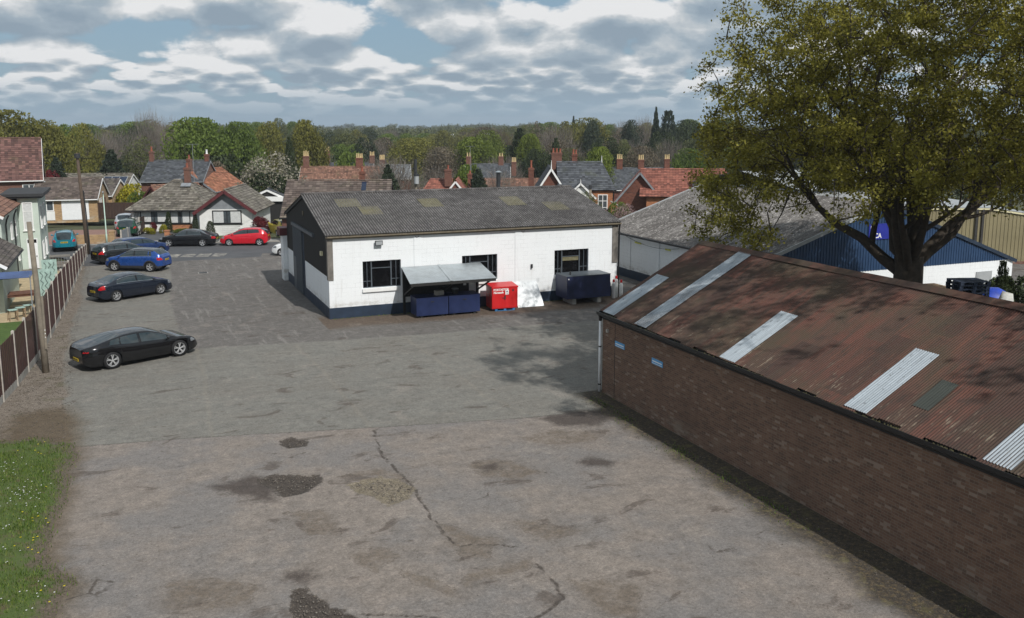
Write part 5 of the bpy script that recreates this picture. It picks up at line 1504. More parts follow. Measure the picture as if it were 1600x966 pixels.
wb = MB(); wb.box(-4.2, 4.2, 0.3, 9, -2.0, 3.4); wb.build('body', M('tan_cladding'), t)
wb = MB(); wb.box(-4.25, 4.25, -0.06, 0.29, -2.0, 0.195); wb.build('brick_base', M('red_brick'), t)
wb = MB(); wb.bar((-4.3, -0.1, 4.05), (0.6, -0.1, 4.05), 0.16, 0.06, up=(0, 1, 0)); wb.bar((0.6, -0.1, 4.05), (4.3, -0.1, 3.5), 0.16, 0.06, up=(0, 1, 0)); wb.box(4.2, 4.36, -0.1, 0.05, 0.2, 3.5); wb.build('trim', M('cream_paint'), t)
wb = MB(); wb.add([(-4.4, -0.15, 4.1), (0.6, -0.15, 4.1), (4.4, -0.15, 3.55), (4.4, 9, 3.65), (0.6, 9, 4.2), (-4.4, 9, 4.2), (-4.4, -0.15, 4.16), (0.6, -0.15, 4.16), (4.4, -0.15, 3.61), (4.4, 9, 3.71), (0.6, 9, 4.26), (-4.4, 9, 4.26)],
                  [(5, 4, 1, 0), (4, 3, 2, 1), (6, 7, 10, 11), (7, 8, 9, 10), (0, 1, 7, 6), (1, 2, 8, 7), (2, 3, 9, 8), (3, 4, 10, 9), (4, 5, 11, 10), (5, 0, 6, 11)]); wb.build('roof', M('pale_grey_sheet'), t)
for px_ in (-0.3, 0.15):
    b_ = MB(); b_.box(px_ - 0.08, px_ + 0.08, -0.14, -0.062, -1.5, 4.0); b_.build('downpipe', M('dark_cladding'), t)
# railings at the right edge
t = thing('railing', 'black upright iron railing beside the tan corrugated building', 'railing', (58.5, 42.2, -1.2), R(-23))
b_ = MB()
for i in range(40): b_.tube([(i * 0.13, 0, 0), (i * 0.13, 0, 2.0), (i * 0.13, 0, 2.12)], [0.012, 0.012, 0.003], 4)
b_.build('bars', M('dark_steel'), t)
b_ = MB(); b_.box(-0.05, 5.2, -0.015, 0.015, 0.2, 0.25); b_.box(-0.05, 5.2, -0.015, 0.015, 1.75, 1.80); b_.build('rail', M('dark_steel'), t)

# stacks of pallets and odds and ends between shed and warehouse
PG = 'dark pallets stacked behind the brick shed'
PL = spot(1524, 34.2)
for i in range(28):
    pallet('dark blue pallet, topmost of the tall stack behind the brick shed' if i == 27 else 'dark blue pallet inside the tall stack behind the brick shed', (PL.x + rnd.uniform(-0.03, 0.03), PL.y + rnd.uniform(-0.03, 0.03), i * 0.146), R(-20 + rnd.uniform(-2, 2)), 'dark_blue_timber', PG)
PL = spot(1465, 37.0)
for i in range(23):
    pallet('weathered brown pallet, topmost of the low stack beside the oak trunk' if i == 22 else 'weathered brown pallet inside the low stack beside the oak trunk', (PL.x + rnd.uniform(-0.03, 0.03), PL.y + rnd.uniform(-0.03, 0.03), i * 0.146), R(-8 + rnd.uniform(-2, 2)), 'old_timber', 'brown pallets stacked by the oak')
def lump(name, label, cat, loc, size, mat, seed, lobes=0.18):
    bm = bmesh.new(); bmesh.ops.create_icosphere(bm, subdivisions=3, radius=1)
    for v in bm.verts:
        k = 1 + lobes * 2 * float(fbm(np.array([v.co.x * 1.4 + seed]), np.array([v.co.y * 1.4 + v.co.z * 1.7]), 1.0, 3, seed)[0])
        v.co = Vector((v.co.x * size[0] * k, v.co.y * size[1] * k, max(-0.2, v.co.z) * size[2] * k))
    me = bpy.data.meshes.new(name); bm.to_mesh(me); bm.free(); me.materials.append(M(mat))
    me.polygons.foreach_set('use_smooth', [True] * len(me.polygons))
    o = bpy.data.objects.new(name, me); COL.objects.link(o); o.location = loc
    return tag(o, label, cat)
p_ = spot(1565, 36.0); lump('tarpaulin', 'crumpled bright blue tarpaulin over a heap behind the shed roof', 'tarpaulin', (p_.x, p_.y, 0.2), (1.0, 0.9, 3.3), 'blue_tarp', 3)
p_ = spot(1583, 32.8); lump('rubble_sack', 'pale builders sack bulging behind the ridge of the shed roof', 'sack', (p_.x, p_.y, 0.2), (0.6, 0.55, 3.6), 'white_sack', 8)

# ================================================================== the bungalow across the street
HRot = R(-19)
def hp(px, D, z=0.0): return spot(px, D, z)
D0 = 85.0
bl = gable_house('cream walled bungalow with hipped grey tile roof and a front gable', hp(262, D0, 0), HRot, 6.9, 8.6, 2.2, 4.55, 'x', 'white_render', 'grey_tile', over=0.42, name='bungalow', cat='bungalow', verge='black_plastic', hip=3.3)
# widen the roof to the right: the gabled wing
wg = MB(); wx0, wx1 = 3.2, 8.1; wc = (wx0 + wx1) / 2
wg.prism([(wx0, -0.3), (wx1, -0.3), (wx1, 2.2), (wx0, 2.2)], 'y', -1.3, 7.2)
wg.build('wall', M('white_render'), bl)
wg = MB(); wg.prism([(wx0 + 0.02, 2.2), (wx1 - 0.02, 2.2), (wc, 3.9)], 'y', -1.27, 6.5); wg.build('gable', M('lead_grey'), bl)
rf = Roof(); e = 0.45; s_ = 1.75 / (wc - wx0)
rf.slope((wx0 - e, 7.4, 2.2 - e * s_), (wx0 - e, -1.75, 2.2 - e * s_), (wc, 7.4, 3.95), (wc, -1.75, 3.95)); rf.slope((wx1 + e, -1.75, 2.2 - e * s_), (wx1 + e, 7.4, 2.2 - e * s_), (wc, -1.75, 3.95), (wc, 7.4, 3.95))
rf.ridge((wc, -1.75, 4.05), (wc, 7.4, 4.05)); rf.build('roof', M('grey_tile'), bl)
vb = MB()
for sg in (-1, 1): vb.bar((wc + sg * (wc - wx0 + e), -1.8, 2.2 - e * s_ - 0.08), (wc, -1.8, 3.9), 0.3, 0.06, up=(0, 1, 0))
vb.build('barge_board', M('maroon_paint'), bl)
window(bl, wc + 0.1, -1.3, 0.85, 2.7, 1.25, bars=1, frame='black_plastic', curtain=True)
window(bl, -1.35, 0, 0.85, 2.6, 1.2, bars=1, frame='black_plastic', curtain=True)
window(bl, 1.05, 0, 0.75, 1.9, 1.3, bars=1, frame='black_plastic', curtain=True)
wg = MB(); wg.box(0.0, 2.15, -0.035, -0.003, -0.2, 0.74); wg.build('brick_panel', M('orange_brick'), bl)
door(bl, 2.7, -0.002, 0.0, 0.85, 2.05, 'white_plastic')
tr = MB()
for i in range(6): tr.box(wc - 0.5 + i * 0.36, wc - 0.47 + i * 0.36, -1.345, -1.33, 0.02, 0.62)
for i in range(4): tr.box(wc - 0.5, wc + 1.35, -1.343, -1.335, 0.06 + i * 0.17, 0.085 + i * 0.17)
tr.build('trellis', M('white_paint'), bl)
tr = MB()
for i in range(4): tr.box(-3.2 + i * 0.14, -3.17 + i * 0.14, -0.05, -0.035, 0.2, 1.9)
for i in range(12): tr.box(-3.2, -2.75, -0.045, -0.037, 0.25 + i * 0.14, 0.275 + i * 0.14)
tr.build('trellis', M('dark_steel'), bl)
chimney(bl, 0.85, 3.9, 3.2, 5.9, 0.55, 0.5, 1, 'red_brick', 'terracotta', 0.45)
lf = MB(); lf.add([(0.4, 3.35, 4.34), (1.35, 3.35, 4.34), (1.35, 2.9, 4.08), (0.4, 2.9, 4.08), (0.4, 3.35, 4.40), (1.35, 3.35, 4.40), (1.35, 2.9, 4.14), (0.4, 2.9, 4.14)], [(0, 1, 2, 3), (4, 7, 6, 5), (0, 4, 5, 1), (1, 5, 6, 2), (2, 6, 7, 3), (3, 7, 4, 0)]); lf.build('flashing', M('lead_grey'), bl)
aerial(bl, 1.4, 4.2, 4.4, 8.2)
# low front garden wall and brick piers
t = thing('garden_wall', 'low red brick garden wall with two piers left of the black saloon', 'wall', st(-3.5, 5.35), SR)
b_ = MB(); b_.box(0, 1.5, -0.11, 0.11, 0, 0.62); b_.build('panel', M('red_brick'), t)
for x in (-0.2, 1.7):
    b_ = MB(); b_.box(x - 0.2, x + 0.2, -0.2, 0.2, 0, 0.9); b_.box(x - 0.24, x + 0.24, -0.24, 0.24, 0.9, 0.97); b_.build('pier', M('orange_brick'), t)
t = thing('garden_wall', 'low brick wall with pier to the right of the red hatchback', 'wall', st(7.6, 5.35), SR)
b_ = MB(); b_.box(0.2, 1.9, -0.11, 0.11, 0, 0.7); b_.build('panel', M('orange_brick'), t)
for x in (0, 2.1):
    b_ = MB(); b_.box(x - 0.2, x + 0.2, -0.2, 0.2, 0, 1.1); b_.box(x - 0.24, x + 0.24, -0.24, 0.24, 1.1, 1.17); b_.build('pier', M('red_brick'), t)
t = thing('gate_pier', 'single red brick pier standing behind the red hatchback', 'pier', st(2.6, 5.35), SR)
b_ = MB(); b_.box(-0.2, 0.2, -0.2, 0.2, 0, 0.9); b_.build('shaft', M('red_brick'), t); b_ = MB(); b_.box(-0.25, 0.25, -0.25, 0.25, 0.9, 0.98); b_.build('cap', M('concrete'), t)

# garage-fronted bungalow on the left
gh = gable_house('bungalow with a white garage door and brown tile roof at far left', hp(100, 95.5, 0), R(-7), 6.4, 8.0, 2.25, 4.15, 'x', 'buff_brick', 'brown_tile', over=0.3, name='garage_bungalow', cat='bungalow')
gd = MB(); gd.box(-0.3, 2.35, -0.05, -0.003, 0.0, 2.1)
for i in range(8): gd.box(-0.26, 2.31, -0.058, -0.05, 0.06 + i * 0.255, 0.28 + i * 0.255)
gd.build('garage_door', M('white_plastic'), gh)
wg = MB(); wg.box(-3.2, -1.0, -0.04, -0.003, 0.0, 0.95); wg.build('white_panel', M('white_render'), gh)
window(gh, -2.1, 0, 0.98, 2.1, 1.15, bars=2, curtain=False, sill=False)
window(gh, 3.2, 2.4, 1.0, 1.3, 1.1, 'right', bars=1)
door(gh, 3.2, 5.2, 0.0, 0.9, 2.0, 'brown_timber', 'right')
# house with solar panels behind it
so_ = gable_house('grey roofed bungalow with solar panels, beyond the garage bungalow', hp(137, 122, -1.9), HRot, 9.4, 8.5, 2.6, 5.1, 'x', 'white_render', 'grey_tile', name='bungalow', cat='bungalow')
sp_ = MB()
sl_ = 2.5 / 4.25
def onr(x, t, l=0.16): return (x, lerp(-0.28, 4.25, t), lerp(2.6 - 0.28 * sl_, 5.1, t) + l)
for i in range(3):
    for j in range(2):
        x0 = 1.2 + i * 1.05; ta, tb = 0.14 + j * 0.36, 0.14 + j * 0.36 + 0.33
        sp_.add([onr(x0, ta), onr(x0 + 0.99, ta), onr(x0 + 0.99, tb), onr(x0, tb), onr(x0, ta, .11), onr(x0 + 0.99, ta, .11), onr(x0 + 0.99, tb, .11), onr(x0, tb, .11)], [(0,1,2,3),(7,6,5,4),(0,4,5,1),(1,5,6,2),(2,6,7,3),(3,7,4,0)])
spo = sp_.build('solar_panel', M('solar_cell'), so_)
fr = MB()
for i in range(4): fr.bar(onr(1.17 + i * 1.05, 0.13, .14), onr(1.17 + i * 1.05, 0.84, .14), 0.05, 0.09)
for ta in (0.13, 0.485, 0.84): fr.bar(onr(1.15, ta, .14), onr(4.35, ta, .14), 0.05, 0.08)
fr.build('frame', M('pale_grey_sheet'), spo)
window(so_, 2.6, 0, 0.9, 2.4, 1.2, bars=2); window(so_, -2.0, 0, 0.9, 1.6, 1.2, bars=1)
pg = MB(); pg.prism([(-2.6, 2.75), (-1.2, 3.75), (0.2, 2.75), (0.2, 2.6), (-1.2, 3.58), (-2.6, 2.6)], 'y', -0.9, -0.75); pg.build('porch_gable', M('white_paint'), so_)
t = gable_house('small dark roofed outbuilding with mossy tiles behind the garage', hp(115, 109, -0.9), HRot, 9.0, 6.0, 2.5, 4.2, 'x', 'buff_brick', 'dark_tile', name='outbuilding', cat='outbuilding')
t = thing('conservatory', 'small white framed conservatory below the solar panels', 'conservatory', hp(178, 113, -1.2), HRot)
b_ = MB(); b_.box(-1.8, 1.8, 0, 3, 0, 0.6); b_.build('base_wall', M('white_render'), t)
b_ = MB(); b_.box(-1.78, 1.78, 0.02, 2.98, 0.6, 2.0); b_.build('glazing', M('house_glass'), t)
b_ = MB()
for i in range(6): b_.box(-1.8 + i * 0.7, -1.72 + i * 0.7, -0.02, 0.0, 0.6, 2.0)
b_.build('frame', M('white_plastic'), t)
b_ = MB(); b_.prism([(-0.2, 2.0), (3.2, 2.5), (3.2, 2.58), (-0.2, 2.08)], 'x', -2, 2); b_.build('roof', M('white_plastic'), t)

# big red tiled house, far left
rh = gable_house('tall house with steep red tile roof and white verge at the left edge', hp(-6, 96, -0.6), R(3), 9.0, 9.0, 4.95, 9.1, 'x', 'red_brick', 'red_tile', over=0.35, name='house', cat='house')
window(rh, 3.2, 0, 2.9, 1.3, 1.4, bars=1)
wg = MB(); wg.box(4.62, 4.8, -0.2, 0.6, 0.0, 4.6); wg.build('corner_board', M('pale_grey_sheet'), rh)

# pale green house with flat-roofed extension next to the fence
gx = thing('green_house', 'pale green rendered house with brown tile roof and flat roofed extension', 'house', (-7.6, 65.0, 0))
ox = (-7.6, 65.0, 0)
wb = MB(); wb.box(-15, -7.25, 61.5, 73, -0.1, 4.6); wb.build('wall', M('pale_green_render'), gx, off=ox)
rf = Roof(); rf.slope((-7.05, 61.2, 4.55), (-7.05, 73.2, 4.55), (-10.8, 61.2, 6.6), (-10.8, 73.2, 6.6)); rf.slope((-14.8, 73.2, 4.55), (-14.8, 61.2, 4.55), (-10.8, 73.2, 6.6), (-10.8, 61.2, 6.6))
rf.ridge((-10.8, 61.2, 6.7), (-10.8, 73.2, 6.7)); rf.v = [(p[0] - ox[0], p[1] - ox[1], p[2]) for p in rf.v]; rf.build('roof', M('old_red_tile'), gx)
wg = MB(); wg.prism([(-14.9, 4.6), (-7.25, 4.6), (-10.8, 6.5)], 'y', 61.5, 62); wg.build('gable', M('pale_green_render'), gx, off=ox)
vb = MB(); vb.bar((-7.05, 61.15, 4.48), (-10.8, 61.15, 6.56), 0.16, 0.05, up=(0, 1, 0)); vb.bar((-14.8, 61.15, 4.48), (-10.8, 61.15, 6.56), 0.16, 0.05, up=(0, 1, 0)); vb.build('verge_board', M('white_paint'), gx, off=ox)
ex = MB(); ex.box(-7.22, -5.95, 70.6, 77.0, -0.1, 5.0); exo = ex.build('extension', M('pale_green_render'), gx, off=ox)
ex = MB(); ex.box(-8.2, -5.65, 70.25, 77.3, 5.0, 5.12); ex.box(-8.3, -5.55, 70.15, 77.4, 5.12, 5.32); ex.build('flat_roof', M('black_felt'), exo, off=ox)
window(gx, -6.62 - ox[0], 70.6 - ox[1], 2.75, 0.62, 1.95, bars=0, trans=1, pane='curtain'); 
door(gx, -6.5 - ox[0], 70.598 - ox[1], 0.05, 0.66, 1.75, 'white_plastic')
fl = MB(); fl.box(-6.84, -6.16, 70.55, 70.599, 1.8, 2.15); fo = fl.build('fanlight', M('white_plastic'), gx, off=ox)
fl = MB()
for i in range(3): fl.box(-6.78 + i * 0.2, -6.62 + i * 0.2, 70.54, 70.549, 1.86, 2.1)
fl.build('pane', M('dark_glass'), fo, off=ox)
for yy in (72.2, 74.6):
    window(gx, -5.95 - ox[0], yy - ox[1], 2.8, 1.1, 1.6, 'right', bars=1); window(gx, -5.95 - ox[0], yy - ox[1], 0.6, 1.0, 1.2, 'right', bars=1)
window(gx, -7.25 - ox[0], 66.3 - ox[1], 2.7, 0.8, 1.1, 'right', bars=0); window(gx, -7.25 - ox[0], 68.4 - ox[1], 2.7, 0.7, 1.0, 'right', bars=0); window(gx, -7.25 - ox[0], 69.3 - ox[1], 0.9, 0.6, 0.9, 'right', bars=0)
for yy in (63.2, 67.6):
    dp_ = MB(); dp_.tube([(-6.98, yy, 4.5), (-7.12, yy, 4.2), (-7.18, yy, 3.9), (-7.18, yy, 0)], 0.05, 6); dp_.build('downpipe', M('black_plastic'), gx, off=ox)
# near outbuilding with its dark tiled roof
ob = thing('outbuilding', 'small pale green outbuilding with dark tile roof at the left edge', 'outbuilding', (-7.6, 56, 0)); ox = (-7.6, 56, 0)
wb = MB(); wb.prism([(-9.6, -0.1), (-6.55, -0.1), (-6.55, 2.65), (-8.1, 3.6), (-9.6, 2.65)], 'y', 54.2, 61.4); wb.build('wall', M('pale_green_render'), ob, off=ox)
rf = Roof(); rf.slope((-6.25, 53.9, 2.5), (-6.25, 61.5, 2.5), (-8.1, 53.9, 3.66), (-8.1, 61.5, 3.66), course=0.22); rf.slope((-9.9, 61.5, 2.5), (-9.9, 53.9, 2.5), (-8.1, 61.5, 3.66), (-8.1, 53.9, 3.66), course=0.22); rf.ridge((-8.1, 53.9, 3.76), (-8.1, 61.5, 3.76))
rf.v = [(p[0] - ox[0], p[1] - ox[1], p[2]) for p in rf.v]; rf.build('roof', M('dark_tile'), ob)
vb = MB()
for sg in (-1, 1): vb.bar((-8.08 + sg * 1.83, 53.86, 2.46), (-8.08, 53.86, 3.62), 0.16, 0.05, up=(0, 1, 0))
vb.build('verge_board', M('white_paint'), ob, off=ox)
gt = MB(); gt.tube([(-6.2, 53.9, 2.5), (-6.2, 61.5, 2.5)], 0.06, 6); gt.build('gutter', M('black_plastic'), ob, off=ox)
# blue shade sail on two posts over the patio
t = thing('shade_sail', 'faded blue fabric awning stretched across the patio on thin posts', 'awning', (-6.2, 52.9, 0)); 
vs = []; fs = []; n_ = 10
for k in (0, 1):
    for i in range(n_ + 1):
        for j in range(n_ + 1):
            u, v_ = i / n_, j / n_
            vs.append((lerp(-2.2, 1.2, u), lerp(-0.9, 0.9, v_), 2.2 - 0.16 * math.sin(math.pi * v_) * math.sin(math.pi * u) + 0.10 * v_ + 0.02 * math.sin(u * 17) * math.sin(v_ * 3.1) - 0.012 * k))
for k in (0, 1):
    for i in range(n_):
        for j in range(n_):
            a = k * (n_ + 1) ** 2 + i * (n_ + 1) + j; q = (a, a + n_ + 1, a + n_ + 2, a + 1); fs.append(q if k == 0 else q[::-1])
mb = MB(); mb.add(vs, fs); mb.build('fabric', M('blue_fabric'), t, smooth=True, fix=False)
for (x, y) in ((1.17, -0.85), (1.17, 0.85), (-2.15, -0.85), (-2.15, 0.85)):
    p_ = MB(); p_.tube([(x, y, 0), (x, y, 2.32)], 0.03, 6); p_.build('post', M('lead_grey'), t)
# garden furniture
t = thing('garden_table', 'large dark brown wooden garden table on the patio', 'table', (-6.1, 56.2, 0.016), R(8))
b_ = MB()
for i in range(8): b_.box(-0.95, 0.95, -0.6 + i * 0.15, -0.46 + i * 0.15, 0.70, 0.74)
b_.build('table_top', M('brown_timber'), t)
b_ = MB(); b_.box(-0.9, 0.9, -0.55, -0.51, 0.58, 0.699); b_.box(-0.9, 0.9, 0.51, 0.55, 0.58, 0.699); b_.box(-0.9, -0.86, -0.5, 0.5, 0.58, 0.699); b_.box(0.86, 0.9, -0.5, 0.5, 0.58, 0.699); b_.build('apron', M('brown_timber'), t)
for sx in (-1, 1):
    for sy in (-1, 1):
        b_ = MB(); b_.box(sx * 0.84 - 0.05, sx * 0.84 + 0.05, sy * 0.48 - 0.05, sy * 0.48 + 0.05, 0, 0.58); b_.build('leg', M('brown_timber'), t)
for k in range(3):
    t = thing('garden_stool', ['pale green slatted stool, nearest the lawn', 'pale green slatted stool in the middle of the row of three', 'pale green slatted stool, nearest the brown table'][k], 'stool', (-5.95 + 0.3 * k, 51.9 + 0.55 * k, 0.016), R(20), 'pale green stools on the patio')
    b_ = MB()
    for i in range(4): b_.box(-0.2, 0.2, -0.2 + i * 0.105, -0.12 + i * 0.105, 0.55, 0.58)
    b_.build('seat', M('pale_green_timber'), t)
    for sx in (-1, 1):
        for sy in (-1, 1):
            b_ = MB(); b_.bar((sx * 0.2, sy * 0.2, 0), (sx * 0.15, sy * 0.15, 0.55), 0.04, 0.04); b_.build('leg', M('old_timber'), t)
for k, (x, y) in enumerate(((-4.75, 57.6), (-4.85, 61.6))):
    t = thing('garden_screen', ['pale green garden screen, the nearer of two inside the fence', 'pale green garden screen, the farther of two inside the fence'][k], 'screen', (x, y, 0), R(5), 'pale green screens inside the fence')
    b_ = MB(); b_.box(-0.42, 0.42, -0.03, 0.03, 0.1, 1.8); b_.build('panel', M('pale_green_timber'), t)
    b_ = MB()
    for i in range(3):
        pts = [(-0.22 + i * 0.22 + 0.08 * math.sin(z * 4 + i), -0.05, 0.2 + z * 0.16) for z in range(10)]
        b_.tube(pts, 0.014, 5)
    b_.build('scrollwork', M('dark_steel'), t)
t = thing('log_cage', 'grey wire log cage with a slatted lid by the fence', 'cage', (-4.75, 69.3, 0), R(4))
b_ = MB()
for i in range(8):
    for s1 in (-0.5, 0.5): b_.tube([(-0.6 + i * 0.171, s1, 0), (-0.6 + i * 0.171, s1, 1.0)], 0.012, 4)
for z in (0.05, 0.35, 0.65, 0.95):
    for s1 in (-0.5, 0.5): b_.tube([(-0.6, s1, z), (0.6, s1, z)], 0.012, 4)
b_.build('wire', M('lead_grey'), t)
b_ = MB()
for i in range(6): b_.box(-0.65, 0.65, -0.55 + i * 0.185, -0.40 + i * 0.185, 1.0, 1.03)
b_.build('lid', M('grey_timber'), t)

# ================================================================== houses beyond
h = gable_house('brick cottage with blue grey slate roof and two end chimneys', hp(270, 108, -1.9), HRot, 7.2, 7.5, 5.3, 7.5, 'x', 'red_brick', 'slate', name='cottage', cat='house', verge='lead_grey')
chimney(h, -3.35, 3.75, 6.0, 8.75, 0.5, 0.5, 1, 'red_brick', 'terracotta', 0.55); chimney(h, 3.3, 3.75, 6.0, 8.4, 0.5, 0.5, 1, 'dark_red_brick', 'white_paint', 0.5)
window(h, -1.5, 0, 3.6, 1.0, 1.2, bars=1); window(h, 1.8, 0, 3.6, 1.0, 1.2, bars=1)
h = gable_house('low lean-to wing with dull red tiles at the bungalow roof corner', hp(238, 95, -0.3), R(-60), 4.0, 5.5, 2.3, 3.9, 'y', 'dark_red_brick', 'old_red_tile', name='outbuilding', cat='outbuilding', verge='maroon_paint')
h = gable_house('house with bright orange pantile roof behind the bungalow', hp(362, 112, -2.2), R(55), 8, 7, 4.4, 6.7, 'x', 'dark_red_brick', 'orange_tile', name='house', cat='house', verge='lead_grey')
chimney(h, -3.4, 3.5, 5.2, 8.2, 0.5, 0.5, 1, 'red_brick', 'terracotta', 0.5)
h = gable_house('white garage with shallow grey roof beside the bungalow', hp(418, 95, 0), HRot, 4.2, 6, 2.3, 3.25, 'y', 'black_timber', 'slate', over=0.25, name='garage', cat='garage')
gd = MB(); gd.box(-1.9, 1.9, -0.3, -0.12, 2.05, 2.55); gd.build('fascia', M('white_paint'), h)
# tiled roof just behind the workshop
h = gable_house('long low building with grey brown tiles just behind the workshop', hp(523, 77.0, 0), R(-19), 9.1, 8.0, 2.3, 5.0, 'x', 'red_brick', 'brown_tile', name='bungalow', cat='bungalow', verge='black_plastic')
chimney(h, 2.0, 4.2, 4.2, 5.9, 0.5, 0.5, 1, 'dark_red_brick', 'terracotta', 0.4)
rfl = MB(); rfl.add([(2.0 + a, lerp(-0.28, 4, t_), lerp(2.15, 5.0, t_) + 0.16) for a, t_ in ((0, 0.70), (0.42, 0.70), (0.42, 0.94), (0, 0.94))] + [(2.0 + a, lerp(-0.28, 4, t_), lerp(2.15, 5.0, t_) + 0.1) for a, t_ in ((0, 0.70), (0.42, 0.70), (0.42, 0.94), (0, 0.94))], [(0,1,2,3),(7,6,5,4),(0,4,5,1),(1,5,6,2),(2,6,7,3),(3,7,4,0)]); rfl.build('skylight', M('solar_cell'), h)
# terraces with rows of yellow pots
h = gable_house('long terrace with weathered red roof and yellow chimney pots', hp(535, 140, -5), HRot, 13.5, 8, 5.3, 8.4, 'x', 'red_brick', 'old_red_tile', name='terrace', cat='house')
chimney(h, 2.4, 4, 7.5, 9.9, 1.1, 0.6, 4, 'dark_red_brick', 'yellow_clay', 0.65); chimney(h, 6.0, 4, 7.5, 9.6, 0.8, 0.6, 4, 'red_brick', 'yellow_clay', 0.7)
chimney(h, -6.0, 4, 7.0, 10.2, 0.9, 0.6, 3, 'red_brick', 'yellow_clay', 0.8)
h = gable_house('slate roofed terrace showing just above the long red roof', hp(520, 160, -5), HRot, 14, 8, 5.8, 8.2, 'x', 'red_brick', 'slate', name='terrace', cat='house')
chimney(h, -1.3, 4, 7.3, 10.4, 1.0, 0.6, 3, 'red_brick', 'yellow_clay', 0.8); chimney(h, 6.8, 4, 7.3, 9.6, 0.9, 0.6, 3, 'red_brick', 'yellow_clay', 0.7)
h = gable_house('red roofed house whose white edged gable peeks over the workshop', hp(712, 104, -4), R(-23), 5.6, 9, 4.2, 7.6, 'y', 'dark_red_brick', 'bright_red_tile', over=0.4, name='house', cat='house')
h2 = gable_house('red hipped roof with a brick chimney left of the white gable', hp(692, 108, -4), R(-23), 7.0, 7, 4.2, 7.3, 'x', 'red_brick', 'bright_red_tile', name='house', cat='house', hip=2.0)
chimney(h2, 0.5, 2.5, 6.6, 8.7, 0.85, 0.7, 1, 'red_brick', 'terracotta', 0.45)
chimney(h, 1.5, 4.0, 5.6, 8.3, 0.55, 0.5, 1, 'dark_red_brick', 'terracotta', 0.35)
aerial(h2, 3.2, 3.0, 7.0, 11.5)
h = gable_house('slate roofed house with white verge and tall pots, centre distance', hp(762, 150, -5), R(-23), 7.4, 7.5, 5.2, 8.4, 'x', 'dark_red_brick', 'slate', name='house', cat='house')
chimney(h, -3.3, 3.7, 7.2, 9.8, 0.85, 0.5, 2, 'red_brick', 'yellow_clay', 0.6); chimney(h, 2.2, 3.7, 7.2, 9.8, 0.85, 0.5, 2, 'red_brick', 'yellow_clay', 0.6); chimney(h, 4.4, 3.2, 6.5, 8.9, 0.8, 0.5, 3, 'red_brick', 'yellow_clay', 0.75)
h = gable_house('plain dull red roof stretching between the dark conifer and the slate house', hp(800, 112, -4), R(-23), 7.6, 8, 4.3, 7.1, 'x', 'dark_red_brick', 'old_red_tile', name='house', cat='house')
# Victorian house
vx_ = thing('victorian_house', 'Victorian brick house with slate roof and white decorated gable', 'house', hp(895, 96, -2.4), R(-23))
wb = MB(); wb.box(-1.5, 4.3, 0, 7.5, -0.5, 5.6); wb.prism([(-4.0, -0.5), (-0.6, -0.5), (-0.6, 4.9), (-2.3, 7.6), (-4.0, 4.9)], 'y', 0.8, 8); wb.build('wall', M('dark_red_brick'), vx_)
wb = MB(); wb.box(1.3, 4.3, -0.05, -0.003, -0.5, 5.55); wb.build('front_bay', M('orange_brick'), vx_)
rf = Roof()
rf.slope((-1.6, -0.3, 5.5), (4.6, -0.3, 5.5), (-1.6, 3.6, 8.3), (3.4, 3.6, 8.3)); rf.slope((4.6, 7.8, 5.5), (-1.6, 7.8, 5.5), (3.4, 3.6, 8.3), (-1.6, 3.6, 8.3)); rf.slope((4.6, -0.3, 5.5), (4.6, 7.8, 5.5), (3.4, 3.6, 8.3), (3.4, 3.6, 8.3))
rf.slope((-4.35, 8, 4.6), (-4.35, 0.5, 4.6), (-2.3, 8, 7.75), (-2.3, 0.5, 7.75)); rf.slope((-0.25, 0.5, 4.6), (-0.25, 8, 4.6), (-2.3, 0.5, 7.75), (-2.3, 8, 7.75))
rf.ridge((-1.6, 3.6, 8.4), (3.4, 3.6, 8.4)); rf.ridge((-2.3, 0.5, 7.85), (-2.3, 8, 7.85))
rf.build('roof', M('slate'), vx_)
wb = MB(); wb.prism([(-0.55, 3.0), (2.0, 3.0), (2.0, 5.0), (0.75, 6.1), (-0.55, 5.0)], 'y', -1.0, 0.5); gbo = wb.build('front_gable', M('white_render'), vx_)
window(vx_, 0.2, -1.0, 3.3, 0.8, 1.3, bars=1, trans=1); window(vx_, 1.3, -1.0, 3.3, 0.8, 1.3, bars=1, trans=1)
rf = Roof(); rf.slope((-0.95, 3.5, 4.75), (-0.95, -1.2, 4.75), (0.75, 3.5, 6.3), (0.75, -1.2, 6.3)); rf.slope((2.4, -1.2, 4.75), (2.4, 3.5, 4.75), (0.75, -1.2, 6.3), (0.75, 3.5, 6.3)); rf.build('roof', M('slate'), vx_)
vb = MB()
for sg in (-1, 1):
    vb.bar((0.73 + sg * 1.68, -1.25, 4.7), (0.73, -1.25, 6.3), 0.18, 0.05, up=(0, 1, 0)); vb.bar((-2.3 + sg * 2.05, 0.44, 4.55), (-2.3, 0.44, 7.75), 0.2, 0.05, up=(0, 1, 0))
vb.tube([(-2.3, 0.44, 7.7), (-2.3, 0.44, 8.7)], [0.07, 0.02], 6); vb.tube([(0.73, -1.25, 6.3), (0.73, -1.25, 6.8)], [0.05, 0.02], 6); vb.tube([(3.4, 3.6, 8.3), (3.4, 3.6, 9.1)], [0.06, 0.02], 6)
vb.build('barge_board', M('white_paint'), vx_)
window(vx_, 3.2, -0.05, 3.0, 1.05, 2.1, bars=1, trans=2)
chimney(vx_, -1.5, 5.2, 6.8, 9.4, 1.15, 0.8, 3, 'red_brick', 'terracotta', 0.45); chimney(vx_, -4.4, 3.0, 4.5, 7.8, 0.6, 0.5, 1, 'dark_red_brick', 'terracotta', 0.8); chimney(vx_, 0.6, 6.5, 6.5, 9.2, 0.6, 0.5, 2, 'dark_red_brick', 'terracotta', 0.5)
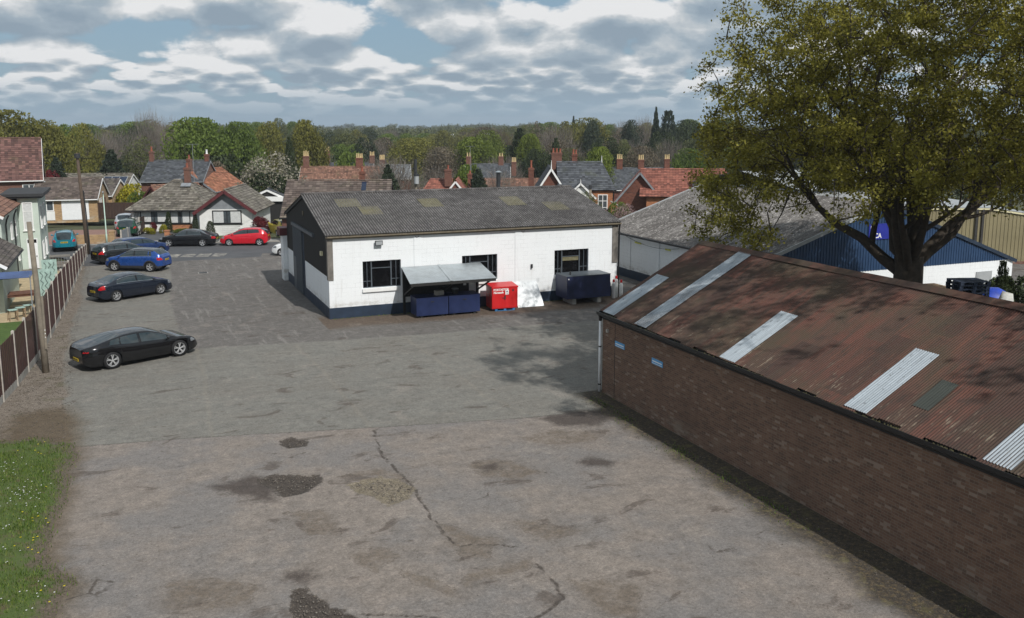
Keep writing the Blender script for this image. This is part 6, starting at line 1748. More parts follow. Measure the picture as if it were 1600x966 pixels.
dp_ = MB(); dp_.tube([(4.36, -0.1, 5.4), (4.36, -0.1, 0)], 0.06, 6); dp_.build('downpipe', M('black_plastic'), vx_)
t = gable_house('small brick wing with sloping red roof right of the Victorian house', hp(948, 92, -2.4), R(-23), 3.2, 5, 2.2, 3.4, 'x', 'dark_red_brick', 'old_red_tile', name='outbuilding', cat='outbuilding')
t = thing('boundary_wall', 'sloping brick garden wall with pale coping below the red tiled house', 'wall', hp(955, 82, -2.0), R(-23))
b_ = MB(); b_.prism([(0, -0.5), (4.4, -0.5), (4.4, 2.6), (0, 5.1)], 'y', 0, 0.25); b_.build('brickwork', M('orange_brick'), t)
b_ = MB(); b_.bar((-0.05, 0.12, 5.15), (4.45, 0.12, 2.65), 0.36, 0.09); b_.build('coping', M('concrete_post'), t)
# red tiled house
rt = thing('red_tiled_house', 'newer brick house with bright red tile roof and dark side gable', 'house', hp(1062, 90, -2.6), R(-32))
wb = MB(); wb.box(-3.3, 5.5, 0, 7, -0.5, 5.6); wb.build('wall', M('orange_brick'), rt)
wb = MB(); wb.prism([(-6.2, -0.5), (-1.8, -0.5), (-1.8, 5.1), (-4.0, 7.7), (-6.2, 5.1)], 'y', 0.9, 7); wb.build('side_gable', M('dark_red_brick'), rt)
rf = Roof(); rf.slope((-4.0, -0.35, 5.45), (5.9, -0.35, 5.45), (-4.0, 3.5, 8.0), (4.6, 3.5, 8.0)); rf.slope((5.9, 7.35, 5.45), (-4.0, 7.35, 5.45), (4.6, 3.5, 8.0), (-4.0, 3.5, 8.0)); rf.slope((5.9, -0.35, 5.45), (5.9, 7.35, 5.45), (4.6, 3.5, 8.0), (4.6, 3.5, 8.0))
rf.slope((-6.6, 7, 4.75), (-6.6, 0.6, 4.75), (-4.0, 7, 7.85), (-4.0, 0.6, 7.85)); rf.slope((-1.4, 0.6, 4.75), (-1.4, 7, 4.75), (-4.0, 0.6, 7.85), (-4.0, 7, 7.85)); rf.ridge((-4.0, 3.5, 8.1), (4.6, 3.5, 8.1)); rf.build('roof', M('bright_red_tile'), rt)
vb = MB()
for sg in (-1, 1): vb.bar((-4.0 + sg * 2.6, 0.55, 4.68), (-4.0, 0.55, 7.82), 0.18, 0.05, up=(0, 1, 0))
vb.build('barge_board', M('lead_grey'), rt)
window(rt, -1.2, 0, 3.6, 1.15, 1.3, bars=2, trans=1); window(rt, 2.6, 0, 3.6, 1.15, 1.3, bars=2, trans=1)
h = gable_house('slate roofed house with rows of yellow pots behind the red tiled house', hp(1000, 135, -4.8), R(-23), 11, 8, 5.3, 8.2, 'x', 'dark_red_brick', 'slate', name='house', cat='house')
chimney(h, -2.7, 4, 7.2, 9.7, 0.9, 0.6, 3, 'dark_red_brick', 'yellow_clay', 0.7); chimney(h, 0.6, 4, 7.2, 9.6, 0.9, 0.6, 3, 'dark_red_brick', 'yellow_clay', 0.7); chimney(h, 4.6, 4, 7.2, 9.7, 0.8, 0.6, 3, 'dark_red_brick', 'yellow_clay', 0.7)
h = gable_house('distant house with dark slates right of the blossom tree', hp(610, 175, -5), R(-15), 8, 7, 4.8, 7.2, 'x', 'dark_red_brick', 'pale_slate', name='house', cat='house')
h = gable_house('small cream gabled house behind the bare birch branches', hp(655, 125, -4.5), R(-40), 5, 6, 3.6, 5.7, 'y', 'concrete_post', 'old_red_tile', name='house', cat='house')
# far white factory between the trees
t = thing('factory', 'long low white factory with a curved roof among distant trees', 'factory', hp(705, 520, -4), R(-23))
b_ = MB(); b_.box(-8, 30, 0, 30, 0, 6.5); b_.build('wall', M('white_plastic'), t)
b_ = MB(); b_.prism([(-8, 6.5), (30, 6.5), (29, 7.6), (20, 9.2), (12, 9.6), (4, 9.0), (-8, 8.6)], 'y', -0.5, 30); b_.build('roof', M('white_plastic'), t)
t = thing('white_block', 'small white block beside the distant curved factory roof', 'building', hp(652, 500, -4), R(-23))
b_ = MB(); b_.box(-4, 4, 0, 10, 0, 7.2); b_.box(4.6, 8, 0, 8, 0, 6.8); b_.build('wall', M('white_plastic'), t)
b_ = MB()
for i in range(4): b_.box(-3.4 + i * 1.9, -2.3 + i * 1.9, -0.06, -0.01, 4.4, 5.6)
b_.build('window', M('house_glass'), t)
t = thing('caravan', 'white caravan roof glimpsed between trees left of the factory', 'caravan', hp(522, 210, -3.2), R(-23))
b_ = MB(); b_.prism([(-3, 0.5), (3, 0.5), (3.2, 1.4), (2.8, 2.7), (-2.7, 2.9), (-3.2, 1.6)], 'y', -1.1, 1.1); b_.build('body', M('white_plastic'), t)
b_ = MB(); b_.box(-1.8, 1.8, -1.13, -1.101, 1.5, 2.2); b_.build('window', M('dark_glass'), t)

# ================================================================== the board fence with concrete posts
FP = [(36.4, -4.73), (38.45, -4.47), (40.6, -4.28), (42.6, -4.10), (44.7, -3.98), (46.9, -3.90), (49.2, -3.83), (51.5, -3.76), (53.9, -3.70), (56.4, -3.66), (58.9, -3.62), (61.4, -3.59), (63.9, -3.56), (66.4, -3.53), (68.9, -3.48), (71.4, -3.42), (73.6, -3.37), (75.5, -3.34)]
FP = [(30.6, -5.2), (32.5, -5.1), (34.4, -4.93)] + FP
def fence_h(y): return float(np.interp(y, [30, 36, 42, 52, 62, 70, 76], [2.0, 2.05, 2.25, 2.3, 1.85, 1.35, 0.95]))
fc = thing('board_fence', 'long dark brown board fence with pale concrete posts and gravel boards', 'fence', (-3.9, 55, 0)); ox = (-3.9, 55, 0)
for i, (y, x) in enumerate(FP):
    h = fence_h(y)
    b_ = MB(); b_.box(x - 0.055, x + 0.055, y - 0.055, y + 0.055, -0.2, h + 0.06); b_.add([(x - 0.055, y - 0.055, h + 0.06), (x + 0.055, y - 0.055, h + 0.06), (x + 0.055, y + 0.055, h + 0.06), (x - 0.055, y + 0.055, h + 0.06), (x, y, h + 0.10)], [(0, 1, 4), (1, 2, 4), (2, 3, 4), (3, 0, 4)])
    b_.build('post', M('concrete_post'), fc, off=ox)
for (y0, x0), (y1, x1) in zip(FP[:-1], FP[1:]):
    h0, h1 = fence_h(y0), fence_h(y1)
    d = Vector((x1 - x0, y1 - y0, 0)); L = d.length; d.normalize(); nrm = Vector((d.y, -d.x, 0))
    b_ = MB(); nb = 16; w_ = (L - 0.11) / nb
    for k in range(nb):
        a = Vector((x0, y0, 0)) + d * (0.055 + k * w_); c = a + d * (w_ - 0.004)
        hh = lerp(h0, h1, (k + 0.5) / nb) - 0.02 + rnd.uniform(-0.006, 0.006); o_ = nrm * (0.012 if k % 2 else -0.004); t_ = nrm * 0.014
        vs = [p + q + Vector((0, 0, z)) for z in (0.30, hh) for p, q in ((a, o_), (c, o_), (c, o_ + t_), (a, o_ + t_))]
        b_.add(vs, [(0,3,2,1),(4,5,6,7),(0,1,5,4),(1,2,6,5),(2,3,7,6),(3,0,4,7)])
    b_.build('board_panel', M('fence_board'), fc, off=ox)
    b_ = MB(); b_.bar(Vector((x0, y0, 0.14)) + d * 0.06, Vector((x1, y1, 0.14)) - d * 0.06, 0.045, 0.31); b_.build('gravel_board', M('concrete'), fc, off=ox)

# poles, lamp, wires
p0 = Vector((-3.6, 40.24, 0))
t = thing('utility_pole', 'grey weathered timber pole standing in the gravel beside the fence', 'pole', p0)
b_ = MB(); b_.tube([(0, 0, -0.3), (-0.04, 0, 2), (-0.09, 0.02, 4), (-0.16, 0.03, 6.2)], [0.135, 0.12, 0.105, 0.09], 14); b_.build('shaft', M('pole_timber'), t, smooth=True)
b_ = MB(); b_.box(0.05, 0.13, -0.15, -0.12, 1.0, 3.2); b_.build('cable_cover', M('pole_timber'), t)
b_ = MB()
for z in (1.5, 1.65, 1.8): b_.tube([(0.1, -0.12, z), (0.1, -0.17, z)], 0.02, 6)
b_.build('tag', M('white_paint'), t)
p1 = spot(131, 69.6); p1.z = 0
t = thing('telephone_pole', 'tall brown timber telephone pole beyond the end of the fence', 'pole', p1)
b_ = MB(); b_.tube([(0, 0, -0.3), (-0.1, 0, 3), (-0.25, 0, 7.9)], [0.15, 0.13, 0.105], 12); b_.build('shaft', M('dark_pole_timber'), t, smooth=True)
b_ = MB(); b_.tube([(-0.24, 0, 7.5), (-0.25, 0, 7.85)], 0.22, 10); b_.build('junction_ring', M('dark_steel'), t)
b_ = MB(); b_.tube([(0.18, 0, 0), (0.08, 0, 3), (0.0, 0.0, 5)], 0.05, 6); b_.build('cable_cover', M('dark_steel'), t)
p2 = st(-8.6, 4.3); p2 = Vector((*spot(162, 75.3).xy, 0))
t = thing('street_lamp', 'slim pale green street lamp at the driveway mouth', 'street lamp', p2)
b_ = MB(); b_.tube([(0, 0, 0), (0, 0, 0.9), (0, 0, 0.95), (-0.03, 0, 4.4)], [0.075, 0.075, 0.05, 0.04], 10); b_.build('column', M('pale_green_metal'), t, smooth=True)
b_ = MB(); b_.tube([(-0.03, 0, 4.38), (-0.03, -0.1, 4.48), (-0.03, -0.55, 4.50)], [0.05, 0.07, 0.05], 8); b_.build('lantern', M('pale_grey_sheet'), t)
p3 = spot(650, 92); p3.z = -2.5
t = thing('transformer_pole', 'pole with a grey transformer drum rising behind the workshop ridge', 'pole', p3)
b_ = MB(); b_.tube([(0, 0, 0), (0, 0, 9.0)], [0.17, 0.13], 10); b_.build('shaft', M('pole_timber'), t)
b_ = MB(); b_.tube([(0, -0.28, 6.6), (0, -0.28, 7.4)], 0.24, 10); b_.build('transformer', M('pale_grey_sheet'), t)
b_ = MB(); b_.tube([(0, -0.28, 7.4), (0, -0.28, 7.6)], 0.27, 10); b_.tube([(0, 0, 7.6), (0, 0, 9.1)], 0.16, 8); b_.build('cap', M('dark_steel'), t)
p4 = spot(922, 84); p4.z = -1.8
t = thing('telephone_pole', 'timber pole in front of the Victorian house bay', 'pole', p4)
b_ = MB(); b_.tube([(0, 0, 0), (0.02, 0, 6.2)], [0.15, 0.12], 10); b_.build('shaft', M('pole_timber'), t, smooth=True)
b_ = MB(); b_.tube([(-0.02, 0, 5.9), (0.02, 0, 6.25)], 0.16, 8); b_.build('cap', M('dark_steel'), t)
def cable(label, a, b_, sag, r=0.012, name='overhead_cable'):
    a = Vector(a); c = Vector(b_); pts = []
    for i in range(25):
        t_ = i / 24; p = a.lerp(c, t_); p.z -= sag * 4 * t_ * (1 - t_); pts.append(p)
    mb = MB(); mb.tube(pts, r, 4); o = mb.build(name, M('black_plastic'), off=a); o.location = a
    return tag(o, label, 'cable', 'overhead cables')
top1 = p1 + Vector((-0.25, 0, 7.6)); top3 = p3 + Vector((0, 0, 8.7)); top4 = p4 + Vector((0, 0, 6.1))
cable('overhead cable from the telephone pole leftwards to the red tiled house', top1, hp(60, 96, 6.2), 0.5)
cable('overhead cable from the telephone pole to the bungalow roof', top1, hp(300, 89, 4.4), 0.6)
cable('overhead cable from the telephone pole across to the transformer pole', top1, top3, 1.2)
cable('overhead cable from the Victorian house pole to the red tiled house', top4, hp(1110, 92, 3.0), 0.35)
cable('overhead cable from the transformer pole to the Victorian house pole', top3, top4, 0.9)
cable('slack cable looping from the workshop corner to the warehouse', (WX1 + 0.1, WY0 + 0.3, 3.9), (HX0 - 0.1, 45, 2.7), 0.4)

# fences by the driveway
t = thing('driveway_fence', 'fence of pale concrete posts and grey panels along the driveway', 'fence', st(-7.5, 5.2), SR)
b_ = MB()
for i in range(7):
    p_ = MB(); y = i * 2.0; hgt = 1.0 if i < 3 else 1.5
    p_.box(-0.06, 0.06, y - 0.06, y + 0.06, 0, hgt + 0.08); p_.build('post', M('concrete_post'), t)
    if i < 6:
        q_ = MB(); q_.box(-0.03, 0.03, y + 0.062, y + 1.938, 0.05, hgt); q_.build('panel', M('lead_grey' if i < 2 else 'garden_fence_board'), t)
t = thing('brick_wall', 'low buff brick wall with piers around the garage forecourt', 'wall', st(-11.2, 3.7), SR)
b_ = MB(); b_.box(0.2, 3.2, -0.11, 0.11, 0.1, 0.85); b_.build('panel', M('buff_brick'), t)
for x in (0, 3.4):
    b_ = MB(); b_.box(x - 0.2, x + 0.2, -0.2, 0.2, 0.1, 1.1); b_.box(x - 0.24, x + 0.24, -0.24, 0.24, 1.1, 1.17); b_.build('pier', M('buff_brick'), t)
t = thing('close_board_fence', 'dark brown close boarded fence at the head of the driveway', 'fence', hp(190, 97), HRot)
b_ = MB()
for i in range(40): b_.box(-3.2 + i * 0.16, -3.2 + i * 0.16 + 0.15, -0.012 * (i % 2), 0.02, 0, 1.75)
b_.build('boards', M('garden_fence_board'), t, fix=False)

# ================================================================== cars
def smooth_interp(xs_, pts, sig):
    x = np.array([p[0] for p in pts]); y = np.array([p[1] for p in pts])
    fx = np.linspace(x[0], x[-1], 600); fy = np.interp(fx, x, y)
    k = max(1, int(sig / (fx[1] - fx[0])))
    ker = np.exp(-0.5 * (np.arange(-3 * k, 3 * k + 1) / k) ** 2); ker /= ker.sum()
    fy = np.convolve(np.pad(fy, 3 * k, mode='edge'), ker, 'valid')
    return np.interp(xs_, fx, fy)

def car(label, loc, rot, paint_mat, L=4.5, W=1.82, H=1.45, wb=2.7, fo=0.88, r=0.33, belt=None, roofline=None, glass_x=(1.15, -1.35), bpillar=0.05, cpillar=None, sill=0.20,
        style='saloon', rim='alloy', spokes=5, roof_mat=None, cladding=False, front_plate='plate_white', lights_z=(0.62, 0.80), tail_z=(0.72, 0.92), tumble=0.30, tail_len=0.30, group='parked cars', chrome_line=False, detail=True, plan_r=0.32, cat='car'):
    t = thing('parked_car', label, cat, loc, rot, group)
    hl = L / 2
    xf = hl - fo; xr = xf - wb
    dx = 0.03 if detail else 0.05
    n_ = int(L / dx)
    u = np.linspace(0, 1, n_ + 1); xs_ = -hl + L * u
    # pack stations closer at the two ends
    xs_ = hl * np.sign(xs_) * (1 - (1 - np.abs(xs_) / hl) ** 1.25)
    zb = smooth_interp(xs_, belt, 0.07)
    zc = smooth_interp(xs_, roofline, 0.09)
    e = (hl - np.abs(xs_))
    plan = 1 - 0.30 * np.clip(1 - e / 0.75, 0, 1) ** 2.6
    nose = np.clip(1 - e / plan_r, 0, 1)
    zlow = np.full_like(xs_, sill) + 0.16 * nose ** 2
    for xa in (xf, xr):
        ra = r * 1.13; d = np.abs(xs_ - xa)
        arch = np.where(d < ra, r * 0.98 + np.sqrt(np.clip(ra ** 2 - d ** 2, 0, None)), 0)
        zlow = np.maximum(zlow, arch)
    zb = zb - 0.10 * nose ** 2.2
    zb = np.maximum(zb, zlow + 0.04)
    h = np.maximum(zc - zb, 0.035)
    hw = W / 2
    nb, ng, nr = 18, 10, 9
    sec = []
    for i, x in enumerate(xs_):
        w = hw * plan[i]
        row = []
        tt = np.linspace(0, 1, nb)
        z = zlow[i] + (zb[i] - zlow[i]) * tt
        rel = (z - sill) / (max(zb[i], sill + 0.2) - sill)
        prof = np.interp(rel, [0, 0.12, 0.45, 0.62, 0.66, 0.85, 0.95, 1.0], [0.945, 0.975, 1.0, 0.997, 0.988, 0.975, 0.955, 0.915])
        flare = sum(0.022 * np.exp(-((x - xa) / (r * 0.95)) ** 2) for xa in (xf, xr)) * np.exp(-((z - r * 1.5) / 0.35) ** 2)
        yy = w * (prof + flare)
        row += [(x, yy[k], z[k]) for k in range(nb)]
        yb = yy[-1]
        tg = np.linspace(0, 1, ng + 1)[1:]
        top = 0.86
        for q in tg:
            zz = zb[i] + h[i] * top * q
            bend = tumble * h[i] * (0.85 * q + 0.15 * q * q)
            row.append((x, max(0.05, yb - 0.02 * q - bend), zz))
        ye = row[-1][1]; ze_ = row[-1][2]
        for q in np.linspace(0, 1, nr + 1)[1:]:
            a = q * math.pi / 2
            row.append((x, ye * (1 - q), ze_ + h[i] * (1 - top) * math.sin(a) ** 0.8))
        sec.append(row)
    S = np.array(sec)                     # stations x points x 3
    ns, npt, _ = S.shape
    zones = {k: [] for k in ('body', 'windscreen', 'rear_window', 'side_window', 'headlight', 'tail_light', 'roof', 'cladding', 'pillar', 'door_f', 'door_r')}
    xg0, xg1 = glass_x
    full = max(h)
    for i in range(ns - 1):
        xm = (xs_[i] + xs_[i + 1]) / 2; hm = (h[i] + h[i + 1]) / 2; slope = (zc[i + 1] - zc[i]) / (xs_[i + 1] - xs_[i])
        zbm = (zb[i] + zb[i + 1]) / 2
        for k in range(npt - 1):
            zm = (S[i, k, 2] + S[i + 1, k + 1, 2]) / 2
            key = 'body'
            if k < nb - 1:
                if cladding and zm < sill + 0.17 + 0.0 or (cladding and any(abs(math.hypot(xm - xa, zm - r) - r * 1.13) < 0.075 and zm > r * 0.6 for xa in (xf, xr)) ): key = 'cladding'
                elif hl - xm < 0.42 and lights_z[0] < zm < lights_z[1] and S[i, k, 1] > hw * 0.42: key = 'headlight'
                elif hl + xm < tail_len and tail_z[0] < zm < tail_z[1]: key = 'tail_light'
                elif detail and xm < xf - r * 1.25 and xm > bpillar and zm > sill + 0.10: key = 'door_f'
                elif detail and cpillar is not None and xm <= bpillar - 0.0 and xm > xr + r * 0.72 and zm > sill + 0.10 and math.hypot(xm - xr, zm - r) > r * 1.2: key = 'door_r'
            elif k < nb - 1 + ng:
                q = (k - (nb - 1) + 0.5) / ng
                if hm > 0.20 and 0.10 < q < 0.86:
                    lo = xg1 + 0.0 + q * 0.10; hi = xg0 - q * 0.06
                    if lo < xm < hi and abs(xm - bpillar) > 0.045 and not (cpillar is not None and abs(xm - cpillar - q * 0.05) < 0.03): key = 'side_window'
                    elif lo < xm < hi and abs(xm - bpillar) <= 0.045: key = 'pillar'
                elif roof_mat and q > 0.86 and hm > 0.75 * full: key = 'roof'
            else:
                q = k - (nb - 1) - ng
                if q >= 1 or hm < 0.75 * full:
                    if slope < -0.2 and hm > 0.10 and xm > 0 and q >= 1: key = 'windscreen'
                    elif slope > 0.2 and hm > 0.14 and xm < 0 and q >= 1 and zm > zbm + 0.10: key = 'rear_window'
                if key == 'body' and roof_mat and hm > 0.75 * full: key = 'roof'
            zones[key].append((i, k))
    def zone_mesh(name, faces, mat, parent, sides=(1, -1), push=0.0):
        vid = {}; vs = []; fs = []
        for sgn in sides:
            vid.clear()
            for (i, k) in faces:
                q = []
                for (a, b_) in ((i, k), (i + 1, k), (i + 1, k + 1), (i, k + 1)):
                    key = (a, b_)
                    if b_ == npt - 1: key = (a, b_)
                    if key not in vid:
                        vid[key] = len(vs); p = S[a, b_]; vs.append((p[0], sgn * p[1], p[2]))
                    q.append(vid[key])
                fs.append(q if sgn > 0 else q[::-1])
        me = bpy.data.meshes.new(name); me.from_pydata(vs, [], fs); me.materials.append(mat)
        bm = bmesh.new(); bm.from_mesh(me); bmesh.ops.remove_doubles(bm, verts=bm.verts, dist=0.0004); bmesh.ops.recalc_face_normals(bm, faces=bm.faces); 
        bm.to_mesh(me); bm.free()
        me.polygons.foreach_set('use_smooth', [True] * len(me.polygons))
        # outward normals
        c = sum((p.normal.dot(p.center - Vector((p.center.x * 0.6, 0, 0.55))) for p in me.polygons), 0.0)
        if c < 0: me.flip_normals()
        o = bpy.data.objects.new(name, me); COL.objects.link(o); o.parent = parent
        return o
    PM = M(paint_mat)
    # end caps are closed with a fan
    body = zone_mesh('body', zones['body'], PM, t)
    cap = MB()
    for i in (0, ns - 1):
        ring = [tuple(S[i, k]) for k in range(npt)] + [(S[i, k, 0], -S[i, k, 1], S[i, k, 2]) for k in range(npt - 2, -1, -1)]
        cap = MB(); cap.add(ring, [tuple(range(len(ring)))]); cap.build('bumper', PM, t)
    cap = None
    zone_mesh('windscreen', zones['windscreen'], M('car_glass'), t)
    if zones['rear_window']: zone_mesh('rear_window', zones['rear_window'], M('car_glass'), t)
    for sgn in (1, -1):
        if zones['side_window']: zone_mesh('side_window', zones['side_window'], M('car_glass'), t, (sgn,))
        for nm, z_ in (('headlight', 'headlight'), ('tail_light', 'tail_light')):
            if zones[z_]: zone_mesh(nm, zones[z_], M('lamp_clear' if nm == 'headlight' else 'tail_red'), t, (sgn,))
        for z_ in ('door_f', 'door_r'):
            if zones[z_]:
                do = zone_mesh('door', zones[z_], PM, t, (sgn,))
                fx = [xs_[i] for i, k in zones[z_]]; xh = min(fx) + 0.16; ih = int(np.argmin(np.abs(xs_ - xh))); kk = int(nb * 0.80)
                p = S[ih, kk]; hb = MB(); hb.box(p[0] - 0.1, p[0] + 0.1, sgn * (p[1] - 0.01) - 0.012, sgn * (p[1] - 0.01) + 0.022 * 1, p[2] - 0.015, p[2] + 0.015); hb.build('handle', PM, do)
    if zones['cladding']: zone_mesh('trim', zones['cladding'], M('car_cladding'), t)
    for sgn in (1, -1):
        if zones['pillar']: zone_mesh('pillar', zones['pillar'], M('black_paint'), t, (sgn,))
    if roof_mat and zones['roof']: zone_mesh('roof', zones['roof'], M(roof_mat), t)
    if chrome_line:
        for sgn in (1, -1):
            cm = MB(); pts = [(x, sgn * (S[i, nb, 1] + 0.006), S[i, nb, 2]) for i, x in enumerate(xs_) if xg1 < x < xg0]
            up = [(S[i, nb + ng - 2, 0], sgn * (S[i, nb + ng - 2, 1] + 0.006), S[i, nb + ng - 2, 2]) for i, x in enumerate(xs_) if xg1 + 0.1 < x < xg0 - 0.25 and h[i] > 0.2]
            cm.tube(pts, 0.012, 5); cm.tube(up + [], 0.012, 5); cm.build('chrome_trim', M('chrome'), t)
    ub = MB(); ub.box(-hl + 0.35, hl - 0.35, -hw * 0.80, hw * 0.80, sill - 0.02, 0.62); ub.build('underbody', M('rubber'), t)
    # nose and tail furniture
    g_ = MB(); g_.box(hl - 0.10, hl + 0.004, -hw * 0.42, hw * 0.42, 0.30, 0.46)
    if style != 'fastback': g_.box(hl - 0.16, hl - 0.004, -hw * 0.36, hw * 0.36, 0.52, 0.66)
    g_.build('grille', M('dark_slot'), t)
    def plate(xp, face, zc_, mat):
        pm = MB(); a, c = (xp, xp + 0.014) if face > 0 else (xp - 0.014, xp)
        pm.box(a, c, -0.26, 0.26, zc_ - 0.056, zc_ + 0.056); po = pm.build('number_plate', M(mat), t)
        pm = MB(); f_ = c + 0.002 if face > 0 else a - 0.002
        for k in range(7):
            y = -0.205 + k * 0.066 + (0.02 if k > 3 else 0); pm.box(min(f_, f_ - 0.002 * face), max(f_, f_ - 0.002 * face), y - 0.022, y + 0.022, zc_ - 0.036, zc_ + 0.036)
        pm.build('characters', M('dark_slot'), po)
    plate(hl + 0.002, 1, 0.44, front_plate); 
    plate(-hl - 0.002, -1, 0.80 if style == 'suv' else (0.62 if style != 'fastback' else 0.46), 'plate_yellow')
    xm_ = glass_x[0] - 0.02; im = int(np.argmin(np.abs(xs_ - xm_)))
    for sgn in (1, -1):
        y = S[im, nb - 1, 1]; z = S[im, nb - 1, 2]
        mm = MB(); mm.tube([(xm_, sgn * (y - 0.02), z + 0.03), (xm_ - 0.01, sgn * (y + 0.07), z + 0.07), (xm_ - 0.02, sgn * (y + 0.13), z + 0.09), (xm_ - 0.03, sgn * (y + 0.21), z + 0.09)], [0.02, 0.035, 0.075, 0.045], 8)
        mm.build('wing_mirror', PM, t, smooth=True)
    # wheels
    for xa in (xf, xr):
        for sgn in (1, -1):
            yo = sgn * (hw * 0.985); wd = 0.215
            ty = MB(); N = 28; prof = [(r * 0.70, 0.0), (r * 0.93, 0.006), (r, 0.035), (r, wd - 0.035), (r * 0.93, wd), (r * 0.66, wd)]
            vs = []; fs = []
            for j in range(N):
                a = 2 * math.pi * j / N
                for (rr, yy) in prof: vs.append((xa + rr * math.cos(a), yo - sgn * yy, r + rr * math.sin(a)))
            m_ = len(prof)
            for j in range(N):
                for k in range(m_ - 1): fs.append((j*m_ + k, ((j+1) % N)*m_ + k, ((j+1) % N)*m_ + k + 1, j*m_ + k + 1))
            ty.add(vs, fs); wo = ty.build('wheel', M('rubber'), t, smooth=True)
            rm = MB(); yy = yo - sgn * 0.012
            rin = r * 0.70
            # rim ring
            vs = []; fs = []
            rp_ = [(rin, 0.0), (rin * 0.93, 0.004), (rin * 0.90, 0.05), (rin * 0.88, 0.16)]
            for j in range(N):
                a = 2 * math.pi * j / N
                for (rr, y2) in rp_: vs.append((xa + rr * math.cos(a), yy - sgn * y2, r + rr * math.sin(a)))
            for j in range(N):
                for k in range(3): fs.append((j*4 + k, ((j+1) % N)*4 + k, ((j+1) % N)*4 + k + 1, j*4 + k + 1))
            rm.add(vs, fs)
            for j in range(spokes):
                a = 2 * math.pi * j / spokes + 0.3
                for off_ in ((-0.16, 0.16) if spokes <= 5 else (0,)):
                    p0_ = Vector((xa + rin * 0.16 * math.cos(a), yy - sgn * 0.02, r + rin * 0.16 * math.sin(a))); p1_ = Vector((xa + rin * 0.94 * math.cos(a + off_), yy - sgn * 0.006, r + rin * 0.94 * math.sin(a + off_)))
                    rm.bar(p0_, p1_, 0.032, 0.028, up=(0, 1, 0))
            rm.tube([(xa, yy - sgn * 0.03, r), (xa, yy - sgn * 0.008, r)], rin * 0.2, 12)
            rm.build('rim', M(rim), wo)
            dk = MB(); dk.tube([(xa, yy - sgn * 0.12, r), (xa, yy - sgn * 0.10, r)], rin * 0.88, 20); dk.build('brake_disc', M('dark_alloy'), wo)
    return t, S, xs_

paint('black_paint', (0.006, 0.006, 0.007), 0.16); paint('midnight_paint', (0.010, 0.014, 0.024), 0.2, 0.1); paint('bright_blue_paint', (0.014, 0.062, 0.25), 0.22, 0.25)
paint('deep_blue_paint', (0.010, 0.030, 0.11), 0.22, 0.2); paint('black_hatch_paint', (0.010, 0.011, 0.012), 0.2); paint('red_paint', (0.50, 0.010, 0.022), 0.2)
paint('teal_paint', (0.010, 0.22, 0.30), 0.25, 0.35); paint('dark_green_paint', (0.008, 0.055, 0.030), 0.22, 0.25); paint('silver_paint', (0.52, 0.55, 0.58), 0.28, 0.4); paint('white_car_paint', (0.72, 0.73, 0.73), 0.25); paint('yellow_paint', (0.60, 0.48, 0.06), 0.25)

def at_mid(a, b_, off):      # midpoint of two wheels on the near side, moved off metres inwards
    a = Vector((*a, 0)); c = Vector((*b_, 0)); d = (c - a).normalized(); n_ = Vector((-d.y, d.x, 0))
    return (a + c) / 2 + n_ * off, math.atan2(d.y, d.x)
# sleek black fastback, nearest
car('sleek black four door fastback with dark alloy wheels, nearest the camera', (-0.18, 41.12, 0), R(23.0), 'black_paint', L=4.96, W=1.97, H=1.38, wb=2.9, fo=0.95, r=0.365, style='fastback', spokes=5, rim='alloy', plan_r=0.4,
    belt=[(-2.48, 0.86), (-2.40, 0.95), (-1.9, 1.0), (-1.2, 0.985), (-0.6, 0.90), (0.6, 0.86), (1.2, 0.86), (1.7, 0.84), (2.1, 0.77), (2.40, 0.64), (2.48, 0.52)],
    roofline=[(-2.48, 0.90), (-2.40, 0.99), (-2.2, 1.03), (-1.5, 1.20), (-0.8, 1.345), (-0.2, 1.385), (0.3, 1.36), (0.7, 1.23), (1.35, 0.93), (1.5, 0.88), (2.1, 0.80), (2.40, 0.66), (2.48, 0.54)],
    glass_x=(1.05, -1.45), bpillar=-0.15, cpillar=-1.0, lights_z=(0.60, 0.74), tail_z=(0.815, 0.85), tumble=0.5, tail_len=0.22)
car('dark navy saloon with chrome window line and red tail lights, second row', (-0.28, 56.85, 0), R(30), 'midnight_paint', L=4.63, W=1.86, H=1.48, wb=2.78, fo=0.93, r=0.335, spokes=7, chrome_line=True,
    belt=[(-2.31, 0.86), (-2.25, 0.98), (-1.6, 1.02), (-1.0, 0.99), (0.9, 0.94), (1.5, 0.90), (2.0, 0.80), (2.25, 0.68), (2.31, 0.52)],
    roofline=[(-2.31, 0.88), (-2.24, 1.04), (-1.75, 1.08), (-1.0, 1.38), (-0.45, 1.475), (0.1, 1.47), (0.45, 1.40), (1.2, 0.98), (1.4, 0.93), (2.0, 0.83), (2.25, 0.70), (2.31, 0.54)],
    glass_x=(0.98, -1.35), bpillar=-0.05, cpillar=-1.9, tail_z=(0.74, 0.97), tumble=0.42)
